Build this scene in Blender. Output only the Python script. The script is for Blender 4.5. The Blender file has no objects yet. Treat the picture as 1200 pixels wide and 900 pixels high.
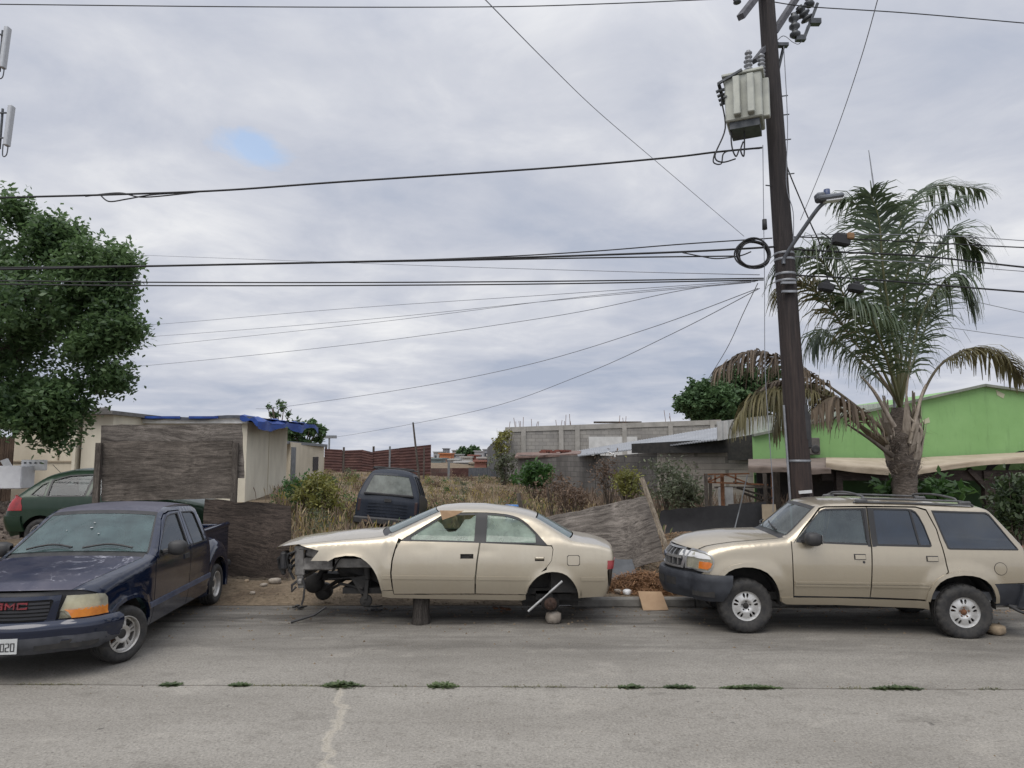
import bpy, math, random
import numpy as np
from mathutils import Vector, Matrix
from mathutils.geometry import delaunay_2d_cdt
random.seed(7); rng = np.random.default_rng(7)
R = math.radians; PI = math.pi
sc = bpy.context.scene; col = sc.collection

# ------------------------------------------------ camera, sky, sun, exposure
F = 815.0; H0 = 2.32; TH = math.atan(85/815)
cam = bpy.data.cameras.new('Camera'); camo = bpy.data.objects.new('Camera', cam); col.objects.link(camo)
camo.location = (0, 0, H0); camo.rotation_euler = (PI/2+TH, 0, 0)
cam.sensor_width = 36; cam.sensor_fit = 'HORIZONTAL'; cam.lens = F/1200*36; cam.clip_start = .05; cam.clip_end = 4000
sc.camera = camo
SUN_EL, SUN_AZ = R(58), R(205)       # azimuth clockwise from +Y
w = bpy.data.worlds.new('World'); sc.world = w; w.use_nodes = True
nt = w.node_tree; N = nt.nodes; L = nt.links
bg = N['Background']; bg.inputs[1].default_value = .1
sky = N.new('ShaderNodeTexSky'); sky.sky_type = 'NISHITA'; sky.sun_disc = False
sky.sun_elevation = SUN_EL; sky.sun_rotation = SUN_AZ; sky.air_density = 1.3; sky.dust_density = 2
tc = N.new('ShaderNodeTexCoord'); sep = N.new('ShaderNodeSeparateXYZ'); L.new(tc.outputs['Generated'], sep.inputs[0])
def wmath(op, a, b=None, c=None):
    n = N.new('ShaderNodeMath'); n.operation = op
    for i, v in enumerate((a, b, c)):
        if v is None: continue
        if isinstance(v, (int, float)): n.inputs[i].default_value = v
        else: L.new(v, n.inputs[i])
    return n.outputs[0]
zc = wmath('ADD', wmath('MAXIMUM', sep.outputs[2], 0.0), .13)
cx = wmath('DIVIDE', sep.outputs[0], zc); cy = wmath('DIVIDE', sep.outputs[1], zc)
cmb = N.new('ShaderNodeCombineXYZ'); L.new(cx, cmb.inputs[0]); L.new(cy, cmb.inputs[1])
def wnoise(scale, detail, rough, dist=0, off=(0, 0, 0)):
    mp = N.new('ShaderNodeMapping'); mp.inputs['Location'].default_value = off; L.new(cmb.outputs[0], mp.inputs[0])
    n = N.new('ShaderNodeTexNoise'); n.inputs['Scale'].default_value = scale; n.inputs['Detail'].default_value = detail
    n.inputs['Roughness'].default_value = rough; n.inputs['Distortion'].default_value = dist; L.new(mp.outputs[0], n.inputs['Vector'])
    return n.outputs['Fac']
n1 = wnoise(.62, 7, .52, .5, (3.3, 1.7, 0)); n2 = wnoise(2.3, 8, .6, .4, (0, 5, 2)); n3 = wnoise(.25, 3, .5, 0, (9, 2, 4))
mixv = wmath('ADD', wmath('ADD', wmath('MULTIPLY', n1, .55), wmath('MULTIPLY', n2, .27)), wmath('MULTIPLY', n3, .18))
cr = N.new('ShaderNodeValToRGB'); L.new(mixv, cr.inputs[0])
e = cr.color_ramp.elements; e[0].position = .385; e[0].color = (.345, .385, .475, 1); e[1].position = .615; e[1].color = (.70, .705, .72, 1)
k_ = e.new(.465); k_.color = (.44, .465, .535, 1); k_ = e.new(.525); k_.color = (.525, .542, .595, 1)
sc10 = N.new('ShaderNodeVectorMath'); sc10.operation = 'SCALE'; L.new(cr.outputs[0], sc10.inputs[0]); # overcast sky: brighter towards the zenith and on the sun's side
up_ = N.new('ShaderNodeMapRange'); up_.interpolation_type = 'SMOOTHSTEP'; L.new(sep.outputs[2], up_.inputs[0]); up_.inputs[1].default_value = .50; up_.inputs[2].default_value = .95; up_.inputs[3].default_value = 10.0; up_.inputs[4].default_value = 19.0
bk_ = N.new('ShaderNodeMapRange'); bk_.interpolation_type = 'SMOOTHSTEP'; L.new(sep.outputs[1], bk_.inputs[0]); bk_.inputs[1].default_value = .2; bk_.inputs[2].default_value = -.8; bk_.inputs[3].default_value = 1.0; bk_.inputs[4].default_value = 1.45
L.new(wmath('MULTIPLY', up_.outputs[0], bk_.outputs[0]), sc10.inputs['Scale'])
# a small blue gap in the cloud deck, in the direction of the photograph's gap
gap = N.new('ShaderNodeVectorMath'); gap.operation = 'DISTANCE'
L.new(cmb.outputs[0], gap.inputs[0])
gdir = Vector((-303/F, math.cos(TH)-282/F*math.sin(TH), math.sin(TH)+282/F*math.cos(TH))).normalized()
gap.inputs[1].default_value = (gdir.x/(gdir.z+.13), gdir.y/(gdir.z+.13), 0)
gd = wmath('ADD', gap.outputs['Value'], wmath('MULTIPLY', wmath('SUBTRACT', n2, .5), .55))
mr = N.new('ShaderNodeMapRange'); L.new(gd, mr.inputs[0]); mr.inputs[1].default_value = .0; mr.inputs[2].default_value = .060
mr.inputs[3].default_value = .40; mr.inputs[4].default_value = 1
mxs = N.new('ShaderNodeMixRGB'); L.new(mr.outputs[0], mxs.inputs[0])
sk2 = N.new('ShaderNodeVectorMath'); sk2.operation = 'SCALE'; sk2.inputs['Scale'].default_value = 1.9; L.new(sky.outputs[0], sk2.inputs[0]); L.new(sk2.outputs[0], mxs.inputs[1]); L.new(sc10.outputs[0], mxs.inputs[2]); L.new(mxs.outputs[0], bg.inputs[0])
sl = bpy.data.lights.new('Sun', 'SUN'); sl.energy = 1.5; sl.angle = R(42); sl.color = (1, .94, .85)
so = bpy.data.objects.new('Sun', sl); col.objects.link(so)
sd = Vector((math.sin(SUN_AZ)*math.cos(SUN_EL), math.cos(SUN_AZ)*math.cos(SUN_EL), math.sin(SUN_EL)))
so.rotation_euler = sd.to_track_quat('Z', 'Y').to_euler()
vs = sc.view_settings; vs.view_transform = 'Standard'; vs.look = 'None'; vs.gamma = 1; vs.use_curve_mapping = False; vs.exposure = 0.3
sc.cycles.max_bounces = 8; sc.cycles.transparent_max_bounces = 16; sc.cycles.caustics_reflective = False; sc.cycles.caustics_refractive = False
try: sc.cycles.use_denoising = True
except Exception: pass

# ------------------------------------------------ helpers
def ray(px, py):
    u = (px-600)/F; v = (450-py)/F
    return (u, math.cos(TH)-v*math.sin(TH), math.sin(TH)+v*math.cos(TH))
def P(px, py, Y):                     # the point at depth Y seen at a pixel of the 1200x900 photograph
    r = ray(px, py); k = Y/r[1]; return Vector((r[0]*k, Y, H0+r[2]*k))
def G(px, py, z=0):
    r = ray(px, py); k = (z-H0)/r[2]; return Vector((r[0]*k, r[1]*k, z))

def tag(o, label=None, cat=None, group=None, kind=None):
    if label: o['label'] = label
    if cat: o['category'] = cat
    if group: o['group'] = group
    if kind: o['kind'] = kind
    return o
def empty(name, loc, rz=0, rot=None, label=None, cat=None, group=None):
    o = bpy.data.objects.new(name, None); col.objects.link(o); o.location = loc
    o.rotation_euler = rot if rot else (0, 0, rz); o.empty_display_size = .2
    return tag(o, label, cat, group)

class MB:
    def __init__(s): s.v = []; s.f = []; s.sm = []; s.mi = []; s.n = 0
    def add(s, verts, faces, smooth=False, mi=0):
        b = s.n; vv = [tuple(map(float, p)) for p in verts]; s.v += vv; s.n += len(vv)
        for f in faces: s.f.append([b+i for i in f]); s.sm.append(smooth); s.mi.append(mi)
    def box(s, c, size, rot=None, bev=0, mi=0):
        hx, hy, hz = (d/2 for d in size); c = Vector(c)
        if bev <= 0:
            vs_ = [(x*hx, y*hy, z*hz) for x in (-1, 1) for y in (-1, 1) for z in (-1, 1)]
            fs = [(0, 1, 3, 2), (4, 6, 7, 5), (0, 4, 5, 1), (2, 3, 7, 6), (0, 2, 6, 4), (1, 5, 7, 3)]
        else:
            vs_ = []; idx = {}
            for x in (-1, 1):
                for y in (-1, 1):
                    for z in (-1, 1):
                        for a in range(3):
                            q = [x*(hx-bev), y*(hy-bev), z*(hz-bev)]; q[a] = (x*hx, y*hy, z*hz)[a]
                            idx[(x, y, z, a)] = len(vs_); vs_.append(tuple(q))
            fs = []
            for a in range(3):
                b_, c_ = (a+1) % 3, (a+2) % 3
                for sg in (-1, 1):
                    f = []
                    for u, v in ((-1, -1), (1, -1), (1, 1), (-1, 1)):
                        k = [0, 0, 0]; k[a] = sg; k[b_] = u; k[c_] = v; f.append(idx[(*k, a)])
                    fs.append(f)
                for u in (-1, 1):
                    for v in (-1, 1):
                        k0 = [0, 0, 0]; k1 = [0, 0, 0]; k0[a] = -1; k1[a] = 1
                        k0[b_] = k1[b_] = u; k0[c_] = k1[c_] = v
                        fs.append([idx[(*k0, b_)], idx[(*k1, b_)], idx[(*k1, c_)], idx[(*k0, c_)]])
            for x in (-1, 1):
                for y in (-1, 1):
                    for z in (-1, 1): fs.append([idx[(x, y, z, a)] for a in range(3)])
        M = (rot if isinstance(rot, Matrix) else Matrix.Rotation(rot, 3, 'Z')) if rot is not None else Matrix.Identity(3)
        s.add([c+M @ Vector(p) for p in vs_], fs, False, mi)
    def bar(s, a, b, wx, wy=None, mi=0, bev=0, up=(0, 0, 1)):
        a = Vector(a); b = Vector(b); d = b-a; l = d.length; z = d.normalized()
        u = Vector(up)
        if abs(z.dot(u)) > .95: u = Vector((0, 1, 0))
        x = u.cross(z).normalized(); y = z.cross(x)
        M = Matrix((x, y, z)).transposed()
        s.box((a+b)/2, (wx, wy or wx, l), M, bev, mi)
    def tube(s, pts, r, n=8, cap=True, smooth=True, mi=0, jit=0):
        pts = [Vector(p) for p in pts]; m = len(pts); rs = r if isinstance(r, (list, tuple)) else [r]*m
        vs_ = []; u = None
        for i, p in enumerate(pts):
            t = (pts[min(i+1, m-1)]-pts[max(i-1, 0)]).normalized()
            if u is None:
                u = Vector((0, 0, 1)).cross(t)
                if u.length < .1: u = Vector((1, 0, 0)).cross(t)
            u = (u-t*u.dot(t)).normalized(); v = t.cross(u)
            for k in range(n):
                a = 2*PI*k/n; rr = rs[i]*(1+random.uniform(-jit, jit)); vs_.append(p+(u*math.cos(a)+v*math.sin(a))*rr)
        fs = [(i*n+k, i*n+(k+1) % n, (i+1)*n+(k+1) % n, (i+1)*n+k) for i in range(m-1) for k in range(n)]
        s.add(vs_, fs, smooth, mi)
        if cap and n > 2:
            s.add(vs_[:n], [tuple(range(n))[::-1]], False, mi); s.add(vs_[-n:], [tuple(range(n))], False, mi)
    def lathe(s, prof, c=(0, 0, 0), axis='Y', n=32, smooth=True, mi=0, mod=None):
        vs_ = []; m = len(prof)
        for j, (r, h) in enumerate(prof):
            for k in range(n):
                a = 2*PI*k/n; rr = r if mod is None else mod(r, h, k, j)
                x, z = rr*math.cos(a), rr*math.sin(a)
                p = {'Y': (x, h, z), 'Z': (x, z, h), 'X': (h, x, z)}[axis]
                vs_.append((p[0]+c[0], p[1]+c[1], p[2]+c[2]))
        s.add(vs_, [(j*n+k, j*n+(k+1) % n, (j+1)*n+(k+1) % n, (j+1)*n+k) for j in range(m-1) for k in range(n)], smooth, mi)
    def prism(s, poly, y0, y1, mapf=None, mi=0):       # polygon (x,z) extruded along y
        n = len(poly); a = [(x, y0, z) for x, z in poly]; b = [(x, y1, z) for x, z in poly]; v = a+b
        if mapf: v = [mapf(*p) for p in v]
        s.add(v, [tuple(range(n)), tuple(range(2*n-1, n-1, -1))]+[(i, i+n, (i+1) % n+n, (i+1) % n) for i in range(n)], False, mi)
    def grid(s, f, nu, nv, smooth=True, mi=0):
        s.add([f(i/nu, j/nv) for j in range(nv+1) for i in range(nu+1)],
              [(j*(nu+1)+i, j*(nu+1)+i+1, (j+1)*(nu+1)+i+1, (j+1)*(nu+1)+i) for j in range(nv) for i in range(nu)], smooth, mi)
    def build(s, name, m, parent=None, label=None, cat=None, group=None, kind=None):
        me = bpy.data.meshes.new(name); me.from_pydata(s.v, [], s.f)
        me.polygons.foreach_set('use_smooth', s.sm)
        for mm in (m if isinstance(m, (list, tuple)) else [m]): me.materials.append(mm)
        if any(s.mi): me.polygons.foreach_set('material_index', s.mi)
        me.update(); o = bpy.data.objects.new(name, me); col.objects.link(o)
        if parent: o.parent = parent
        return tag(o, label, cat, group, kind)

def inside(px, py, loops):
    r = np.zeros(px.shape, bool)
    for lp in loops:
        a = np.asarray(lp); x0, y0 = a[:, 0], a[:, 1]; x1, y1 = np.roll(x0, -1), np.roll(y0, -1)
        c = (y0[None] > py[:, None]) != (y1[None] > py[:, None])
        with np.errstate(divide='ignore', invalid='ignore'):
            xi = (x1-x0)[None]*(py[:, None]-y0[None])/(y1-y0)[None]+x0[None]
        r ^= (np.sum(c & (px[:, None] < xi), axis=1) % 2).astype(bool)
    return r
def densify(lp, h):
    o = []
    for i, a in enumerate(lp):
        b = lp[(i+1) % len(lp)]; d = math.hypot(b[0]-a[0], b[1]-a[1])
        if d < 1e-5: continue
        n = max(1, math.ceil(d/h))
        for k in range(n): o.append((a[0]+(b[0]-a[0])*k/n, a[1]+(b[1]-a[1])*k/n))
    return o
def tri2d(outer, holes=(), h=.06, extra=None):
    loops = [densify(l, h) for l in [outer, *holes]]
    pts = []; edges = []
    for l in loops:
        b = len(pts); pts += l; edges += [(b+i, b+(i+1) % len(l)) for i in range(len(l))]
    bp = np.array(pts); mn, mx = bp.min(0), bp.max(0)
    gx = np.arange(mn[0]+h*.5, mx[0], h); gy = np.arange(mn[1]+h*.43, mx[1], h*.866)
    if len(gx) and len(gy):
        X, Y = np.meshgrid(gx, gy); X[1::2] += h/2; X = X.ravel(); Y = Y.ravel()
        ok = inside(X, Y, loops); X = X[ok]; Y = Y[ok]
        if len(X):
            d = np.min(np.hypot(X[:, None]-bp[None, :, 0], Y[:, None]-bp[None, :, 1]), axis=1)
            ok = d > .6*h; X = X[ok]; Y = Y[ok]
            if extra is not None and len(extra):
                ex = np.asarray(extra); ok = inside(ex[:, 0], ex[:, 1], loops); ex = ex[ok]
                if len(ex):
                    d = np.min(np.hypot(ex[:, 0][:, None]-bp[None, :, 0], ex[:, 1][:, None]-bp[None, :, 1]), axis=1); ex = ex[d > .0035]
                if len(ex) and len(X):
                    d = np.min(np.hypot(X[:, None]-ex[None, :, 0], Y[:, None]-ex[None, :, 1]), axis=1); X = X[d > .5*h]; Y = Y[d > .5*h]
                pts += [tuple(q) for q in ex]
            pts += [(x, y) for x, y in zip(X, Y)]
    v, _, f, *_ = delaunay_2d_cdt([Vector(p) for p in pts], edges, [], 0, 1e-6)
    v = np.array([tuple(p) for p in v]); f = np.array([list(t) for t in f])
    c = v[f].mean(1); f = f[inside(c[:, 0], c[:, 1], loops)]; p0, p1, p2 = v[f[:, 0]], v[f[:, 1]], v[f[:, 2]]
    ar = np.abs((p1[:, 0]-p0[:, 0])*(p2[:, 1]-p0[:, 1])-(p1[:, 1]-p0[:, 1])*(p2[:, 0]-p0[:, 0])); le = np.max([np.hypot(*(p1-p0).T), np.hypot(*(p2-p1).T), np.hypot(*(p0-p2).T)], axis=0)
    f = f[ar > le*9e-4]                                             # no needle triangles
    cnt = {}
    for t in f:
        for a, b in ((t[0], t[1]), (t[1], t[2]), (t[2], t[0])):
            k = (min(a, b), max(a, b)); cnt.setdefault(k, []).append((a, b))
    return v, f, [e[0] for e in cnt.values() if len(e) == 1]
def plate(mb, outer, holes, h, fn, back=None, mi=0, mie=None, extra=None):
    """2-D outline -> mesh, fn maps (n,2) to (n,3); back maps the rim to where its return edge ends"""
    v, f, be = tri2d(outer, holes, h, extra); mb.add(fn(v), f.tolist(), True, mi)
    if back is not None:
        idx = sorted({i for e in be for i in e}); r = {k: i for i, k in enumerate(idx)}; n = len(idx)
        mb.add(np.vstack([fn(v[idx]), back(v[idx])]), [(r[b], r[a], r[a]+n, r[b]+n) for a, b in be], False, mi if mie is None else mie)
def circ(cx, cz, r, a0=0, a1=360, n=24, ry=None):
    full = abs(a1-a0) >= 360; m = n if full else n+1
    return [(cx+r*math.cos(R(a0+(a1-a0)*k/n)), cz+(ry or r)*math.sin(R(a0+(a1-a0)*k/n))) for k in range(m)]
def smoothpath(pts, n=8):
    pts = [Vector(p) for p in pts]; out = []
    for i in range(len(pts)-1):
        p0 = pts[max(i-1, 0)]; p1 = pts[i]; p2 = pts[i+1]; p3 = pts[min(i+2, len(pts)-1)]
        for k in range(n):
            t = k/n
            out.append(.5*((2*p1)+(p2-p0)*t+(2*p0-5*p1+4*p2-p3)*t*t+(3*p1-p0-3*p2+p3)*t**3))
    return out+[pts[-1]]

# ------------------------------------------------ materials
class NT:
    def __init__(s, name):
        s.m = bpy.data.materials.new(name); s.m.use_nodes = True; s.t = s.m.node_tree; s.N = s.t.nodes; s.L = s.t.links
        s.b = s.N['Principled BSDF']; s.out = s.N['Material Output']; s.tc = s.N.new('ShaderNodeTexCoord')
    def set(s, k, v): s.b.inputs[k].default_value = v
    def link(s, a, b): s.L.new(a, b); return s
    def vec(s, scale=(1, 1, 1), rot=(0, 0, 0), loc=(0, 0, 0), src='Object'):
        n = s.N.new('ShaderNodeMapping'); n.inputs['Scale'].default_value = scale; n.inputs['Rotation'].default_value = rot
        n.inputs['Location'].default_value = loc; s.L.new(s.tc.outputs[src] if isinstance(src, str) else src, n.inputs[0]); return n.outputs[0]
    def noise(s, scale, detail=5, rough=.55, vec=None, dist=0, fac=True):
        n = s.N.new('ShaderNodeTexNoise'); n.inputs['Scale'].default_value = scale; n.inputs['Detail'].default_value = detail
        n.inputs['Roughness'].default_value = rough; n.inputs['Distortion'].default_value = dist
        s.L.new(vec if vec is not None else s.tc.outputs['Object'], n.inputs['Vector']); return n.outputs['Fac' if fac else 'Color']
    def ramp(s, f, stops):
        n = s.N.new('ShaderNodeValToRGB'); s.L.new(f, n.inputs[0]); el = n.color_ramp.elements
        while len(el) < len(stops): el.new(.5)
        for q, (p, c) in zip(el, stops):
            q.position = p; q.color = (*c, 1) if isinstance(c, (tuple, list)) else (c, c, c, 1)
        return n.outputs[0]
    def mix(s, f, a, b, mode='MIX'):
        n = s.N.new('ShaderNodeMixRGB'); n.blend_type = mode
        for i, v in enumerate((f, a, b)):
            if isinstance(v, (int, float)): n.inputs[i].default_value = v if i == 0 else (v, v, v, 1)
            elif isinstance(v, (tuple, list)): n.inputs[i].default_value = (*v, 1)
            else: s.L.new(v, n.inputs[i])
        return n.outputs[0]
    def math(s, op, a, b=None, c=None):
        n = s.N.new('ShaderNodeMath'); n.operation = op
        for i, v in enumerate((a, b, c)):
            if v is None: continue
            if isinstance(v, (int, float)): n.inputs[i].default_value = v
            else: s.L.new(v, n.inputs[i])
        return n.outputs[0]
    def sepxyz(s, v=None):
        n = s.N.new('ShaderNodeSeparateXYZ'); s.L.new(v if v is not None else s.tc.outputs['Object'], n.inputs[0]); return n.outputs
    def xyz(s, x, y, z):
        n = s.N.new('ShaderNodeCombineXYZ')
        for i, v in enumerate((x, y, z)):
            if isinstance(v, (int, float)): n.inputs[i].default_value = v
            else: s.L.new(v, n.inputs[i])
        return n.outputs[0]
    def bump(s, h, strength=.3, dist=.01):
        n = s.N.new('ShaderNodeBump'); n.inputs['Strength'].default_value = strength; n.inputs['Distance'].default_value = dist
        s.L.new(h, n.inputs['Height']); s.L.new(n.outputs[0], s.b.inputs['Normal']); return s
    def color(s, c):
        if isinstance(c, (tuple, list)): s.set('Base Color', (*c, 1))
        else: s.L.new(c, s.b.inputs['Base Color'])
        return s
def mat(name, c, c2=None, sc_=5, rough=.6, metal=0, bump=0, bsc=60, coat=0, lo=.35, hi=.65, r2=None, stretch=(1, 1, 1), spec=.5, em=0):
    t = NT(name); t.set('Roughness', rough); t.set('Metallic', metal); t.set('Specular IOR Level', spec)
    if coat: t.set('Coat Weight', coat); t.set('Coat Roughness', .08)
    if c2 is None: t.color(c)
    else:
        n = t.noise(sc_, 6, .6, t.vec(stretch)); t.color(t.ramp(n, [(lo, c), (hi, c2)]))
        if r2 is not None: t.link(t.ramp(n, [(lo, rough), (hi, r2)]), t.b.inputs['Roughness'])
    if bump: t.bump(t.noise(bsc, 4, .6, t.vec(stretch)), bump)
    return t.m
def paint(name, c, dust, rough=.32, metal=.35, amount=.5, low=.2, coat=.3, fade=None, spec=.5):
    """car paint with dust settled in blotches and more of it on upward faces and low down"""
    t = NT(name); n = t.noise(3.2, 8, .66); n2 = t.noise(38, 4, .7); n6 = t.noise(5, 7, .7, t.vec((3.5, 3.5, .35)))
    geo = t.N.new('ShaderNodeNewGeometry'); nz = t.sepxyz(geo.outputs['Normal'])[2]
    d = t.math('ADD', t.math('MULTIPLY', t.ramp(n, [(.3, 0.0), (.75, 1.0)]), .5), t.math('MULTIPLY', n2, .22))
    d = t.math('ADD', d, t.math('MULTIPLY', t.ramp(n6, [(.48, 0.0), (.68, 1.0)]), .45)); d = t.math('ADD', d, t.math('MULTIPLY', t.math('MAXIMUM', nz, 0.0), .35))
    z = t.sepxyz()[2]
    zr = t.N.new('ShaderNodeMapRange'); t.L.new(z, zr.inputs[0]); zr.inputs[1].default_value = .25; zr.inputs[2].default_value = .8
    zr.inputs[3].default_value = low; zr.inputs[4].default_value = 0; d = t.math('ADD', d, zr.outputs[0])
    d = t.math('MULTIPLY', d, amount)
    cc = c
    if fade: cc = t.mix(t.ramp(t.noise(1.7, 5, .6, t.vec(loc=(4, 2, 1))), [(.45, 0.0), (.65, .8)]), c, fade)
    t.color(t.mix(d, cc, dust)); t.set('Metallic', metal)
    t.link(t.math('ADD', t.math('MULTIPLY', d, .35), rough), t.b.inputs['Roughness'])
    t.set('Coat Weight', coat); t.set('Coat Roughness', .06); t.set('Specular IOR Level', spec)
    t.bump(t.math('ADD', t.noise(2.6, 3, .5), t.math('MULTIPLY', t.noise(55, 3, .6), .02)), .2, .02)
    return t.m
def glass(name, tint, refl=1.0, dust=0, dust_sheen_c=(.42, .44, .42), rough=.02):
    t = NT(name); t.N.remove(t.b)
    tr = t.N.new('ShaderNodeBsdfTransparent'); tr.inputs[0].default_value = (*tint, 1)
    gl = t.N.new('ShaderNodeBsdfGlossy'); gl.inputs['Roughness'].default_value = rough; gl.inputs[0].default_value = (.95, .98, 1, 1)
    fr = t.N.new('ShaderNodeFresnel'); bf = t.N.new('ShaderNodeNewGeometry'); t.L.new(t.math('SUBTRACT', 1.52, t.math('MULTIPLY', bf.outputs['Backfacing'], .862)), fr.inputs[0])
    m = t.N.new('ShaderNodeMixShader'); f = t.math('MINIMUM', t.math('MULTIPLY', fr.outputs[0], refl), 1.0)
    t.L.new(f, m.inputs[0]); t.L.new(tr.outputs[0], m.inputs[1]); t.L.new(gl.outputs[0], m.inputs[2]); last = m.outputs[0]
    if dust:
        df = t.N.new('ShaderNodeBsdfDiffuse'); df.inputs[0].default_value = (*dust_sheen_c, 1)
        m2 = t.N.new('ShaderNodeMixShader'); n = t.noise(4, 7, .65)
        t.L.new(t.ramp(n, [(.3, dust*.35), (.75, dust)]), m2.inputs[0]); t.L.new(last, m2.inputs[1]); t.L.new(df.outputs[0], m2.inputs[2]); last = m2.outputs[0]
    t.L.new(last, t.out.inputs[0]); return t.m
def wood(name, dark, light, scale=1.0, axis='x', bump=.5, swirl=0):
    """weathered board: grain along one axis, swirl adds the cathedral figure of plywood"""
    t = NT(name); s3 = {'x': (1, 12, 12), 'z': (12, 12, 1), 'y': (12, 1, 12)}[axis]
    w_ = t.noise(.9*scale, 3, .5, fac=False); n0 = t.N.new('ShaderNodeMixRGB'); n0.blend_type = 'ADD'; n0.inputs[0].default_value = .16+.5*swirl
    t.L.new(t.tc.outputs['Object'], n0.inputs[1]); t.L.new(w_, n0.inputs[2])
    v = t.vec(tuple(q*scale for q in s3), src=n0.outputs[0])
    n = t.noise(1.5, 9, .72, v, 1.0); n2 = t.noise(6, 6, .75, v, .4); n3 = t.noise(1.3*scale, 5, .65); n4 = t.noise(70, 3, .7)
    g = t.math('ADD', t.math('MULTIPLY', n, .55), t.math('MULTIPLY', n2, .45))
    c = t.ramp(g, [(.40, dark), (.50, tuple(.5*(a+b) for a, b in zip(dark, light))), (.60, light)])
    c = t.mix(t.ramp(n3, [(.36, .6), (.58, 0.0)]), c, tuple(.5*a for a in dark)); c = t.mix(t.ramp(n3, [(.60, 0.0), (.75, .35)]), c, tuple(1.35*a for a in light))
    c = t.mix(.55, c, t.ramp(n4, [(.3, .45), (.55, 1.0), (.7, 1.3)]), 'MULTIPLY')
    vo = t.N.new('ShaderNodeTexVoronoi'); vo.inputs['Scale'].default_value = 2.6*scale; t.L.new(t.vec((1, 1, 1.6) if axis == 'x' else (1.6, 1, 1)), vo.inputs['Vector'])
    c = t.mix(t.ramp(vo.outputs['Distance'], [(.03, .85), (.085, 0.0)]), c, tuple(.35*a for a in dark))
    t.color(c); t.set('Roughness', .88); t.set('Specular IOR Level', .2); t.bump(g, bump, .02); return t.m
def blocks(name, c1, c2, mortar, bw=.4, bh=.2, stain=(.05, .045, .04), amt=.5, axis='xy', bump=.5, mort=.012):
    t = NT(name); x, y, z = t.sepxyz(); v = t.xyz(t.math('ADD', x, y), z, 0.0)
    b = t.N.new('ShaderNodeTexBrick'); t.L.new(v, b.inputs['Vector']); b.inputs['Scale'].default_value = 1
    b.inputs['Brick Width'].default_value = bw; b.inputs['Row Height'].default_value = bh; b.inputs['Mortar Size'].default_value = mort
    b.inputs['Color1'].default_value = (*c1, 1); b.inputs['Color2'].default_value = (*c2, 1); b.inputs['Mortar'].default_value = (*mortar, 1)
    n = t.noise(1.1, 7, .65, t.vec((1, 1, .45))); n2 = t.noise(30, 4, .6)
    c = t.mix(t.ramp(n, [(.42, 0.0), (.72, amt)]), b.outputs['Color'], stain)
    c = t.mix(.25, c, t.ramp(n2, [(.3, .3), (.7, 1.0)]), 'MULTIPLY'); t.color(c); t.set('Roughness', .9)
    t.bump(t.math('SUBTRACT', t.math('MULTIPLY', n2, .3), b.outputs['Fac']), bump, .01); return t.m
def leafmat(name, c1, c2, trans=.25, rough=.5):
    t = NT(name)
    g = t.N.new('ShaderNodeNewGeometry'); rnd = g.outputs['Random Per Island']
    n = t.noise(.9, 3, .5)
    f = t.math('ADD', t.math('MULTIPLY', rnd, .5), t.math('MULTIPLY', t.ramp(n, [(.3, 0.0), (.7, 1.0)]), .5))
    t.color(t.ramp(f, [(.2, c1), (.8, c2)])); t.set('Roughness', rough)
    tl = t.N.new('ShaderNodeBsdfTranslucent'); tl.inputs[0].default_value = (*[min(1, q*1.6) for q in c2], 1)
    m = t.N.new('ShaderNodeMixShader'); m.inputs[0].default_value = trans
    t.L.new(t.b.outputs[0], m.inputs[1]); t.L.new(tl.outputs[0], m.inputs[2]); t.L.new(m.outputs[0], t.out.inputs[0]); return t.m

K = {}
K['black'] = mat('black_plastic', (.018, .018, .02), (.035, .034, .033), 8, .55)
K['deep'] = mat('underbody_black', (.012, .012, .012), (.03, .027, .024), 9, .8)
K['rubber'] = mat('tyre_rubber', (.016, .016, .017), (.045, .042, .038), 14, .75, bump=.2)
K['seal'] = mat('window_seal', (.015, .015, .016), rough=.5)
K['chrome'] = mat('chrome', (.6, .6, .6), (.4, .4, .39), 9, .22, 1)
K['steel'] = mat('bare_steel', (.28, .27, .25), (.12, .10, .085), 10, .45, .8, bump=.2)
K['rust'] = mat('rust', (.10, .045, .022), (.2, .09, .045), 12, .85, .2, bump=.4)
K['whitep'] = mat('white_enamel', (.7, .7, .7), (.55, .55, .53), 4, .35)
K['greypl'] = mat('grey_plastic', (.18, .19, .20), (.12, .13, .135), 5, .5)
K['cable'] = mat('cable_black', (.012, .012, .014), rough=.6)
K['cablegrey'] = mat('cable_grey', (.19, .20, .225), rough=.6)
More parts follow.
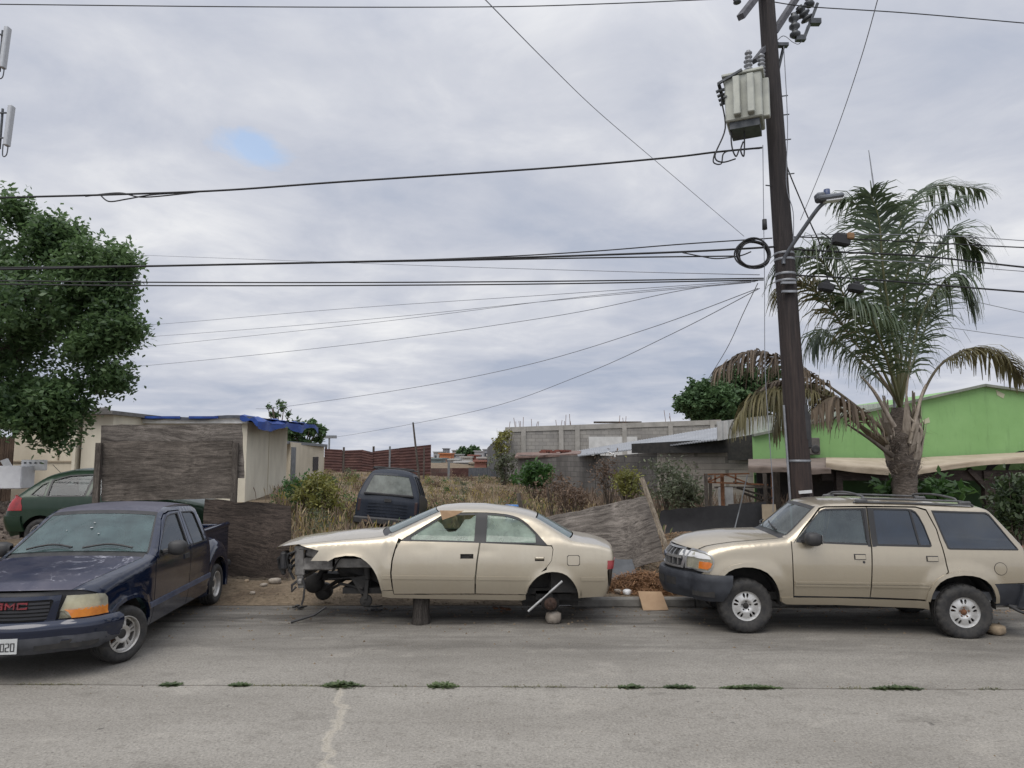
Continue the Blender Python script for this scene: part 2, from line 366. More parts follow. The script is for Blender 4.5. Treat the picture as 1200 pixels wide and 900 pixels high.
# ------------------------------------------------ vehicles
class Car:
    """E = near-side outline from the front bottom over hood and roof to the rear bottom: (x, z, edge radius, bulge x, bulge z).
    Local frame: front = -x, left side = -y, z = 0 on the ground."""
    def __init__(s, root, E, base, p=2.2, sub=8, smooth=3):
        s.root = root; s.base = base; s.p = p; s.sub = sub
        E = np.array(E, float); n = len(E)
        t = np.linspace(0, n-1, (n-1)*sub+1); e = np.stack([np.interp(t, np.arange(n), E[:, k]) for k in range(5)], 1)
        for _ in range(smooth): e[1:-1] = .25*e[:-2]+.5*e[1:-1]+.25*e[2:]
        s.e = e; s.t = t; s.n = n
        a, b = e[:-1, :2], e[1:, :2]; s.sa = a; s.sd = b-a
    def edge(s, t): return np.stack([np.interp(t, s.t, s.e[:, k]) for k in range(5)], -1)
    def inset(s, x, z):
        p = np.stack([x, z], -1)[:, None, :]; u = np.clip(np.sum((p-s.sa[None])*s.sd[None], 2)/np.maximum(np.sum(s.sd**2, 1), 1e-12)[None], 0, 1)
        q = s.sa[None]+u[..., None]*s.sd[None]; d = np.hypot(*np.moveaxis(p-q, 2, 0)); i = d.argmin(1); k = np.arange(len(x))
        r = s.e[i, 2]*(1-u[k, i])+s.e[i+1, 2]*u[k, i]; d = np.minimum(d[k, i], r)
        return r*(1-np.sqrt(np.maximum(0, 1-((r-d)/r)**2)))
    def w(s, x, z): return s.base(x, z)-s.inset(x, z)
    def poly(s, items, gap=0):
        out = []; loc = []
        for it in items:
            if it[0] == 'E':
                a, b = it[1], it[2]; ts = [a]+([k/s.sub for k in range(int(math.floor(a*s.sub))+1, int(math.ceil(b*s.sub)))] if b > a else
                                              [k/s.sub for k in range(int(math.ceil(a*s.sub))-1, int(math.floor(b*s.sub)), -1)])+[b]
                for q in s.edge(np.array(ts)): out.append((q[0], q[1])); loc.append(True)
            else: out.append(tuple(it)); loc.append(False)
        if gap:
            n = len(out); ar = sum(out[i][0]*out[(i+1) % n][1]-out[(i+1) % n][0]*out[i][1] for i in range(n)); sg = 1 if ar > 0 else -1
            o2 = []
            for i, q in enumerate(out):
                if loc[i]: o2.append(q); continue
                a = Vector(out[i-1]); b = Vector(q); c = Vector(out[(i+1) % n]); d1 = (b-a); d2 = (c-b)
                if d1.length < 1e-6 or d2.length < 1e-6: o2.append(q); continue
                d1.normalize(); d2.normalize(); nn = Vector((-d1.y, d1.x))+Vector((-d2.y, d2.x))
                if nn.length < .3: o2.append(q); continue
                nn.normalize(); o2.append((q[0]+nn.x*gap*sg, q[1]+nn.y*gap*sg))
            out = o2
        return out
    def side(s, mb, items, holes=(), sides=None, off=0., h=.05, ret=.03, gap=0., mi=0, mie=None, offn=None):
        P_ = s.poly(items, gap); ex = None
        if any(q[0] == 'E' for q in items):
            nn = np.stack([-s.sd[:, 1], s.sd[:, 0]], 1); nn /= np.linalg.norm(nn, axis=1)[:, None]+1e-9; mid = s.sa+.5*s.sd; ex = []
            for sgn in (-1, 1):
                for k_, d_ in enumerate((.005, .014, .028, .048)): ex.append((mid+nn*d_*sgn)[::(1 if k_ < 3 else 2)]); ex.append((s.sa+nn*d_*sgn*1.15)[::(1 if k_ < 3 else 2)])
            ex = np.vstack(ex)
            keep = []; 
            for q in ex:
                if all((q[0]-r_[0])**2+(q[1]-r_[1])**2 > 4e-5 for r_ in keep[-400:]): keep.append(q)
            ex = np.array(keep)
        for sg in (sides or s.S):
            def fn(v, sg=sg, o=off):
                y = s.w(v[:, 0], v[:, 1])+o
                if offn is not None: y = y+offn(v[:, 0], v[:, 1])
                return np.stack([v[:, 0], sg*y, v[:, 1]], 1)
            plate(mb, P_, [s.poly(q) for q in holes], h, fn, (lambda v, sg=sg: fn(v, o=off-ret)) if ret else None, mi, mie, ex)
    def at(s, t, q):                  # point of the crosswise skin, t along the outline, q in -1..1 across
        e = s.edge(np.asarray(t)); wE = s.w(e[:, 0], e[:, 1]); g = 1-np.abs(q)**s.p
        return np.stack([e[:, 0]+e[:, 3]*g, q*wE, e[:, 1]+e[:, 4]*g], -1)
    def strip(s, mb, t0, t1, s0=-1, s1=1, nt=None, ns=18, off=0, mi=0, inset0=0):
        nt = nt or max(2, int((t1-t0)*s.sub)); ts = np.linspace(t0, t1, nt+1); qs = np.linspace(s0, s1, ns+1); v = []
        for q in qs:
            a = s.at(ts, np.full(len(ts), q))
            if off:
                e = 1e-3; dt = s.at(ts+e, np.full(len(ts), q))-s.at(ts-e, np.full(len(ts), q)); dq = s.at(ts, np.full(len(ts), q+e))-s.at(ts, np.full(len(ts), q-e))
                nn = np.cross(dt, dq); nn /= np.linalg.norm(nn, axis=1)[:, None]+1e-12; a = a-nn*off*np.sign(nn[:, 2:3]+1e-9)*np.where(np.abs(nn[:, 2:3]) > .25, -1, 1)
            v.append(a)
        v = np.array(v).reshape(-1, 3); m = nt+1
        mb.add(v, [(j*m+i, j*m+i+1, (j+1)*m+i+1, (j+1)*m+i) for j in range(ns) for i in range(nt)], True, mi)
    def patch(s, mb, quad, holes=(), h=.05, off=0, ret=0, mi=0):
        """outline in (t, q) on the crosswise skin"""
        def fn(v, o=off):
            a = s.at(v[:, 0], v[:, 1])
            if o:
                e = 2e-3; dt = s.at(v[:, 0]+e, v[:, 1])-s.at(v[:, 0]-e, v[:, 1]); dq = s.at(v[:, 0], v[:, 1]+e)-s.at(v[:, 0], v[:, 1]-e)
                nn = np.cross(dq, dt); nn /= np.linalg.norm(nn, axis=1)[:, None]+1e-12; a = a+nn*o
            return a
        plate(mb, quad, holes, h, fn, (lambda v: fn(v, off-ret)) if ret else None, mi)
    def lip(s, mb, arch, wd=.03, off=.012, i0=0, i1=None):
        arch = arch[i0:i1]; a = np.array(arch); t = np.gradient(a, axis=0); t /= np.linalg.norm(t, axis=1)[:, None]+1e-9; n = np.stack([-t[:, 1], t[:, 0]], 1)
        if np.sum(n*(a-a.mean(0))) < 0: n = -n
        o = a+n*wd; s.side(mb, [tuple(q) for q in a]+[tuple(q) for q in o[::-1]], off=off, ret=off+.012, h=.03)
    # wrap chart: lz = (l, z), l = signed distance along the bumper line from the centre, negative = left (-y)
    def wrapset(s, t0, t1):
        ts = np.linspace(t0, t1, 40); e = s.edge(ts); s.fz = e[:, 1]; s.ft = ts
        if s.fz[0] > s.fz[-1]: s.fz = s.fz[::-1]; s.ft = s.ft[::-1]
        return s
    def wrap0(s, v):
        l, z = v[:, 0], v[:, 1]; zz = np.clip(z, s.fz[0], s.fz[-1]); t = np.interp(zz, s.fz, s.ft); e = s.edge(t); wE = s.w(e[:, 0], e[:, 1]); al = np.abs(l); sg = np.where(l < 0, -1, 1)
        q = np.minimum(al/wE, 1); g = 1-q**s.p; xs = e[:, 0]+np.maximum(al-wE, 0)*(1 if s.front else -1)
        y = np.where(al <= wE, q*wE, s.w(xs, zz)); x = np.where(al <= wE, e[:, 0]+e[:, 3]*g, xs)
        return np.stack([x, sg*y, z+np.where(al <= wE, e[:, 4]*g, 0)*0], -1)
    front = True; S = (-1, 1)
    def wrap(s, mb, outer, holes=(), h=.05, off=0, ret=0, mi=0, offn=None, mie=None):
        def fn(v, o=off):
            e = 4e-3; a = s.wrap0(v); dl = s.wrap0(v+[e, 0])-s.wrap0(v-[e, 0])
            nn = np.stack([-dl[:, 1], dl[:, 0], 0*dl[:, 0]], 1); nn /= np.linalg.norm(nn, axis=1)[:, None]+1e-12
            if not s.front: nn = -nn
            oo = o+(offn(v[:, 0], v[:, 1]) if offn is not None else 0); return a+nn*(oo[:, None] if isinstance(oo, np.ndarray) else oo)
        plate(mb, outer, holes, h, fn, (lambda v: fn(v, off-ret)) if ret else None, mi, mie)
    def well(s, cx, cz, r, wmax, depth=.3, a0=-10, a1=190, sides=(-1, 1)):
        mb = MB(); n = 20
        for sg in sides:
            for k in range(n):
                t0, t1 = R(a0+(a1-a0)*k/n), R(a0+(a1-a0)*(k+1)/n); p = [(cx+r*math.cos(t), cz+r*math.sin(t)) for t in (t0, t1)]
                mb.add([(p[0][0], sg*(wmax-.02), p[0][1]), (p[1][0], sg*(wmax-.02), p[1][1]), (p[1][0], sg*(wmax-depth), p[1][1]), (p[0][0], sg*(wmax-depth), p[0][1]), (cx, sg*(wmax-depth), cz)], [(0, 1, 2, 3), (3, 2, 4)])
        return mb

def bumpf(x, a, b, e=.03):            # smooth 0..1..0 window
    return np.clip((x-a)/e, 0, 1)*np.clip((b-x)/e, 0, 1)

def tyre_mesh(Rt, W, rim, lugs=0, n=96, flat=0):
    mb = MB(); h = W/2; k = Rt-rim
    prof = [(rim-.01, -h*.80), (rim+.012, -h*.86), (rim+k*.3, -h*.98), (rim+k*.55, -h*1.0), (rim+k*.8, -h*.95), (Rt-.018, -h*.86), (Rt-.004, -h*.74), (Rt, -h*.6), (Rt, -h*.46), (Rt-.01, -h*.44), (Rt-.01, -h*.38), (Rt, -h*.36),
            (Rt+.002, -h*.04), (Rt-.009, -h*.02), (Rt-.009, h*.02), (Rt+.002, h*.04), (Rt, h*.36), (Rt-.01, h*.38), (Rt-.01, h*.44), (Rt, h*.46), (Rt, h*.6), (Rt-.004, h*.74), (Rt-.018, h*.86), (rim+k*.8, h*.95), (rim+k*.5, h), (rim+.01, h*.86), (rim-.01, h*.8)]
    def mod(r, hh, k_, j):
        q = abs(hh)/h
        if lugs and r > Rt-.02 and q > .45 and (k_ + (2 if hh > 0 else 0)) % 4 == 0: r -= .012*lugs
        return r
    mb.lathe(prof, n=n, mod=mod)
    if flat:
        for i, (x, y, z) in enumerate(mb.v):
            if z < -Rt+flat: mb.v[i] = (x*1.03, y*(1+.10*(1 if abs(y) > h*.7 else 0)), -Rt+flat+(z+Rt-flat)*.08)
    return mb
def rim_mesh(r, W, holes, dish, hub_r=0, depth=.03, lip=.02):
    """disc wheel: outline with holes, pressed to the dish profile, plus barrel and lip; outer face at -y"""
    mb = MB(); yo = -W/2
    def fn(v):
        rr = np.hypot(v[:, 0], v[:, 1]); return np.stack([v[:, 0], yo+np.interp(rr/r, *zip(*dish)), v[:, 1]], 1)
    plate(mb, circ(0, 0, r*.93, n=48), holes, r*.09, fn, lambda v: fn(v)+[0, depth, 0])
    mb.lathe([(r*.93, yo+dish[-1][1]), (r*.97, yo+.0), (r*1.01, yo-.004), (r*1.03, yo+.006), (r*1.02, yo+.02)], n=48)
    mb.lathe([(r*.94, yo+.02), (r*.9, yo+.1), (r*.88, W/2)], n=40)
    return mb
def slots(r, n, pairs, r0, r1, wid, a_off=0, sep=.2):
    hs = []
    for k in range(n):
        for d in ((-sep, sep) if pairs else (0,)):
            a = 2*PI*k/n+a_off+d; ca, sa = math.cos(a), math.sin(a); m = (r0+r1)/2*r; hl = (r1-r0)/2*r
            o = [(hl*math.cos(t), wid*r*math.sin(t)*(1+.35*math.cos(t))) for t in np.linspace(0, 2*PI, 14, endpoint=False)]
            hs.append([((m+x)*ca-y*sa, (m+x)*sa+y*ca) for x, y in o])
    return hs
def put_wheel(car, loc, turn, tyre, rim, rm, hub=None, side=-1):
    wv = bpy.data.objects.new('wheel', None); col.objects.link(wv); wv.parent = car; wv.location = loc
    wv.rotation_euler = (0, 0, turn+(PI if side > 0 else 0)); wv.empty_display_size = .1
    tyre.build('tyre', K['rubber'], wv); rim.build('rim', rm, wv)
    d = MB(); d.lathe([(.0, .02), (.09, .02), (.13, .03), (.13, .05), (0, .05)], n=20); d.build('brake_disc', K['rust'], wv)
    if hub: hub[0].build('hub_cap', hub[1], wv)
    return wv
def seat_mb(x, y, z, w=.5, rake=.28, hr=True, h=.6):
    mb = MB(); mb.box((x, y, z+.08), (.52, w, .17), None, .05)
    M = Matrix.Rotation(rake, 3, 'Y'); mb.box(Vector((x+.28, y, z+.12))+M @ Vector((0, 0, h/2)), (.15, w, h), M, .05)
    if hr: mb.box(Vector((x+.28, y, z+.12))+M @ Vector((0, 0, h+.10)), (.10, w*.52, .17), M, .04)
    return mb
def steering_wheel(x, y, z, r=.19):
    mb = MB(); M = Matrix.Rotation(R(-62), 3, 'Y')
    pts = [Vector((x, y, z))+M @ Vector((r*math.cos(a), r*math.sin(a), 0)) for a in np.linspace(0, 2*PI, 25)]
    mb.tube(pts, .014, 6, False)
    for a in (0, PI*.5, PI, ): mb.bar((x, y, z), Vector((x, y, z))+M @ Vector((r*math.cos(a+.2), r*math.sin(a+.2), 0)), .03, .015)
    mb.bar((x, y, z), Vector((x-.25, y, z-.13)), .04); return mb

G_CLEAR = glass('window_glass_green', (.60, .70, .63), 1.0, .62, (.42, .52, .43))
G_SUVF = glass('suv_front_glass', (.45, .55, .53), 1.9, .14, (.36, .44, .43))
G_MURK = glass('murky_dark_glass', (.05, .055, .06), .35, .35, (.05, .055, .06), .2)
G_WIND = glass('windshield_glass', (.42, .52, .48), 1.0, .16, (.36, .42, .40))
G_DARK = glass('privacy_glass', (.05, .06, .07), 2.0, .28, (.075, .105, .155))  # blue of reflected sky is put into the dust colour of these panes
G_DUSTY = glass('dusty_windshield', (.30, .40, .38), 1.0, .30, (.30, .38, .36))
G_LENS = glass('lamp_lens', (.8, .8, .76), 1.0, .22, (.7, .66, .52))
K['amber'] = mat('amber_lens', (.62, .17, .02), (.42, .11, .015), 9, .22, coat=.4)
K['redlens'] = mat('red_lens', (.32, .012, .012), (.18, .008, .01), 9, .2, coat=.5)
K['pinklens'] = mat('sun_faded_red_lens', (.36, .07, .075), (.24, .03, .035), 9, .3, coat=.3)
K['beige'] = mat('beige_cloth', (.42, .39, .30), (.32, .30, .23), 6, .9)
K['greycloth'] = mat('grey_cloth', (.10, .105, .11), (.07, .072, .08), 8, .9)
K['alloy'] = mat('alloy_wheel', (.60, .60, .59), (.42, .41, .39), 9, .42, .55, bump=.05)
K['worn_alloy'] = mat('worn_alloy_wheel', (.62, .61, .58), (.38, .36, .33), 7, .42, .5, bump=.1)

# ---- gold sedan, stripped, on a stump
def sedan():
    kk = 9.75/9.45
    T = lambda l: [(x*kk, 2.32+(z-2.32)*kk) for x, z in l]
    root = empty('stripped_sedan', (-2.0698*kk, 9.75+.89, 0), 0, label='gold sedan stripped of its front end and wheels, propped on a stump', cat='car')
    gold = paint('gold_paint', (.455, .40, .305), (.385, .345, .28), .27, .62, .45, .45, .7, fade=(.50, .45, .35))
    Er = [(-1.115, 1.055, .10, -.06, 0), (-1.135, 1.085, .10, -.06, .005), (-1.06, 1.11, .07, -.06, .02), (-.85, 1.135, .06, -.04, .04), (-.522, 1.17, .05, -.01, .045), (-.189, 1.20, .05, 0, .05),
          (.124, 1.22, .05, -.02, .045), (.42, 1.255, .06, -.16, .04), (1.10, 1.575, .07, -.10, .035), (1.32, 1.60, .08, 0, .04), (1.7, 1.595, .08, 0, .04), (2.1, 1.555, .08, 0, .035), (2.37, 1.49, .07, .05, .03),
          (2.86, 1.19, .06, .12, .02), (3.04, 1.16, .05, .05, .02), (3.25, 1.13, .05, .04, .02), (3.42, 1.075, .05, .06, .02), (3.445, .96, .07, .07, 0), (3.42, .80, .07, .07, 0), (3.40, .62, .07, .07, 0), (3.34, .455, .07, .07, 0)]
    E = [(x*kk, 2.32+(z-2.32)*kk, r, bx, bz) for x, z, r, bx, bz in Er]
    far = T([(-.38, .932), (-.288, .983), (-.143, 1.007), (-.03, 1.004), (.06, .98), (.13, .932), (.19, .88), (.236, .82), (.275, .75), (.302, .678), (.322, .6), (.335, .546)])
    rar = T([(2.253, .475), (2.262, .53), (2.274, .576), (2.30, .625), (2.347, .678), (2.40, .728), (2.451, .762), (2.52, .790), (2.597, .799), (2.675, .795), (2.742, .779), (2.80, .75), (2.846, .708), (2.885, .66), (2.917, .607), (2.94, .55), (2.952, .495), (2.957, .439)])
    fa, ra = np.array(far), np.array(rar)
    def dline(x, z, pl):
        return np.min(np.hypot(x[:, None]-pl[None, :, 0], z[:, None]-pl[None, :, 1]), axis=1)
    fa_d, ra_d = np.array(densify(far, .03)[:-20]), np.array(densify(rar, .03)[:-25])
    belt = 2.32+(1.19-2.32)*kk; mz = 2.32+(.722-2.32)*kk
    def base(x, z):
        w_ = .89-.075*np.clip((z-.78)/.42, 0, 1)**2-.075*np.maximum((.74-z)/.35, 0)**2
        w_ = w_-(np.sqrt((z-belt)**2+.0016)+(z-belt))*.20-.07*np.clip((-.1-x)/1.0, 0, 1)**2-.05*np.clip((x-2.5)/1.0, 0, 1)**2
        for q in (fa_d, ra_d): w_ = w_+.014*np.clip(1-dline(x, z, q)/.06, 0, 1)
        return w_
    c = Car(root, E, base)
    body = MB()
    # fender with a dent ahead of the door
    dent = lambda x, z: -.03*np.exp(-((x-.43)/.05)**2-((z-1.0)/.16)**2)
    c.side(body, [('E', 3.1, 6.9)]+T([(.545, 1.235), (.502, 1.085), (.467, .942), (.455, .779), (.475, .60), (.485, .55)])+far[::-1]+T([(-.62, .932), (-.615, .945), (-.519, 1.064)]), gap=.006, offn=dent)
    wtop = T([(2.545, 1.136), (2.47, 1.215), (2.412, 1.28), (2.287, 1.403), (2.22, 1.452), (2.161, 1.486), (2.08, 1.512), (1.994, 1.530), (1.85, 1.545), (1.742, 1.552), (1.637, 1.556), (1.45, 1.556), (1.281, 1.552), (1.16, 1.535), (1.092, 1.508), (.85, 1.365), (.585, 1.205)])
    c.side(body, [('E', 6.9, 17.2)]+T([(3.345, .80), (3.354, .657), (3.345, .52), (3.33, .455), (2.968, .439)])+rar[:6:-1]+T([(2.535, .86), (2.598, .942), (2.62, 1.085), (2.605, 1.134)])+wtop+T([(.545, 1.222)]), gap=.003)
    c.strip(body, 8, 12, ns=20); c.strip(body, 13, 16.2, ns=20); c.strip(body, 16.2, 20, ns=20)
    c.strip(body, 6.9, 8, -1, -.93, ns=2); c.strip(body, 6.9, 8, .93, 1, ns=2); c.strip(body, 12, 13, -1, -.9, ns=2); c.strip(body, 12, 13, .9, 1, ns=2)
    c.side(body, T([(.335, .546), (.485, .546), (.497, .492), (2.253, .487), (2.256, .42), (2.2, .405), (.45, .44), (.337, .46)]), gap=.004, h=.025, off=.006)
    c.lip(body, far, .028, .010); c.lip(body, rar, .028, .010, 1)
    body.build('body', gold, root)
    for c.S, xs_ in [(S_, q_) for S_ in ((-1,), (1,)) for q_ in ((.345, .452), (.475, 1.565), (1.60, 2.31), (2.985, 3.32))]:
        ml = MB(); z_a, z_b = .752-.010*xs_[0], .752-.010*xs_[1]; c.side(ml, T([(xs_[0], z_a-.045), (xs_[1], z_b-.045), (xs_[1], z_b), (xs_[0], z_a)]), off=.011, ret=.02, h=.022, offn=lambda x, z: 0); ml.build('side_moulding', gold, root)
    c.S = (-1, 1)
    hood = MB(); c.strip(hood, .3, 6.75, -.985, .985, nt=44, ns=20, off=0); hood.build('hood', gold, root)
    for c.S, (nm, items, lab) in [(S_, q_) for S_ in ((-1,), (1,)) for q_ in (('door', T([(.575, 1.193), (.512, 1.085), (.478, .942), (.466, .779), (.487, .576), (.497, .50), (1.572, .505), (1.576, .698), (1.600, .95), (1.632, 1.168), (1.1, 1.183)]), 'front'),
                           ('door', T([(1.648, 1.168), (1.613, .95), (1.589, .698), (1.586, .505), (2.258, .492), (2.30, .60), (2.40, .74), (2.535, .86), (2.598, .942), (2.618, 1.085), (2.600, 1.125), (2.1, 1.150)]), 'rear'))]:
        d = MB(); x0, x1 = (1.38, 1.555) if lab == 'front' else (2.375, 2.50); z0, z1 = (.965, 1.026) if lab == 'front' else (.935, .985)
        hole = T([(x0, z0), (x1, z0), (x1, z1), (x0, z1)])
        dents = lambda x, z: -.010*np.exp(-((x-1.75)/.18)**2-((z-1.02)/.05)**2)-.006*np.exp(-((x-.9)/.2)**2-((z-1.05)/.06)**2)
        c.side(d, items, [hole], gap=.0035, h=.045, offn=dents); do = d.build(nm, gold, root, label='front door with its handle torn out' if lab == 'front' and c.S == (-1,) else None)
        k = MB(); xs = [p[0] for p in hole]; zs = [p[1] for p in hole]; cxx = sum(xs)/4; czz = sum(zs)/4
        for sg in c.S:
            wy = float(c.w(np.array([cxx]), np.array([czz]))[0])
            k.box((cxx, sg*(wy-.035), czz), (xs[1]-xs[0]+.02, .01, zs[2]-zs[0]+.02), mi=1)
            if lab == 'rear': k.box((cxx, sg*(wy+.004), czz+.012), (xs[1]-xs[0]-.005, .02, .03), None, .008, 0)
            else: k.box((cxx+.05, sg*(wy-.02), czz+.01), (.03, .02, .025), None, .005, 1)
        k.build('handle', [gold, K['deep']], do)
    c.S = (-1, 1)
        # seals + glass
    def seals(poly, hole=(), off=-.008, ret=.012):
        for c.S in ((-1,), (1,)): q = MB(); c.side(q, poly, hole, off=off, ret=ret); q.build('window_seal', K['seal'], root)
        c.S = (-1, 1)
    seals(T([(1.575, 1.160), (1.700, 1.158), (1.715, 1.556), (1.600, 1.556)]), (), -.006, .01)
    seals(T([(2.392, 1.145), (2.545, 1.130), (2.412, 1.285), (2.385, 1.31)]), (), -.004, .01)
    fr = T([(.585, 1.198), (.85, 1.358), (1.092, 1.5), (1.16, 1.527), (1.281, 1.545), (1.6, 1.548), (1.58, 1.165), (1.1, 1.180)])
    fi = T([(.655, 1.208), (.86, 1.335), (1.098, 1.478), (1.165, 1.503), (1.281, 1.520), (1.578, 1.524), (1.56, 1.186), (1.1, 1.198)])
    seals(fr, [fi])
    rr_ = T([(1.695, 1.160), (1.712, 1.548), (1.742, 1.548), (1.85, 1.541), (1.994, 1.526), (2.08, 1.508), (2.161, 1.482), (2.22, 1.448), (2.287, 1.398), (2.412, 1.276), (2.41, 1.145)])
    ri = T([(1.72, 1.180), (1.735, 1.526), (1.85, 1.520), (1.994, 1.504), (2.08, 1.486), (2.15, 1.463), (2.21, 1.43), (2.275, 1.38), (2.392, 1.264), (2.392, 1.165)])
    seals(rr_, [ri])
    for c.S in ((-1,), (1,)): gl = MB(); c.side(gl, rr_, off=-.02, ret=0); gl.build('window', G_CLEAR, root)
    c.S = (1,); gl = MB(); c.side(gl, fr, off=-.02, ret=0); gl.build('window', G_CLEAR, root)
    c.S = (-1,); gb = MB(); c.side(gb, T([(.60, 1.195), (.84, 1.345), (1.0, 1.435), (1.06, 1.44), (1.12, 1.40), (1.16, 1.34), (1.21, 1.30), (1.30, 1.31), (1.36, 1.36), (1.42, 1.46), (1.50, 1.47), (1.54, 1.50), (1.595, 1.545), (1.578, 1.165), (1.1, 1.180)]), off=-.02, ret=0)
    gb.build('broken_window', G_CLEAR, root, label='smashed front window with a jagged upper edge'); c.S = (-1, 1)
    ws = MB(); c.strip(ws, 7.02, 7.98, -.93, .93, nt=12, ns=16); ws.build('windshield', G_DUSTY, root)
    we = MB()
    for a, b in ((-.945, -.915), (.915, .945)): c.strip(we, 6.98, 8.02, a, b, nt=12, ns=1, off=0.004)
    c.strip(we, 6.75, 7.03, -.99, .99, nt=3, ns=16, off=-.01); we.build('windshield_trim', K['black'], root)
    rw = MB(); c.strip(rw, 12.04, 12.96, -.9, .9, nt=10, ns=14); rw.build('rear_window', G_DUSTY, root)
    flap = MB(); wy = .80
    flap.add([Vector(p)*1.0 for p in [(1.09*kk, -.775, 1.57), (1.42*kk, -.785, 1.566), (1.30*kk, -.80, 1.50), (1.13*kk, -.80, 1.44)]], [(0, 1, 2, 3)])
    flap.add([Vector(p) for p in [(1.09*kk, -.770, 1.57), (1.42*kk, -.780, 1.566), (1.30*kk, -.792, 1.50), (1.13*kk, -.795, 1.44)]], [(3, 2, 1, 0)])
    flap.build('torn_headliner', mat('torn_headliner', (.33, .22, .13), (.25, .16, .09), 8, .9), root)
    # lamp bits
    tl = MB(); c.front = False; c.wrapset(16.4, 20)
    za, zb = 2.32+(.825-2.32)*kk, 2.32+(.935-2.32)*kk
    for sg in (-1, 1): tl = MB(); c.wrap(tl, [(sg*.855, za), (sg*.50, za), (sg*.50, zb), (sg*.86, zb)], off=.010, ret=.03, h=.04); tl.build('tail_light', K['pinklens'], root)
    fd = MB()
    xa, xb = 2.803*kk, 2.976*kk; fz0, fz1 = 2.32+(.873-2.32)*kk, 2.32+(1.01-2.32)*kk
    rr = lambda g: [(xa+g, fz0+g+.02), (xa+g+.02, fz0+g), (xb-g-.02, fz0+g), (xb-g, fz0+g+.02), (xb-g, fz1-g-.02), (xb-g-.02, fz1-g), (xa+g+.02, fz1-g), (xa+g, fz1-g-.02)]
    c.side(fd, rr(.008), sides=(-1,), off=.003, ret=.004); fo = fd.build('fuel_door', gold, root)
    fg = MB(); c.side(fg, rr(0), [rr(.007)], sides=(-1,), off=.0015, ret=0); fg.build('fuel_door_gap', K['deep'], fo)
    # mirror stub on the sail of the front window
    ms = MB(); c.side(ms, T([(.590, 1.196), (.70, 1.262), (.72, 1.19)]), sides=(-1,), off=.006, ret=.02); ms.build('mirror_mount', K['black'], root)
    # interior
    it = MB(); 
    for y in (-.36, .36):
        q = seat_mb(1.18, y, .62, .50, .3, True, .56); it.add(q.v, q.f)
    q = seat_mb(2.15, 0, .66, 1.3, .35, False, .56); it.add(q.v, q.f); it.box((2.75, 0, 1.13), (.45, 1.25, .05))
    for sg in (-1, 1): it.box((1.42, sg*.80, .85), (1.75, .04, .55))
    it.build('seats', K['beige'], root)
    ds = MB(); ds.box((.62, 0, 1.06), (.5, 1.4, .26), None, .06); ds.box((1.35, 0, .5), (2.0, 1.5, .12)); q = steering_wheel(.98, -.37, 1.05); ds.add(q.v, q.f); ds.build('dashboard', mat('dashboard_grey', (.22, .21, .18), rough=.8), root)
    # engine bay, wheel wells, bare hubs
    un = MB(); un.box((1.45, 0, .44), (3.4, 1.2, .08)); un.box((3.05, 0, .62), (.75, 1.5, .35)); un.box((.0, 0, .82), (.75, .95, .42), None, .06); un.box((-.45, .2, .80), (.5, .6, .3), None, .06)
    for q in (c.well(fa[:, 0].min()*.5+fa[:, 0].max()*.5+.06, .62, .41, .86, .36, -25, 165), c.well(2.69, .44, .40, .86, .34, -5, 185)): un.add(q.v, q.f)
    un.box((2.68, 0, .46), (.8, .9, .5)); un.box((2.72, 0, .38), (.5, 1.2, .12))
    for x in (-.55, .1, .8, 1.6): un.box((x, .55, .46), (.5, .3, .1))
    un.tube([(.6, .2, .36), (1.6, .25, .34), (2.6, .2, .36), (3.3, .4, .36)], .035, 8); un.build('underbody', K['deep'], root)
    un = MB(); un.box((2.68, 0, .60), (.9, 1.1, .62)); un.build('rear_floor', K['deep'], root)
    fr_ = MB(); galv = mat('frame_rail_grey', (.27, .26, .245), (.10, .095, .09), 7, .6, .3, bump=.2)
    for sg in (-1, 1):
        fr_.box((-.62, sg*.60, .815), (.56, .10, .17), None, .015); fr_.box((-.1, sg*.60, .83), (.6, .10, .13), None, .01)
        fr_.bar((-.86, sg*.64, 1.02), (-.85, sg*.62, .66), .13, .05, bev=.01); fr_.bar((-.85, sg*.62, .66), (-.83, sg*.60, .48), .09, .04, bev=.01)
        fr_.box((-.84, sg*.60, .57), (.10, .12, .10), None, .03); fr_.bar((-.45, sg*.62, .98), (-.86, sg*.64, 1.05), .06, .04)
        fr_.box((-.68, sg*.55, .98), (.16, .20, .16), Matrix.Rotation(.3, 3, 'Y'), .02)
    fr_.box((-.90, 0, 1.04), (.06, 1.3, .05)); fr_.box((-.86, 0, .62), (.06, 1.25, .07)); fr_.build('front_frame', galv, root)
    rd = MB(); rd.box((-.83, 0, .83), (.05, .8, .38)); 
    for z in (.90, .80, .72): rd.tube([(-.98, -.66, z), (-1.06, -.3, z+.01), (-1.08, .3, z+.01), (-1.0, .66, z)], .022, 8)
    rd.tube([(-.90, -.68, 1.0), (-1.0, -.70, .96), (-1.03, -.66, .88), (-1.0, -.62, .72), (-.93, -.62, .60)], .018, 6); rd.box((-1.08, -.58, .86), (.10, .20, .26), None, .03); rd.tube([(-1.1, -.62, .95), (-1.17, -.60, .88), (-1.16, -.55, .74), (-1.08, -.56, .66)], .02, 6); rd.box((-1.12, -.52, .70), (.06, .14, .10), .4, .02)
    rd.tube([(-.80, -.66, .62), (-.76, -.68, .52), (-.78, -.66, .34), (-.80, -.68, .26)], .014, 6); rd.tube([(-.86, -.6, .60), (-.96, -.62, .52), (-.95, -.64, .44), (-.9, -.62, .50)], .02, 6)
    rd.tube([(-.5, -.5, .2), (-.65, -.55, .1), (-.95, -.65, .02)], .018, 6); rd.build('radiator', K['black'], root)
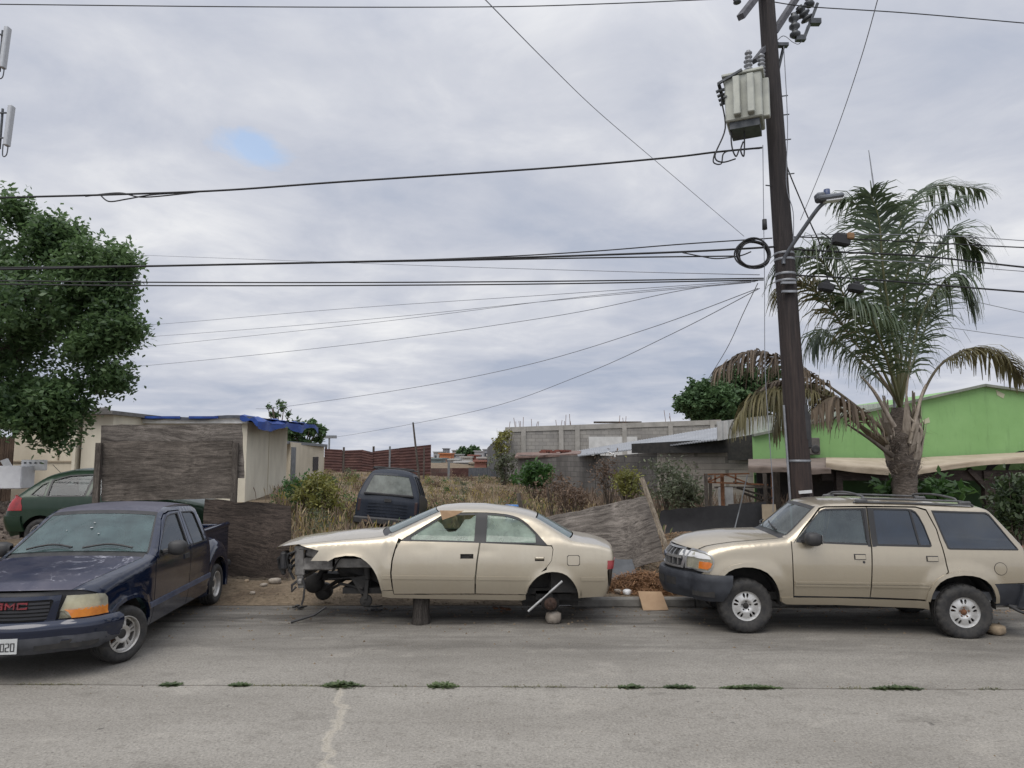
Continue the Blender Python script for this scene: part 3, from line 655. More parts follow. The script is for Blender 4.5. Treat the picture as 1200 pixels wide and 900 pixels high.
    for sg in (-1, 1):
        y = sg*.66; su = MB()
        su.lathe([(0, -.03), (.07, -.03), (.085, -.02), (.085, .02), (.05, .04), (0, .04)], (.09, y-.03*sg, .31), 'Y', 20); su.bar((.09, y, .34), (.10, y-.05*sg, .62), .045); su.tube([(.10, y-.05*sg, .6), (.06, y-.12*sg, .95)], .05, 8)
        su.bar((.09, y, .28), (-.05, sg*.25, .44), .06, .03); su.tube([(-.48, sg*.5, .58), (-.1, sg*.56, .62), (.09, y, .36)], .014, 6); su.tube([(-.5, sg*.2, .40), (-.3, sg*.5, .52), (.05, y, .48)], .02, 6)
        su.add([(-.12, y, .62), (.02, y, .40), (.12, y+.04, .46), (.08, y+.02, .66)], [(0, 1, 2, 3)])
        su.build('front_suspension', K['deep'], root); su = MB()
        for x in (2.69,):
            su.lathe([(0, -.05), (.045, -.05), (.05, -.04), (.125, -.035), (.13, -.02), (.13, .05), (0, .05)], (x-.02, y-.06*sg, .29), 'Y', 28)
            su.bar((x, y, .30), (x-.02, y-.1*sg, .62), .05); su.tube([(x+.02, y-.1*sg, .5), (x+.03, y-.12*sg, .80)], .055, 10); su.bar((x, y, .28), (x-.5, sg*.45, .42), .04)
        su.build('rear_suspension', K['deep'], root)
    su = MB()
    su.lathe([(0, -.10), (.10, -.1), (.13, -.06), (.13, .06), (0, .1)], (-.84, .66, .20), 'Y', 22); su.lathe([(0, -.10), (.12, -.1), (.155, -.04), (.15, .06), (0, .1)], (-.98, .60, .34), 'Y', 22); su.bar((-.95, .6, .34), (-.7, .4, .7), .09); su.tube([(-.84, .6, .22), (-.5, .3, .45)], .03, 6)
    su.build('drive_hub', K['deep'], root)
    hb = MB()
    hb.lathe([(0, -.012), (.035, -.012), (.042, -.004), (.085, -.002), (.088, .01), (0, .01)], (2.67, -.745, .29), 'Y', 26)
    for k in range(5): hb.lathe([(0, -.03), (.008, -.03), (.008, .01)], (2.67+.057*math.cos(k*2*PI/5+.4), -.745, .29+.057*math.sin(k*2*PI/5+.4)), 'Y', 8)
    hb.build('brake_hub', mat('dark_hub', (.045, .028, .022), (.085, .05, .036), 14, .8, .2, bump=.3), root)
    return root
sedan()
# things under the sedan
def stump_post():
    mb = MB(); b = Vector((-1.285, 10.02, 0)); n = 14
    rs = [1+.07*math.sin(3*k*2*PI/n+1)+random.uniform(-.04, .04) for k in range(n)]
    def pr(z, s_): return [(b.x+rs[k]*s_*math.cos(2*PI*k/n)+.012*z, b.y+rs[k]*s_*math.sin(2*PI*k/n), z) for k in range(n)]
    rings = [pr(z, s_) for z, s_ in ((0, .132), (.1, .118), (.25, .115), (.382, .122))]; v = sum(rings, [])
    mb.add(v, [(j*n+k, j*n+(k+1) % n, (j+1)*n+(k+1) % n, (j+1)*n+k) for j in range(3) for k in range(n)]+[tuple(range(3*n, 4*n))], False)
    mb.build('tree_stump', wood('stump_wood', (.026, .023, .021), (.085, .075, .066), 1.4, 'z', .8), label='short upright wood stump holding up the gold sedan', cat='stump')
stump_post()
def rock(name, c, size, m, seed, label, cat='stone', group=None, rz=0):
    r_ = random.Random(seed); mb = MB(); n = 12; mrows = 7; v = []
    for j in range(mrows+1):
        th = PI*j/mrows
        for k in range(n):
            a = 2*PI*k/n; f = 1+r_.uniform(-.12, .12)+.12*math.sin(2*a+seed)+.1*math.sin(3*th+a)
            cl = lambda q: max(-.8, min(.8, q))
            v.append((cl(math.sin(th)*math.cos(a)*f)*size[0]/1.6, cl(math.sin(th)*math.sin(a)*f)*size[1]/1.6, cl(math.cos(th))*size[2]/1.6+size[2]/2))
    mb.add(v, [(j*n+k, j*n+(k+1) % n, (j+1)*n+(k+1) % n, (j+1)*n+k) for j in range(mrows) for k in range(n)], True)
    o = mb.build(name, m, None, label, cat, group); o.location = c; o.rotation_euler = (0, 0, rz); return o
K['stone'] = mat('stone', (.33, .29, .24), (.20, .17, .14), 9, .9, bump=.6, bsc=20)
K['tanstone'] = mat('tan_stone', (.36, .28, .19), (.22, .17, .115), 9, .9, bump=.6, bsc=16)
g = G(648, 728); rock('stone', (g.x, 10.02, 0), (.19, .16, .16), K['stone'], 3, 'grey broken stone wedged under the bare rear hub of the gold sedan', rz=.4)
mb = MB(); a = P(619, 716.5, 9.70); b = P(659, 681, 9.70); mb.tube([a, a+(b-a)*.4], .016, 8); mb.tube([a+(b-a)*.4, a+(b-a)*.62], .011, 8); mb.tube([a+(b-a)*.62, b], .016, 8)
mb.build('silver_rod', mat('silver_rod', (.42, .42, .42), (.30, .30, .29), 12, .45, .4), label='silver metal rod leaning across the bare rear hub', cat='rod')
# ---- gold four-door SUV
def suv():
    yaw = math.atan2(9.17776-9.40041, 5.79057-3.08478); W = .845
    o = Vector((3.0848, 9.4004, 0)); root = empty('parked_suv', o+Matrix.Rotation(yaw, 3, 'Z') @ Vector((0, W+.01, 0)), yaw, label='tan four-door SUV with dark bumpers and a roof rack parked at the kerb', cat='car')
    gold = paint('tan_paint', (.385, .335, .25), (.325, .29, .235), .25, .6, .36, .45, .8)
    dk = mat('bumper_grey', (.012, .014, .019), (.028, .031, .038), 5, .55, bump=.1)
    E = [(-.62, .74, .22, -.31, 0), (-.62, .86, .22, -.31, 0), (-.605, .98, .21, -.31, .01), (-.56, 1.055, .18, -.27, .045), (-.46, 1.105, .15, -.18, .085), (-.33, 1.135, .12, -.09, .10), (-.1, 1.172, .10, -.02, .10), (.2, 1.20, .09, -.02, .08),
         (.60, 1.235, .07, -.15, .05), (1.04, 1.66, .07, -.08, .035), (1.22, 1.695, .08, 0, .04), (1.65, 1.705, .08, 0, .045), (2.3, 1.69, .08, 0, .045), (2.75, 1.668, .08, 0, .045), (3.12, 1.652, .07, .03, .03), (3.24, 1.61, .06, .06, .02),
         (3.56, 1.175, .05, .07, 0), (3.60, .95, .06, .07, 0), (3.61, .70, .06, .07, 0), (3.60, .42, .06, .07, 0)]
    far = [(-.439, .40), (-.425, .46), (-.389, .56), (-.35, .65), (-.30, .73), (-.221, .805), (-.14, .845), (-.03, .868), (.09, .866), (.19, .842), (.276, .80), (.34, .735), (.385, .66), (.42, .57), (.437, .49), (.445, .42)]
    rar = [(2.318, .34), (2.325, .45), (2.345, .55), (2.385, .64), (2.44, .705), (2.52, .755), (2.62, .786), (2.735, .80), (2.843, .795), (2.93, .775), (3.01, .735), (3.065, .68), (3.105, .61), (3.13, .53), (3.14, .44)]
    fd_, rd_ = np.array(densify(far, .03)[:-30]), np.array(densify(rar, .03)[:-30])
    def base(x, z):
        w_ = W-.055*np.clip((z-.80)/.42, 0, 1)**2-.07*np.maximum((.76-z)/.38, 0)**2
        w_ = w_-(np.sqrt((z-1.17)**2+.0016)+(z-1.17))*.135-.035*np.clip((.2-x)/.8, 0, 1)**2-.03*np.clip((x-2.6)/.9, 0, 1)**2
        for q in (fd_, rd_):
            d = np.min(np.hypot(x[:, None]-q[None, :, 0], z[:, None]-q[None, :, 1]), axis=1); w_ = w_+.028*np.clip(1-d/.15, 0, 1)**.7*np.clip((.99-z)/.08, 0, 1)
        return w_
    c = Car(root, E, base)
    body = MB()
    c.wrapset(0, 3)
    hl_side = [(-.62, .815), (-.50, .82), (-.462, .86), (-.455, .94), (-.475, 1.01), (-.53, 1.045), (-.57, 1.05)]
    c.side(body, [('E', 2.85, 7.9), (.622, 1.21), (.612, .738), (.622, .40), (.445, .42)]+far[::-1][1:-6]+[(-.33, .737), (-.56, .744)]+hl_side[1:-1], gap=.004)
    win_f = [(.685, 1.185), (.70, 1.215), (.80, 1.32), (1.02, 1.575), (1.07, 1.608), (1.13, 1.624), (1.62, 1.634)]
    win_r = [(1.72, 1.636), (2.17, 1.63), (2.24, 1.618), (2.285, 1.59), (2.32, 1.53), (2.362, 1.41), (2.405, 1.20), (2.405, 1.155), (2.38, 1.14)]
    top = [(.66, 1.175)]+[(x, z) for x, z in win_f]+win_r+[(1.7, 1.14), (.7, 1.165)]
    qh = [(2.49, 1.605), (3.175, 1.585), (3.215, 1.56), (3.48, 1.125), (3.47, 1.112), (2.625, 1.117), (2.60, 1.13)]
    c.side(body, [('E', 7.9, 18.0), (3.52, .70), (3.11, .688)]+rar[::-1][3:11]+[(2.565, .831), (2.553, .987), (2.511, 1.366), (2.425, 1.62), (2.30, 1.655), (1.66, 1.66), (1.12, 1.65), (1.05, 1.63), (.80, 1.36), (.655, 1.18)], [qh], gap=.003)
    # door frames around the windows are part of the doors
    c.strip(body, 9, 15, ns=22); c.strip(body, 15, 19, ns=16)
    c.strip(body, 7.9, 9, -1, -.95, ns=2); c.strip(body, 7.9, 9, .95, 1, ns=2)
    c.side(body, [(.455, .475), (1.15, .482), (2.30, .460), (2.325, .345), (2.26, .36), (1.15, .385), (.60, .38), (.52, .385), (.455, .42)], gap=.002, off=.022, h=.025)
    c.lip(body, far, .05, .016, 2, -2); c.lip(body, rar, .05, .016, 1)
    body.build('body', gold, root)
    for c.S, (x0_, x1_) in [(S_, q_) for S_ in ((-1,), (1,)) for q_ in ((.635, 1.585), (1.605, 2.32))]:
        ml = MB(); c.side(ml, [(x0_, .628), (x1_, .628), (x1_, .650), (x0_, .650)], off=.019, ret=.02, h=.02); c.side(ml, [(x0_, .664), (x1_, .664), (x1_, .688), (x0_, .688)], off=.019, ret=.02, h=.02); ml.build('side_moulding', gold, root)
    c.S = (-1, 1)
    hood = MB(); c.strip(hood, 2.95, 7.75, -.975, .975, nt=40, ns=24); hood.build('hood', gold, root)
    for c.S, (lab, items, hole) in [(S_, q_) for S_ in ((-1,), (1,)) for q_ in (('f', [(.628, 1.205), (.618, .738), (.628, .494), (1.586, .492), (1.636, 1.111), (1.66, 1.645), (1.12, 1.638), (1.065, 1.622), (.81, 1.345), (.66, 1.18)], win_f+[(1.625, 1.155)]),
                             ('r', [(1.594, .492), (2.30, .474), (2.322, .55), (2.375, .66), (2.45, .735), (2.555, .835), (2.545, .987), (2.503, 1.366), (2.418, 1.605), (2.30, 1.643), (1.668, 1.645), (1.645, 1.111)], [(1.705, 1.15)]+win_r))]:
        d = MB(); c.side(d, items, [hole], gap=.004, h=.05); do = d.build('door', gold, root)
        hx = 1.48 if lab == 'f' else 2.385; hz = 1.012 if lab == 'f' else .998
        k = MB()
        c.side(k, [(hx-.075, hz-.036), (hx+.075, hz-.036), (hx+.075, hz+.036), (hx-.075, hz+.036)], off=.002, ret=.004, mi=1)
        c.side(k, [(hx-.064, hz-.026), (hx+.064, hz-.026), (hx+.064, hz+.026), (hx-.064, hz+.026)], off=.02, ret=.02, mi=0, h=.03)
        if lab == 'f': c.side(k, circ(1.525, .945, .016, n=10), off=.004, ret=.004, mi=1)
        k.build('handle', [gold, K['black']], do)
        sl_ = MB(); cz = 1.36; hc = np.array(hole).mean(0); inn = [tuple(hc+(np.array(p)-hc)*(.945, .90)) for p in hole]; out = [tuple(hc+(np.array(p)-hc)*1.02) for p in hole]
        c.side(sl_, out, [inn], off=-.003, ret=.015)
        if lab == 'r':
            c.side(sl_, [(2.20, 1.64), (2.225, 1.64), (2.275, 1.14), (2.25, 1.14)], off=-.004, ret=.01); c.side(sl_, [(1.668, 1.636), (1.722, 1.636), (1.708, 1.145), (1.655, 1.14)], off=.004, ret=.01)
        else: c.side(sl_, [(1.612, 1.63), (1.652, 1.636), (1.632, 1.14), (1.60, 1.145)], off=.004, ret=.01); c.side(sl_, [(.695, 1.19), (.84, 1.34), (.80, 1.18)], off=.003, ret=.01)
        sl_.build('window_seal', K['seal'], do)
        gw = MB(); c.side(gw, hole, off=-.015, ret=0); gw.build('window', G_SUVF if lab == 'f' else G_DARK, do)
    hc = np.array(qh).mean(0)
    for c.S in ((-1,), (1,)):
        sq = MB(); c.side(sq, [tuple(hc+(np.array(p)-hc)*1.012) for p in qh], [[tuple(hc+(np.array(p)-hc)*(.965, .93))[0:2] for p in qh]], off=.002, ret=.015)
        sq.build('window_seal', K['seal'], root)
    c.S = (-1, 1); 
    for c.S in ((-1,), (1,)): gq = MB(); c.side(gq, qh, off=-.006, ret=0); gq.build('window', G_DARK, root)
    c.S = (-1, 1)
    ws = MB(); c.strip(ws, 8.03, 8.97, -.95, .95, nt=12, ns=18); wo = ws.build('windshield', glass('clear_windshield', (.55, .64, .60), 1.0, .12, (.5, .55, .52)), root)
    we = MB()
    for a, b in ((-.965, -.935), (.935, .965)): c.strip(we, 7.98, 9.02, a, b, nt=12, ns=1, off=.004)
    c.strip(we, 8.88, 9.0, -.95, .95, nt=2, ns=14, off=.003); c.strip(we, 7.7, 8.08, -.985, .985, nt=4, ns=18, off=-.012)
    for y0, y1 in ((-.55, -.05), (.1, .6)):
        p0 = c.at(np.array([8.06]), np.array([y0/.78]))[0]; p1 = c.at(np.array([8.22]), np.array([y1/.78]))[0]
        we.tube([p0+[-.03, 0, .02], (p0+p1)/2+[-.05, 0, .03], p1+[-.02, 0, .02]], .010, 6)
    we.build('windshield_trim', K['black'], root)
    # bumper
    bp = MB()
    prof = lambda l, z: .085-.05*np.clip((.55-z)/.12, 0, 1)**1.5-.05*np.clip((z-.735)/.03, 0, 1)**2-.035*np.clip((np.abs(l)-.75)/.4, 0, 1)
    Lw = 1.02
    c.wrap(bp, [(-Lw-.02, .755), (Lw+.02, .755), (Lw, .62), (Lw-.11, .42), (.80, .415), (-.80, .415), (-Lw+.11, .42), (-Lw, .62)], h=.045, offn=prof, ret=.09)
    dkk = MB(); c.wrap(dkk, [(-.98, .60), (-.56, .60), (-.56, .585), (-.98, .585)], off=.089, ret=.01)
    bo = bp.build('front_bumper', dk, root)
    hb = MB()
    for l in (-.70, .70): c.wrap(hb, [(l-.11, .475), (l+.09, .475), (l+.09, .54), (l-.11, .55)], off=.082, ret=.0)
    for l0, l1 in ((-.42, -.26), (-.22, -.02), (.02, .22), (.26, .42)): c.wrap(hb, [(l0, .56), (l1, .56), (l1, .66), (l0, .66)], off=.088, ret=0)
    hb.build('bumper_slot', K['deep'], bo)
    fs = MB(); c.wrap(fs, [(-.80, .74), (.80, .74), (.80, 1.06), (-.80, 1.06)], off=-.03); fs.build('front_panel', K['black'], root)
    # grille
    chg = mat('grille_chrome_grey', (.42, .42, .42), (.30, .30, .30), 7, .3, .7)
    gp = [(-.47, .79), (.47, .79), (.50, .91), (.46, 1.07), (-.46, 1.07), (-.50, .91)]; gi = [(-.44, .815), (.44, .815), (.465, .91), (.43, 1.045), (-.43, 1.045), (-.465, .91)]
    gr = MB(); c.wrap(gr, gp, [gi], off=.014, ret=.04)
    for z in (.93,): c.wrap(gr, [(-.44, z-.017), (.44, z-.017), (.44, z+.017), (-.44, z+.017)], off=.008, ret=.03)
    for k in range(-4, 5): c.wrap(gr, [(k*.095-.007, .825), (k*.095+.007, .825), (k*.095+.007, 1.035), (k*.095-.007, 1.035)], off=.0, ret=.03, h=.1)
    gro = gr.build('grille', chg, root)
    ov = MB(); c.wrap(ov, circ(0, .93, .085, n=24, ry=.036), off=.02, ret=.02, h=.03); ov.build('badge', mat('badge_grey', (.12, .13, .16), rough=.3, metal=.5), gro)
    for sg in (-1, 1):
        W_ = float(c.w(np.array([-.60]), np.array([.9]))[0]); l1 = W_+.135
        hp = [(sg*l, z) for l, z in ((.50, .80), (.75, .785), (l1-.06, .79), (l1-.02, .82), (l1, .89), (l1-.005, .95), (l1-.04, 1.01), (l1-.12, 1.045), (.54, 1.065), (.50, .94))]
        hr_ = MB(); c.wrap(hr_, hp, off=-.012, h=.04); ho = hr_.build('headlight', mat('headlight_reflector', (.50, .49, .42), (.36, .355, .32), 18, .4, .2), root)
        hc = np.array(hp).mean(0); inn = [tuple(hc+(np.array(p)-hc)*(.94, .88)) for p in hp]
        be = MB(); c.wrap(be, [tuple(hc+(np.array(p)-hc)*1.03) for p in hp], [inn], off=.014, ret=.03); be.build('bezel', chg, ho)
        ln = MB(); c.wrap(ln, inn, off=.010, h=.04); ln.build('lens', G_LENS, ho)
        am = MB(); c.wrap(am, [(sg*l, z) for l, z in ((l1-.17, .825), (l1-.07, .82), (l1-.035, .85), (l1-.02, .90), (l1-.05, .915), (l1-.165, .915))], off=.013, ret=.02, h=.03); am.build('turn_signal', K['amber'], ho)
        cl = MB(); c.wrap(cl, [(sg*l, z) for l, z in ((l1-.40, .955), (l1-.04, .955), (l1-.06, .99), (l1-.13, 1.02), (l1-.39, 1.04))], off=.013, ret=.01, h=.03); cl.build('clear_lamp', K['whitep'], ho)
    # cladding behind the rear wheel and rear bumper
    rb = MB(); c.side(rb, [(3.11, .688), (3.53, .692), (3.53, .41), (3.16, .41), (3.135, .46)]+rar[::-1][1:4], off=.014, ret=.06)
    c.front = False; c.wrapset(17, 19); c.wrap(rb, [(-.9, .40), (.9, .40), (.9, .69), (-.9, .69)], off=.06, ret=.05); rb.build('rear_bumper', dk, root)
    hang = MB(); hang.tube([(3.30, -.80, .42), (3.40, -.82, .36), (3.62, -.86, .27)], .022, 6); hang.tube([(3.33, -.78, .40), (3.55, -.8, .38), (3.7, -.8, .36)], .03, 6); hang.build('hanging_trim', K['black'], root)
    fdr = MB(); c.side(fdr, circ(3.223, .88, .075, n=24), sides=(-1,), off=.003, ret=.004, h=.05); fdo = fdr.build('fuel_door', gold, root)
    fg = MB(); c.side(fg, circ(3.223, .88, .082, n=24), [circ(3.223, .88, .074, n=24)], sides=(-1,), off=.0012, ret=0, h=.05); fg.build('fuel_door_gap', K['deep'], fdo)
    for sg in (-1, 1): tl = MB(); c.wrap(tl, [(sg*.74, .75), (sg*.60, .75), (sg*.56, 1.15), (sg*.64, 1.15)], off=.004, ret=.01); tl.build('tail_light', K['redlens'], root)
    # mirror, rack
    for sg in (-1, 1):
        mi = MB(); yb = float(c.w(np.array([.80]), np.array([1.2]))[0])
        n = 14; v = []
        for j, (dy, ry, rz_) in enumerate(((.05, .05, .05), (.06, .085, .075), (.12, .105, .088), (.20, .10, .085), (.235, .075, .06))):
            v += [(.86+ry*math.copysign(abs(math.cos(a))**.7, math.cos(a))*1.0, sg*(yb+dy), 1.245+rz_*math.copysign(abs(math.sin(a))**.7, math.sin(a))) for a in np.linspace(0, 2*PI, n, endpoint=False)]
        mi.add(v, [(j*n+k, j*n+(k+1) % n, (j+1)*n+(k+1) % n, (j+1)*n+k) for j in range(4) for k in range(n)]+[tuple(range(4*n, 5*n)), tuple(range(n))], True)
        mi.bar((.80, sg*(yb-.01), 1.20), (.83, sg*(yb+.08), 1.22), .10, .05, bev=.01); mo = mi.build('mirror', K['black'], root)
        mg = MB(); mg.box((.958, sg*(yb+.145), 1.245), (.008, .15, .12), None, .002); mg.build('mirror_glass', K['chrome'], mo)
    rk = MB(); grm = mat('roof_rack_grey', (.05, .05, .052), (.10, .10, .10), 6, .5)
    for sg in (-1, 1):
        y = sg*.60
        rk.tube(smoothpath([(1.52, y, 1.70), (1.62, y, 1.745), (1.75, y, 1.755), (2.75, y, 1.728), (2.95, y, 1.71), (3.06, y, 1.66)], 5), .016, 6); rk.bar((1.55, y, 1.715), (3.02, y, 1.675), .05, .02)
        for x in (1.62, 2.95): rk.box((x, y, 1.725 if x < 2 else 1.70), (.16, .05, .05), None, .015)
    for x, z in ((1.66, 1.775), (2.85, 1.75)): rk.tube(smoothpath([(x, -.60, z-.03), (x, -.52, z+.008), (x, 0, z+.035), (x, .52, z+.008), (x, .60, z-.03)], 5), .016, 6)
    rk.build('roof_rack', grm, root)
    # interior
    it = MB()
    for y in (-.38, .38): q = seat_mb(1.28, y, .72, .52, .25, True, .62); it.add(q.v, q.f)
    q = seat_mb(2.15, 0, .76, 1.3, .25, False, .60); it.add(q.v, q.f); it.build('seats', K['greycloth'], root)
    ds = MB(); ds.box((.80, 0, 1.06), (.42, 1.4, .24), None, .06); ds.box((1.95, 0, .52), (2.9, 1.5, .1)); ds.box((3.42, 0, .85), (.06, 1.5, .6)); q = steering_wheel(1.05, -.38, 1.12); ds.add(q.v, q.f); ds.build('dashboard', K['greycloth'], root)
    un = MB(); un.box((1.6, 0, .46), (3.6, 1.25, .10)); un.box((.0, 0, .72), (.9, .95, .5)); un.box((1.45, -.55, .36), (.45, .12, .10), None, .02); un.box((1.75, -.5, .37), (.5, .06, .05)); un.tube([(2.747, -.75, .33), (2.747, .75, .33)], .05, 8); un.tube([(0, -.75, .34), (0, .75, .34)], .05, 8)
    un.lathe([(0, -.13), (.1, -.12), (.14, 0), (.1, .12), (0, .13)], (2.747, 0, .33), 'Y', 14)
    for q in (c.well(0.0, .40, .46, .83, .36, -5, 185), c.well(2.73, .40, .415, .83, .36, -5, 185)): un.add(q.v, q.f)
    un.tube([(2.0, -.45, .36), (2.4, -.5, .36), (2.95, -.55, .45), (3.5, -.6, .38)], .03, 8); un.build('underbody', K['deep'], root)
    wt = MB(); wt.box((3.06, -.72, .48), (.13, .03, .09), Matrix.Rotation(.2, 3, 'Y')); wt.build('mud_flap', K['whitep'], root)
    # wheels
    Rt = .352
    hs = slots(.205, 5, True, .50, .80, .075, PI/2, .17)
    for x, sg, fl in ((0, -1, 0), (0, 1, 0), (2.747, -1, 1), (2.747, 1, 0)):
        ty = tyre_mesh(Rt, .235, .20, 1, flat=.035 if fl else 0)
        rim = rim_mesh(.205, .19, hs, [(0, .035), (.28, .03), (.33, .012), (.45, .012), (.85, .028), (.93, .02)], 0)
        hub = MB(); hub.lathe([(0, -.075), (.035, -.075), (.04, -.065), (.042, -.03), (.06, -.03)], n=18)
        for k in range(5): hub.lathe([(0, -.085), (.009, -.085), (.011, -.06)], (.058*math.cos(k*2*PI/5+.3), 0, .058*math.sin(k*2*PI/5+.3)), 'Y', 8)
        put_wheel(root, (x+.005, sg*(W-.135+(.02 if fl else 0)), .352-(.03 if fl else 0)), R(4) if x == 0 else 0, ty, rim, K['alloy'], (hub, K['rust'] if fl else K['deep']), sg)
    return root
suv()
g = G(1167, 744); rock('stone', (g.x+.02, g.y+.02, 0), (.22, .18, .13), K['tanstone'], 5, 'flat tan stone chocked behind the rear wheel of the tan SUV', rz=.1)

# ---- dark blue stepside pickup
def pickup():
    th = R(95.5); W = .93
    root = empty('parked_pickup', (-5.26, 8.12, 0), th, label='dark blue pickup with faded hood facing the camera beside the gold sedan', cat='pickup')
    blue = paint('blue_paint', (.004, .009, .027), (.045, .05, .07), .12, .1, .05, .2, .7, spec=.35)
    fade = paint('faded_blue_paint', (.018, .020, .045), (.12, .115, .135), .42, .1, .6, 0, .1, fade=(.06, .059, .08))
    # peeling clear coat lines on the hood
    t = NT('peeling_blue_paint'); n = t.noise(2.0, 8, .6, dist=.8); ed = t.ramp(t.math('ABSOLUTE', t.math('SUBTRACT', n, .545)), [(.0, 1.0), (.016, 0.0)])
    msk = t.ramp(t.noise(1.3, 3, .5, t.vec(loc=(2.7, 1.1, 0))), [(.44, 0.0), (.56, 1.0)]); ed = t.math('MULTIPLY', ed, t.ramp(t.noise(9, 6, .75, t.vec(loc=(1, 6, 2))), [(.42, .1), (.6, 1.0)])); ed = t.math('MULTIPLY', ed, msk); n4 = t.noise(2.6, 7, .6)
    cc = t.mix(t.ramp(n4, [(.35, 0.0), (.7, .85)]), (.007, .010, .034), (.06, .056, .078)); t.color(t.mix(t.math('MULTIPLY', ed, .8), cc, (.46, .46, .51))); t.set('Roughness', .40); t.set('Metallic', .15); t.set('Coat Weight', .2); t.set('Coat Roughness', .25)
    peel = t.m
    E = [(-.60, .60, .26, -.13, 0), (-.60, .72, .26, -.13, 0), (-.59, .84, .25, -.13, .0), (-.55, .905, .19, -.13, .02), (-.45, .945, .14, -.12, .05), (-.2, .995, .10, -.08, .06), (.2, 1.05, .08, -.04, .06), (.58, 1.10, .045, -.18, .045),
         (1.28, 1.60, .08, -.10, .04), (1.48, 1.635, .09, 0, .045), (1.9, 1.645, .09, 0, .045), (2.3, 1.62, .09, .0, .04), (2.42, 1.575, .08, .03, .03), (2.60, 1.10, .07, .04, .0), (2.62, .9, .05, .02, 0), (2.62, .40, .05, .02, 0)]
    far = [(-.40, .30), (-.395, .40), (-.37, .50), (-.31, .59), (-.22, .655), (-.11, .69), (0, .70), (.11, .69), (.22, .655), (.31, .59), (.37, .50), (.395, .40), (.40, .30)]
    fd_ = np.array(densify(far, .03)[:-26])
    def base(x, z):
        w_ = W-.03*np.clip((z-.82)/.3, 0, 1)**2-.04*np.maximum((.60-z)/.3, 0)**2-np.maximum(z-1.09, 0)*.33
        w_ = w_-.20*np.clip((.50-x)/1.10, 0, 1)**1.35
        w_ = w_+.008*bumpf(z, .50, .57, .015)*bumpf(x, .42, 2.6)
        d = np.min(np.hypot(x[:, None]-fd_[None, :, 0], z[:, None]-fd_[None, :, 1]), axis=1); return w_+.03*np.clip(1-d/.075, 0, 1)**.6
    c = Car(root, E, base); c.wrapset(0, 2.9)
    body = MB(); lz = [(-.42, .62), (-.42, .75), (-.46, .845), (-.50, .875)]
    c.side(body, [('E', 3.05, 6.95), (.60, 1.06), (.565, .95), (.55, .60), (.56, .275), (.40, .27)]+far[::-1]+[(-.40, .40), (-.41, .60)]+lz[:3], gap=.004)
    win = [(.70, 1.075), (.76, 1.14), (1.19, 1.475), (1.28, 1.525), (1.40, 1.545), (1.66, 1.545), (1.72, 1.075)]
    win2 = [(1.90, 1.07), (1.80, 1.545), (2.20, 1.525), (2.27, 1.49), (2.37, 1.16), (2.37, 1.07)]
    c.side(body, [('E', 6.95, 14.9), (2.60, .28), (1.735, .275), (1.735, .60), (1.78, 1.06), (1.735, 1.575), (1.40, 1.585), (1.26, 1.56), (1.16, 1.50), (.74, 1.165), (.62, 1.07)], [win2], gap=.003)
    c.strip(body, 6.95, 8, -1, -.965, ns=2); c.strip(body, 6.95, 8, .965, 1, ns=2); c.strip(body, 12, 15, ns=12)
    c.lip(body, far, .035, .014, 1, -1); body.build('body', blue, root)
    rf = MB(); c.strip(rf, 8, 12, ns=20); rf.build('roof', fade, root)
    ho = MB(); c.strip(ho, 3.0, 6.8, -.93, .93, nt=44, ns=26); ho.build('hood', peel, root)
    for a, b in ((-1, -.94), (.94, 1)): he = MB(); c.strip(he, 3.0, 6.95, a, b, nt=36, ns=2); he.build('fender_top', blue, root)
    def pdoor():
     d = MB(); c.side(d, [(.605, 1.05), (.572, .95), (.558, .60), (.565, .28), (1.728, .28), (1.728, .60), (1.772, 1.06), (1.728, 1.568), (1.40, 1.578), (1.265, 1.552), (1.165, 1.49), (.75, 1.158), (.63, 1.07)], [win], gap=.004); do = d.build('door', blue, root)
     k = MB(); c.side(k, [(1.52, .93), (1.67, .93), (1.67, .99), (1.52, .99)], off=.014, ret=.014, h=.05); k.build('handle', K['black'], do); return do
    dos = []
    for c.S in ((-1,), (1,)): dos.append(pdoor())
    c.S = (-1, 1)
    rm_ = mat('moulding_blue', (.04, .055, .10), (.09, .10, .14), 7, .45)
    for c.S in ((-1,), (1,)): q = MB(); c.side(q, [(.42, .497), (2.58, .505), (2.58, .573), (.42, .565)], off=.018, ret=.02); q.build('side_moulding', rm_, root)
    psg = glass('pickup_side_glass', (.22, .25, .25), 1.1, .08)
    for c.S, (hole, nm) in [(S_, q_) for S_ in ((-1,), (1,)) for q_ in ((win, 'f'), (win2, 'r'))]:
        pa = dos[0 if c.S == (-1,) else 1] if nm == 'f' else root
        hc = np.array(hole).mean(0); s_ = MB(); c.side(s_, [tuple(hc+(np.array(p)-hc)*1.015) for p in hole], [[tuple(hc+(np.array(p)-hc)*.93) for p in hole]], off=.001, ret=.015); s_.build('window_seal', K['seal'], pa)
        q = MB(); c.side(q, hole, off=-.015, ret=0); q.build('window', psg, pa)
    c.S = (-1, 1)
    ws = MB(); c.strip(ws, 7.04, 7.96, -.97, .97, nt=14, ns=18); ws.build('windshield', glass('pickup_windshield', (.34, .46, .45), 1.05, .38, (.20, .29, .29)), root)
    we = MB()
    for a, b in ((-.975, -.95), (.95, .975)): c.strip(we, 7.0, 8.02, a, b, nt=12, ns=1, off=.004)
    c.strip(we, 7.9, 8.03, -.95, .95, nt=2, ns=14, off=.003); c.strip(we, 6.75, 7.08, -.985, .985, nt=4, ns=18, off=-.012)
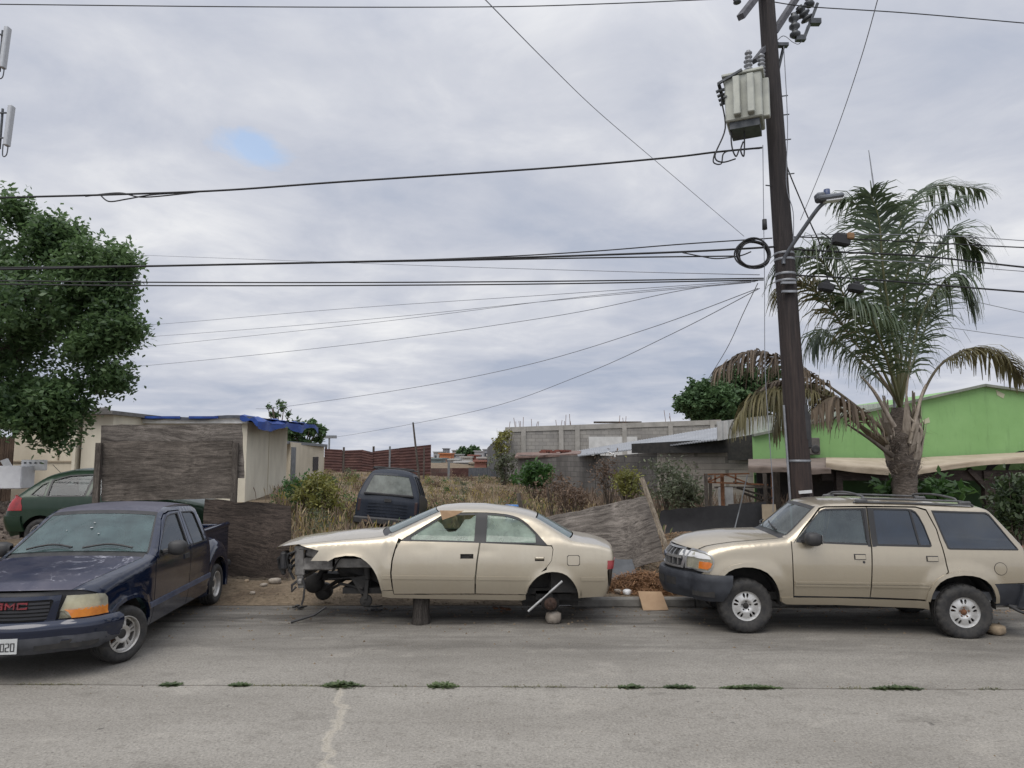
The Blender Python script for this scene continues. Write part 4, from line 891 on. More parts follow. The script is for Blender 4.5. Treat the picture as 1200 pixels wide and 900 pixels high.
    for y0, y1 in ((-.10, -.62), (.55, .02)):
        pts = [c.at(np.array([7.06+.10*math.sin(PI*u)*.9+.02*u]), np.array([(y0+(y1-y0)*u)/.80]))[0]+[-.02, 0, .03] for u in np.linspace(0, 1, 8)]; we.tube(pts, .013, 6)
    we.build('windshield_trim', K['black'], root)
    for t_, q_, r_ in ((7.55, -.03, .018), (7.42, -.20, .012), (7.66, -.02, .01), (7.15, .1, .014), (7.5, .35, .008)):
        p = c.at(np.array([t_]), np.array([q_]))[0]; mk = MB(); mk.lathe([(0, -.003), (r_, -.002), (r_*.9, .003), (0, .004)], tuple(p+[-.008, 0, .010]), 'Z', 7); mk.build('bird_dropping', K['whitep'], root)
    # front bumper with lower valance
    bp = MB(); c.wrapset(0, 2.9)
    prof = lambda l, z: .10-.06*np.clip((.40-z)/.1, 0, 1)**1.5-.07*np.clip((z-.565)/.06, 0, 1)**1.3+.012*np.clip((z-.47)/.03, 0, 1)-.05*np.clip((np.abs(l)-.85)/.25, 0, 1)
    Lw = .80
    c.wrap(bp, [(-Lw, .615), (Lw, .615), (Lw-.01, .44), (Lw-.05, .37), (.62, .30), (-.62, .30), (-Lw+.05, .37), (-Lw+.01, .44)], h=.04, offn=prof, ret=.10)
    bo = bp.build('front_bumper', blue, root)
    va = MB(); c.wrap(va, [(-.86, .40), (-.75, .34), (-.70, .405), (.70, .405), (.75, .34), (.86, .40), (.90, .30), (.7, .23), (-.7, .23), (-.90, .30)][0:0] or [(-.58, .465), (.58, .465), (.65, .45), (.70, .395), (.78, .385), (.75, .355), (.62, .293), (-.62, .293), (-.75, .355), (-.78, .385), (-.70, .395), (-.65, .45)], h=.04, offn=lambda l, z: prof(l, z)+.004, ret=.03)
    vo = va.build('valance', mat('valance_grey', (.03, .033, .04), (.06, .062, .07), 6, .55), root)
    for sg in (-1, 1): sl2 = MB(); c.wrap(sl2, [(sg*l, z) for l, z in ((.26, .335), (.56, .335), (.60, .36), (.60, .41), (.56, .43), (.26, .43))], off=.10, ret=.01, h=.04); sl2.build('bumper_slot', K['deep'], vo)
    fs = MB(); c.wrap(fs, [(-.86, .575), (.86, .575), (.86, .90), (-.86, .90)], off=-.035); fs.build('front_panel', K['black'], root)
    gr = MB(); c.wrap(gr, [(-.40, .595), (-.35, .575), (.35, .575), (.40, .595), (.44, .865), (-.44, .865)], [[(-.33, .625), (-.30, .61), (.30, .61), (.33, .625), (.38, .815), (.36, .83), (-.36, .83), (-.38, .815)]], off=.02, ret=.05)
    gro = gr.build('grille', blue, root)
    gb = MB(); c.wrap(gb, [(-.34, .61), (.34, .61), (.39, .83), (-.39, .83)], off=-.005, mi=1)
    for z in (.645, .682, .72, .757, .795): c.wrap(gb, [(-.35, z-.011), (.35, z-.011), (.35, z+.011), (-.35, z+.011)], off=.012, ret=.02)
    gb.build('grille_bar', [mat('grille_bar_grey', (.022, .023, .027), rough=.45), K['deep']], gro)
    # raised red letters on the grille
    def stroke(mb, segs, x0, wd, ht, z0, th_=.013):
        for a, b in segs:
            (ax, az), (bx, bz) = a, b; dx, dz = (bx-ax)*wd, (bz-az)*ht; l = math.hypot(dx, dz); nx, nz = -dz/l*th_/2, dx/l*th_/2; ex, ez = dx/l*th_*.4, dz/l*th_*.4
            A = (x0+ax*wd, z0+az*ht); B = (x0+bx*wd, z0+bz*ht)
            c.wrap(mb, [(A[0]-ex+nx, A[1]-ez+nz), (A[0]-ex-nx, A[1]-ez-nz), (B[0]+ex-nx, B[1]+ez-nz), (B[0]+ex+nx, B[1]+ez+nz)], off=.03, ret=.02, h=.06)
    Gs = [((1, .82), (1, 1)), ((1, 1), (0, 1)), ((0, 1), (0, 0)), ((0, 0), (1, 0)), ((1, 0), (1, .5)), ((1, .5), (.55, .5))]
    Ms = [((0, 0), (0, 1)), ((0, 1), (.5, .35)), ((.5, .35), (1, 1)), ((1, 1), (1, 0))]
    Cs = [((1, .82), (1, 1)), ((1, 1), (0, 1)), ((0, 1), (0, 0)), ((0, 0), (1, 0)), ((1, 0), (1, .18))]
    em = MB()
    # l runs to the viewer's right when negative (the car's left)
    for segs, x0 in ((Gs, -.152), (Ms, -.039), (Cs, .074)):
        stroke(em, [((1-a[0], a[1]), (1-b[0], b[1])) for a, b in segs], -x0-.085, .078, .052, .752)
    em.build('emblem', mat('emblem_red', (.22, .022, .028), (.12, .02, .024), 9, .4), gro)
    pl = MB(); c.wrap(pl, [(-.135, .325), (.175, .325), (.175, .475), (-.135, .475)], off=.115, ret=.01); po = pl.build('licence_plate', mat('plate_white', (.55, .56, .55), (.42, .43, .42), 8, .5), root)
    dg = MB(); zero = [((0, 0), (0, 1)), ((0, 1), (1, 1)), ((1, 1), (1, 0)), ((1, 0), (0, 0))]; two = [((0, 1), (1, 1)), ((1, 1), (1, .55)), ((1, .55), (0, .45)), ((0, .45), (0, 0)), ((0, 0), (1, 0))]
    def st2(mb, segs, x0, wd, ht, z0, th_):
        for a, b in segs:
            (ax, az), (bx, bz) = a, b; dx, dz = (bx-ax)*wd, (bz-az)*ht; l = math.hypot(dx, dz); nx, nz = -dz/l*th_/2, dx/l*th_/2; ex, ez = dx/l*th_*.4, dz/l*th_*.4
            A = (x0+ax*wd, z0+az*ht); B = (x0+bx*wd, z0+bz*ht)
            c.wrap(mb, [(A[0]-ex+nx, A[1]-ez+nz), (A[0]-ex-nx, A[1]-ez-nz), (B[0]+ex-nx, B[1]+ez-nz), (B[0]+ex+nx, B[1]+ez+nz)], off=.118, ret=0, h=.06)
    for segs, x0 in ((zero, -.112), (two, -.070), (zero, -.028), (zero[1:]+[((.5, .5), (1, .5))], .030)): st2(dg, [((1-a[0], a[1]), (1-b[0], b[1])) for a, b in segs], x0, .026, .075, .355, .009)
    dg.build('plate_number', K['black'], po)
    # headlights: clear above, amber below
    for sg in (-1, 1):
        l0, l1 = .43, .715
        hp = [(sg*l, z) for l, z in ((l0, .62), (l1, .625), (l1, .70), (l1-.012, .79), (l1-.05, .835), (l1-.12, .85), (l0+.05, .855), (l0+.035, .80))]
        q = MB(); c.wrap(q, hp, off=-.02, h=.04); h_ = q.build('headlight', mat('lamp_reflector', (.72, .70, .58), (.50, .48, .40), 15, .35, .2), root)
        q = MB(); c.wrap(q, [tuple(np.array(hp).mean(0)+(np.array(p)-np.array(hp).mean(0))*1.03) for p in hp], [hp], off=.008, ret=.03); q.build('bezel', K['black'], h_)
        q = MB(); c.wrap(q, [(sg*l, z) for l, z in ((l0+.005, .70), (l1, .70), (l1-.012, .79), (l1-.05, .835), (l1-.12, .85), (l0+.05, .855))], off=.012, ret=.03, h=.035); q.build('lens', glass('yellowed_lens', (.85, .83, .70), 1.0, .55, (.74, .71, .55)), h_)
        q = MB(); c.wrap(q, [(sg*l, z) for l, z in ((l0+.05, .622), (l1, .624), (l1, .718), (l0+.04, .713))], off=.012, ret=.03, h=.035); q.build('turn_signal', mat('orange_lens', (.70, .24, .03), (.52, .16, .02), 10, .2, coat=.5), h_)
        q = MB(); c.wrap(q, [(sg*l, z) for l, z in ((l0, .622), (l0+.045, .624), (l0+.035, .70), (l0+.005, .695))], off=.010, ret=.03, h=.035); q.build('fog_lamp', glass('fog_lens', (.6, .58, .5), 1, .3, (.5, .48, .38)), h_)
    for sg in (-1, 1):                # mirrors
        mi = MB(); yb = float(c.w(np.array([.85]), np.array([1.1]))[0]); n = 14; v = []
        for dy, ry, rz_ in ((.05, .04, .05), (.065, .075, .075), (.13, .09, .095), (.22, .085, .09), (.26, .055, .06)):
            v += [(.88+ry*math.copysign(abs(math.cos(a))**.7, math.cos(a)), sg*(yb+dy), 1.16+rz_*math.copysign(abs(math.sin(a))**.7, math.sin(a))) for a in np.linspace(0, 2*PI, n, endpoint=False)]
        mi.add(v, [(j*n+k_, j*n+(k_+1) % n, (j+1)*n+(k_+1) % n, (j+1)*n+k_) for j in range(4) for k_ in range(n)]+[tuple(range(4*n, 5*n)), tuple(range(n))], True)
        mi.bar((.84, sg*(yb-.01), 1.12), (.87, sg*(yb+.08), 1.13), .10, .05, bev=.01); mi.build('mirror', K['black'], root)
    # bed: straight box with bulged fenders
    bed = MB(); by = .66
    for sg in (-1, 1):
        bed.box((3.46, sg*by, .84), (1.62, .05, .58), None, .015); bed.tube([(2.66, sg*by, 1.14), (4.27, sg*by, 1.14)], .045, 10); bed.box((2.72, sg*.70, .62), (.16, .16, .26), None, .04)
    bed.box((3.46, 0, .58), (1.62, 1.34, .05)); bed.box((2.67, 0, .83), (.05, 1.34, .58)); bed.box((4.27, 0, .84), (.05, 1.36, .60), None, .015)
    bo_ = bed.build('bed', blue, root)
    for sg in (-1, 1):
        fn_ = MB()
        def ff(u, v):
            a = R(-16+212*u); ro = .50+.16*math.sin(PI*u)**1.3; ri = .385
            # v: 0 inner top on the bed side -> outer lip -> return
            prof_ = [(.60, ro+.03), (.70, ro+.03), (.80, ro-.005), (.87, ro-.06), (.90, ro-.12), (.905, ri+.03), (.90, ri), (.84, ri-.005)]
            k_ = v*(len(prof_)-1); i = min(int(k_), len(prof_)-2); q = k_-i; y = prof_[i][0]*(1-q)+prof_[i+1][0]*q; r_ = prof_[i][1]*(1-q)+prof_[i+1][1]*q
            return (3.12-r_*math.cos(a)*1.12, sg*y, .34+r_*math.sin(a)*(1.02))
        fn_.grid(ff, 40, 21); fn_.build('rear_fender', blue, bo_)
    for sg in (-1, 1): tb = MB(); tb.box((4.297, sg*.62, .80), (.02, .07, .22), None, .008); tb.build('tail_light', K['redlens'], root)
    rb2 = MB(); rb2.box((4.33, 0, .46), (.10, 1.45, .13), None, .03); rb2.build('rear_bumper', K['black'], root)
    it = MB(); q = seat_mb(1.55, -.36, .66, .6, .2, True, .55); it.add(q.v, q.f); q = seat_mb(1.55, .36, .66, .6, .2, True, .55); it.add(q.v, q.f); it.build('seats', K['greycloth'], root)
    ds = MB(); ds.box((.85, 0, .98), (.40, 1.45, .20), None, .05); ds.box((1.6, 0, .40), (2.0, 1.5, .1)); q = steering_wheel(1.12, -.36, 1.0); ds.add(q.v, q.f); ds.build('dashboard', mat('dash_teal_grey', (.12, .16, .16), rough=.8), root)
    un = MB(); un.box((1.9, 0, .36), (4.4, 1.0, .12)); un.box((-.05, 0, .58), (.9, .95, .40)); un.tube([(3.12, -.75, .31), (3.12, .75, .31)], .05, 8); un.tube([(0, -.75, .31), (0, .75, .31)], .05, 8)
    q = c.well(0, .30, .41, .88, .42, -5, 185); un.add(q.v, q.f)
    q = c.well(3.12, .30, .43, .84, .25, -5, 185); un.add(q.v, q.f); un.build('underbody', K['deep'], root)
    hs = []
    for kk in range(5):               # five twin spokes: a wide gap between spokes, a slit inside each
        a = 2*PI*kk/5+.25
        def pol(pts): return [(r_*.195*math.cos(a+t), r_*.195*math.sin(a+t)) for r_, t in pts]
        hs.append(pol([(.46, .34), (.50, .46), (.50, .80), (.46, .92), (.66, 1.0), (.83, 1.0), (.87, .90), (.87, .36), (.83, .26), (.66, .26)])); hs.append(pol([(.50, -.045), (.50, .045), (.84, .05), (.84, -.05)]))
    for x, sg in ((0, -1), (0, 1), (3.12, -1), (3.12, 1)):
        ty = tyre_mesh(.312, .225, .197, 0); rim = rim_mesh(.195, .19, hs, [(0, .05), (.30, .045), (.36, .035), (.45, .03), (.88, .055), (.93, .05)], .03)
        hub = MB(); hub.lathe([(0, -.055), (.05, -.053), (.058, -.045), (.06, -.02)], n=22)
        put_wheel(root, (x, sg*.775, .312), R(-27) if x == 0 else 0, ty, rim, K['worn_alloy'], (hub, K['black']), sg)
    return root
pickup()

# ---- green hatchback behind the pickup
def hatch():
    p = P(112, 600, 13.6); root = empty('green_hatchback', (-6.93, 14.75, .56), PI+R(13), label='dark green hatchback seen from its tail lamp side behind the blue pickup', cat='car'); root.scale = (.92, 1, 1)
    gm = paint('green_paint', (.006, .024, .011), (.10, .11, .09), .3, .15, .12, .1, .3, spec=.35); W = .83
    E = [(-.75, .35, .12, -.1, 0), (-.78, .7, .12, -.12, 0), (-.65, .82, .1, -.1, .03), (.3, 1.0, .07, -.08, .05), (1.15, 1.42, .08, -.06, .03), (1.6, 1.50, .09, 0, .04), (2.1, 1.48, .09, 0, .04), (2.55, 1.38, .09, .04, .03), (2.95, 1.05, .08, .1, .02), (3.12, .90, .1, .12, .01), (3.2, .6, .1, .12, 0), (3.12, .35, .1, .1, 0)]
    arch = lambda cx: [(cx+.36*math.cos(a), .29+.36*math.sin(a)) for a in np.linspace(0, PI, 13)]
    c = Car(root, E, lambda x, z: W-.04*np.maximum((z-.75)/.3, 0)**2-.05*np.maximum((.6-z)/.3, 0)**2-np.maximum(z-.98, 0)*.32-.06*np.clip((.2-x)/1, 0, 1)**2-.05*np.clip((x-2.4)/.8, 0, 1)**2, smooth=4)
    w1 = [(.80, 1.0), (1.22, 1.34), (1.5, 1.40), (1.62, 1.0)]; w2 = [(1.70, 1.0), (1.62, 1.41), (2.1, 1.39), (2.40, 1.30), (2.42, 1.0)]; w3 = [(2.48, 1.0), (2.46, 1.27), (2.56, 1.22), (2.72, 1.03)]
    b = MB(); c.side(b, [('E', 1.5, 10.9)]+[(3.05, .25), (2.86, .29)]+arch(2.5)+[(2.1, .22), (.4, .22)]+arch(0)+[(-.38, .29), (-.7, .32)], [w1, w2, w3], ret=.03); c.strip(b, 1, 3, ns=14); c.strip(b, 4, 7.2, ns=14); c.strip(b, 8.4, 11, ns=14)
    c.strip(b, 7.2, 8.4, -1, -.88, ns=2); c.strip(b, 7.2, 8.4, .88, 1, ns=2); b.build('body', gm, root)
    for c.S, hole in [(S_, q_) for S_ in ((-1,), (1,)) for q_ in (w1, w2, w3)]:
        q = MB(); hc = np.array(hole).mean(0); c.side(q, [tuple(hc+(np.array(p)-hc)*1.04) for p in hole], [[tuple(hc+(np.array(p)-hc)*.93) for p in hole]], off=.002, ret=.02); q.build('window_seal', K['seal'], root)
    hg = glass('hatch_glass', (.30, .35, .38), .8, .05, (.2, .23, .26))
    for c.S, hole in [(S_, q_) for S_ in ((-1,), (1,)) for q_ in (w1, w2, w3)]: q = MB(); c.side(q, hole, off=-.02, ret=0); q.build('window', hg, root)
    c.S = (-1, 1)
    q = MB(); c.strip(q, 3.04, 3.96, -.93, .93, ns=12); q.build('windshield', G_WIND, root); q = MB(); c.strip(q, 7.24, 8.36, -.88, .88, ns=12); q.build('rear_window', G_CLEAR, root)
    c.front = False; c.wrapset(8.5, 11)
    for sg in (-1, 1): q = MB(); c.wrap(q, [(sg*l, z) for l, z in ((.48, .74), (1.0, .74), (.98, .82), (.86, .97), (.72, 1.03), (.58, .98))], off=.008, ret=.03); q.build('tail_light', K['redlens'], root)
    q = MB(); c.wrap(q, [(-1.0, .35), (1.0, .35), (1.02, .64), (-1.02, .64)], off=.04, ret=.05); q.build('rear_bumper', gm, root)
    q = MB(); q.tube([(2.45, .1, 1.43), (2.62, .1, 1.60)], .006, 5); q.build('antenna', K['black'], root)
    q = MB()
    for y in (-.36, .36): s_ = seat_mb(1.15, y, .5, .5, .28, True, .58); q.add(s_.v, s_.f)
    s_ = seat_mb(2.0, 0, .52, 1.2, .3, False, .55); q.add(s_.v, s_.f); q.build('seats', K['greycloth'], root)
    q = MB(); q.box((1.2, 0, .3), (3.4, 1.3, .16)); 
    for z_ in (0, 2.5): w_ = c.well(z_, .29, .37, .81, .3); q.add(w_.v, w_.f)
    q.build('underbody', K['deep'], root)
    for x, sg in ((0, -1), (0, 1), (2.5, -1), (2.5, 1)): put_wheel(root, (x, sg*(W-.11), .29), 0, tyre_mesh(.29, .18, .18, n=40), rim_mesh(.18, .15, slots(.18, 6, False, .5, .8, .1), [(0, .03), (.93, .03)]), K['alloy'], None, sg)
hatch()

# ---- old dark SUV sunk in the weeds
def wreck():
    p = P(462, 600, 16.6); root = empty('abandoned_suv', (p.x-.72, 21.4, -.06), 0, rot=(R(-5), R(-3), R(-86)), label='abandoned dark blue SUV seen from behind, sunk in dry weeds', cat='car'); root.scale = (1, .97, 1.12)
    nm = paint('dusty_navy_paint', (.006, .011, .022), (.05, .055, .065), .45, .1, .4, 0, .1, spec=.3); W = .83
    E = [(-.7, .5, .1, -.08, 0), (-.7, .95, .1, -.08, 0), (-.6, 1.02, .06, -.06, .03), (.5, 1.10, .06, -.06, .03), (1.0, 1.60, .07, -.03, .03), (1.3, 1.66, .08, 0, .04), (2.3, 1.67, .08, 0, .04), (3.15, 1.65, .08, .03, .03), (3.28, 1.58, .07, .05, .02), (3.50, 1.08, .06, .06, 0), (3.54, .95, .06, .06, 0), (3.54, .45, .06, .06, 0)]
    arch = lambda cx: [(cx+.40*math.cos(a), .36+.40*math.sin(a)) for a in np.linspace(0, PI, 13)]
    c = Car(root, E, lambda x, z: W-.03*np.maximum((z-.8)/.3, 0)**2-np.maximum(z-1.1, 0)*.13, smooth=1)
    w1 = [(.72, 1.13), (1.12, 1.55), (1.55, 1.57), (1.55, 1.13)]; w2 = [(1.65, 1.13), (1.65, 1.57), (2.3, 1.57), (2.36, 1.13)]; w3 = [(2.5, 1.13), (2.46, 1.57), (3.08, 1.55), (3.30, 1.13)]
    b = MB(); c.side(b, [('E', .6, 10.95)]+[(3.2, .42)]+arch(2.75)+[(2.3, .36), (.42, .36)]+arch(0)+[(-.42, .5)], [w1, w2, w3]); c.strip(b, .6, 3, ns=12); c.strip(b, 4, 8, ns=16)
    c.strip(b, 8, 9, -1, -.86, ns=3); c.strip(b, 8, 9, .86, 1, ns=3); c.strip(b, 8, 8.12, ns=12); b.build('body', nm, root)
    t = MB(); c.strip(t, 8.98, 11, -.99, .99, ns=16, nt=16)
    for z0 in (.62, .69, .76, .83, .90): t.box((3.605, 0, z0), (.012, 1.05, .022))
    to = t.build('tailgate', nm, root); q = MB(); q.box((3.53, 0, 1.10), (.10, 1.3, .05), None, .01); q.box((3.625, 0, .97), (.02, .18, .07)); q.build('handle', K['black'], to)
    q = MB(); c.strip(q, 8.14, 8.96, -.85, .85, ns=12); q.build('rear_window', glass('filthy_glass', (.20, .23, .21), .35, .8, (.25, .27, .25), .15), root)
    for c.S, hole in [(S_, q_) for S_ in ((-1,), (1,)) for q_ in (w1, w2, w3)]: q = MB(); c.side(q, hole, off=-.02, ret=0); q.build('window', G_MURK, root)
    c.S = (-1, 1); q = MB(); c.strip(q, 3.05, 3.95, -.93, .93, ns=10); q.build('windshield', G_DUSTY, root)
    bl = mat('broken_lamp_black', (.03, .012, .012), rough=.5)
    for sg in (-1, 1): q = MB(); q.box((3.52, sg*.735, .83), (.06, .10, .30), None, .02); q.build('tail_light', bl, root)
    q = MB(); q.box((3.64, 0, .50), (.14, 1.66, .16), None, .03); q.build('rear_bumper', K['black'], root)
    q = MB()
    for sg in (-1, 1): q.tube([(1.5, sg*.55, 1.71), (3.0, sg*.55, 1.69)], .02, 6)
    for x in (1.6, 2.9): q.tube([(x, -.55, 1.72), (x, .55, 1.72)], .018, 6)
    q.build('roof_rack', K['black'], root)
    q = MB(); q.box((1.5, 0, .48), (3.8, 1.3, .2)); q.build('underbody', K['deep'], root)
    for x, sg in ((0, -1), (0, 1), (2.75, -1), (2.75, 1)): put_wheel(root, (x, sg*(W-.12), .33), 0, tyre_mesh(.34, .2, .19, n=32), rim_mesh(.19, .15, slots(.19, 5, False, .5, .8, .1), [(0, .03), (.93, .03)]), K['steel'], None, sg)
wreck()
# ------------------------------------------------ ground
def sst(a, b, x):
    t = np.clip((x-a)/(b-a), 0, 1); return t*t*(3-2*t)
def zt(x, y):
    x = np.asarray(x, float); y = np.asarray(y, float)
    kerb = sst(.75, .95, x)*(1-sst(30, 31, x))
    z = (.005+.115*sst(11.15, 12.1, y))*(1-kerb)+.125*kerb
    z = z+.027*np.clip(y-12.6, 0, 32)+.36*sst(-4.5, -8, x)*sst(12.2, 13.6, y)
    z = z+.60*np.exp(-((x-3.6)/1.6)**2-((y-14.4)/1.0)**2)+.10*np.exp(-((x-1.6)/.9)**2-((y-12.3)/.7)**2)
    z = z+.025*np.sin(2.1*x+1.3*y)*np.sin(1.7*y-.6*x)*sst(11.5, 13, y)+.012*np.sin(7*x)*np.sin(6*y+1)*sst(11.4, 12, y)
    return z
def Zt(x, y): return float(zt(x, y))
t = NT('road_concrete'); X, Y, Z = t.sepxyz()
n1 = t.noise(.55, 6, .6, t.vec((.5, 1.2, 1))); n2 = t.noise(2.2, 7, .65, t.vec((.3, 1.5, 1), loc=(3, 1, 0)), .6); n3 = t.noise(42, 6, .85); n4 = t.noise(9, 7, .75)
c = t.ramp(n1, [(.3, (.20, .186, .162)), (.7, (.285, .268, .236))])
seam_y = t.math('ADD', t.math('MULTIPLY', X, .0155), Y)
far_ = t.ramp(t.math('MULTIPLY', seam_y, .1), [(.731, 1.0), (.733, .93)]); c = t.mix(1.0, c, far_, 'MULTIPLY')
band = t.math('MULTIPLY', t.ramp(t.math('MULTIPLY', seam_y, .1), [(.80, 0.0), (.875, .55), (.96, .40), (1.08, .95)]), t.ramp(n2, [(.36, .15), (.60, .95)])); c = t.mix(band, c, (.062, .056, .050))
c = t.mix(t.math('MULTIPLY', t.ramp(n4, [(.5, 0.0), (.68, 1.0)]), .5), c, (.135, .122, .102)); nS = t.noise(1.3, 8, .7, t.vec((.8, 1.2, 1), loc=(9, 4, 0))); c = t.mix(t.ramp(nS, [(.56, 0.0), (.66, .4)]), c, (.11, .10, .085)); c = t.mix(t.ramp(nS, [(.34, .3), (.44, 0.0)]), c, (.36, .335, .29)); c = t.mix(t.ramp(t.noise(7, 3, .6, t.vec(loc=(2, 8, 0))), [(.70, 0.0), (.74, .7)]), c, (.06, .055, .05)); c = t.mix(.8, c, t.ramp(n3, [(.36, .35), (.47, .9), (.55, 1.08), (.64, 1.5)]), 'MULTIPLY')
wob = t.math('MULTIPLY', t.math('SUBTRACT', t.noise(2.6, 8, .75), .5), .085)
ds = t.math('ABSOLUTE', t.math('SUBTRACT', t.math('ADD', seam_y, wob), 7.32)); c = t.mix(t.ramp(ds, [(.004, .8), (.02, 0.0)]), c, (.06, .052, .042))
wx = t.math('MULTIPLY', t.math('SUBTRACT', t.noise(1.9, 7, .7), .5), .5)
dc = t.math('ABSOLUTE', t.math('ADD', t.math('ADD', X, t.math('MULTIPLY', Y, .17)), t.math('SUBTRACT', wx, -.46)))
near_ = t.ramp(t.math('MULTIPLY', seam_y, .1), [(.731, 1.0), (.734, 0.0)])
c = t.mix(t.math('MULTIPLY', near_, t.ramp(t.math('ADD', dc, t.math('MULTIPLY', n4, .05)), [(.025, .8), (.075, 0.0)])), c, (.40, .365, .30)); c = t.mix(t.math('MULTIPLY', t.ramp(dc, [(.002, .45), (.010, 0.0)]), 1.0), c, (.10, .09, .075))
n5 = t.noise(.9, 4, .6, t.vec(loc=(7, 3, 0))); wx2 = t.math('MULTIPLY', t.math('SUBTRACT', t.noise(1.1, 6, .7, t.vec(loc=(5, 5, 0))), .5), 1.5)
for off, sl_ in ((-2.4, -.35), (3.3, .6)):
    d2 = t.math('ABSOLUTE', t.math('ADD', t.math('ADD', X, t.math('MULTIPLY', Y, sl_)), t.math('ADD', wx2, off))); c = t.mix(t.math('MULTIPLY', t.ramp(d2, [(.002, .55), (.012, 0.0)]), t.ramp(n5, [(.45, 0.0), (.6, 1.0)])), c, (.08, .07, .06))
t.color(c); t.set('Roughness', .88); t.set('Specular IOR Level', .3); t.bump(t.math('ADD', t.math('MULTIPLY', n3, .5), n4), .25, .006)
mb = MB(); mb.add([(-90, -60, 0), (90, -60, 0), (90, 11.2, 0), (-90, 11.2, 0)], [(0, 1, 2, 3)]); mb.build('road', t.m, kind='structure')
t = NT('lot_dirt'); n1 = t.noise(.8, 7, .65); n2 = t.noise(14, 6, .7); n3 = t.noise(70, 3, .6); X, Y, Z = t.sepxyz()
c = t.ramp(n1, [(.32, (.12, .09, .062)), (.55, (.20, .155, .105)), (.72, (.27, .22, .155))]); c = t.mix(.75, c, t.ramp(n2, [(.3, .35), (.55, 1.0), (.72, 1.35)]), 'MULTIPLY'); c = t.mix(t.ramp(n3, [(.66, 0.0), (.72, .5)]), c, (.34, .30, .24))
t.color(c); t.set('Roughness', .95); t.set('Specular IOR Level', .2); t.bump(t.math('ADD', n2, t.math('MULTIPLY', n3, .5)), .8, .03)
K['dirt'] = t.m
ys = np.concatenate([[11.17], np.arange(11.2, 16, .12), np.arange(16, 30, .4), np.arange(30, 60, 2), [70, 100, 160, 300, 700, 1500]])
xs = np.concatenate([[-1500, -300, -90, -40, -25], np.arange(-16, 0, .25), np.arange(0, 1.4, .05), np.arange(1.4, 14, .2), [16, 20, 25, 40, 90, 300, 1500]])
XX, YY = np.meshgrid(xs, ys); ZZ = zt(XX, YY); v = np.stack([XX, YY, ZZ], -1).reshape(-1, 3); nx = len(xs)
mb = MB(); mb.add(v, [(j*nx+i, j*nx+i+1, (j+1)*nx+i+1, (j+1)*nx+i) for j in range(len(ys)-1) for i in range(nx-1)], True); mb.build('terrain', K['dirt'], kind='structure')
cm = mat('kerb_concrete', (.20, .19, .17), (.10, .092, .08), 3, .9, bump=.5, bsc=30)
mb = MB()
x = .92
while x < 22:
    l = 1.9+random.uniform(-.1, .1); mb.box((x+l/2-.006, 11.14+random.uniform(-.008, .008), .065), (l-.012, .16, .14), None, .02); x += l
mb.build('kerb', cm, kind='structure')

# ------------------------------------------------ boards
def slab(name, TL, TR, BR, BL, th, m, label=None, cat=None, parent=None, wob=.012, nu=14, nv=10, group=None, warp=.02):
    TL, TR, BR, BL = map(Vector, (TL, TR, BR, BL)); ex = (TR-TL+BR-BL).normalized(); n = ex.cross(TL-BL).normalized(); ez = n.cross(ex)*1.0
    if ez.dot(TL-BL) < 0: ez = -ez
    ey = ez.cross(ex); M = Matrix((ex, ey, ez)).transposed(); o = (BL+BR)/2
    loc = lambda p: M.transposed() @ (p-o)
    a, b, c_, d = map(loc, (TL, TR, BR, BL)); mb = MB()
    ph = random.uniform(0, 9); hsh = lambda i: math.sin(i*12.9898+ph*7.3)*43758.5453 % 1-.5
    def f(u, v, y):
        p = (d*(1-u)+c_*u)*(1-v)+(a*(1-u)+b*u)*v
        e = 0
        if v in (0, 1): p.z += wob*hsh(round(u*97)+v*31)*1.6
        if u in (0, 1): p.x += wob*hsh(round(v*89)+u*17)*1.2
        p.y += y+warp*math.sin(PI*u+ph)*math.sin(2.1*v+ph); return p
    g_ = [[f(i/nu, j/nv, 0) for i in range(nu+1)] for j in range(nv+1)]
    for y in (0, th):
        mb.add([q+Vector((0, y, 0)) for r_ in g_ for q in r_], [(j*(nu+1)+i, j*(nu+1)+i+1, (j+1)*(nu+1)+i+1, (j+1)*(nu+1)+i) for j in range(nv) for i in range(nu)], True)
    rim = [g_[0][i] for i in range(nu+1)]+[g_[j][nu] for j in range(1, nv+1)]+[g_[nv][i] for i in range(nu-1, -1, -1)]+[g_[j][0] for j in range(nv-1, 0, -1)]; k = len(rim)
    mb.add(rim+[q+Vector((0, th, 0)) for q in rim], [(i, (i+1) % k, (i+1) % k+k, i+k) for i in range(k)])
    ob = mb.build(name, m, None, label, cat, group); ob.matrix_world = Matrix.Translation(o) @ M.to_4x4()
    if parent:
        ob.parent = parent; ob.matrix_local = parent.matrix_world.inverted() @ Matrix.Translation(o) @ M.to_4x4() if False else ob.matrix_world
    return ob
W_GREY = wood('weathered_plywood', (.06, .051, .045), (.27, .24, .21), .6, 'x', .9, .8)
W_BROWN = wood('brown_plywood', (.055, .047, .040), (.215, .185, .158), .8, 'x', .8, .1)
W_CHAR = wood('charred_plywood', (.020, .016, .014), (.105, .082, .068), .9, 'x', 1, .5)
W_POST = wood('grey_post', (.05, .042, .036), (.16, .14, .12), 1.2, 'z', .7)
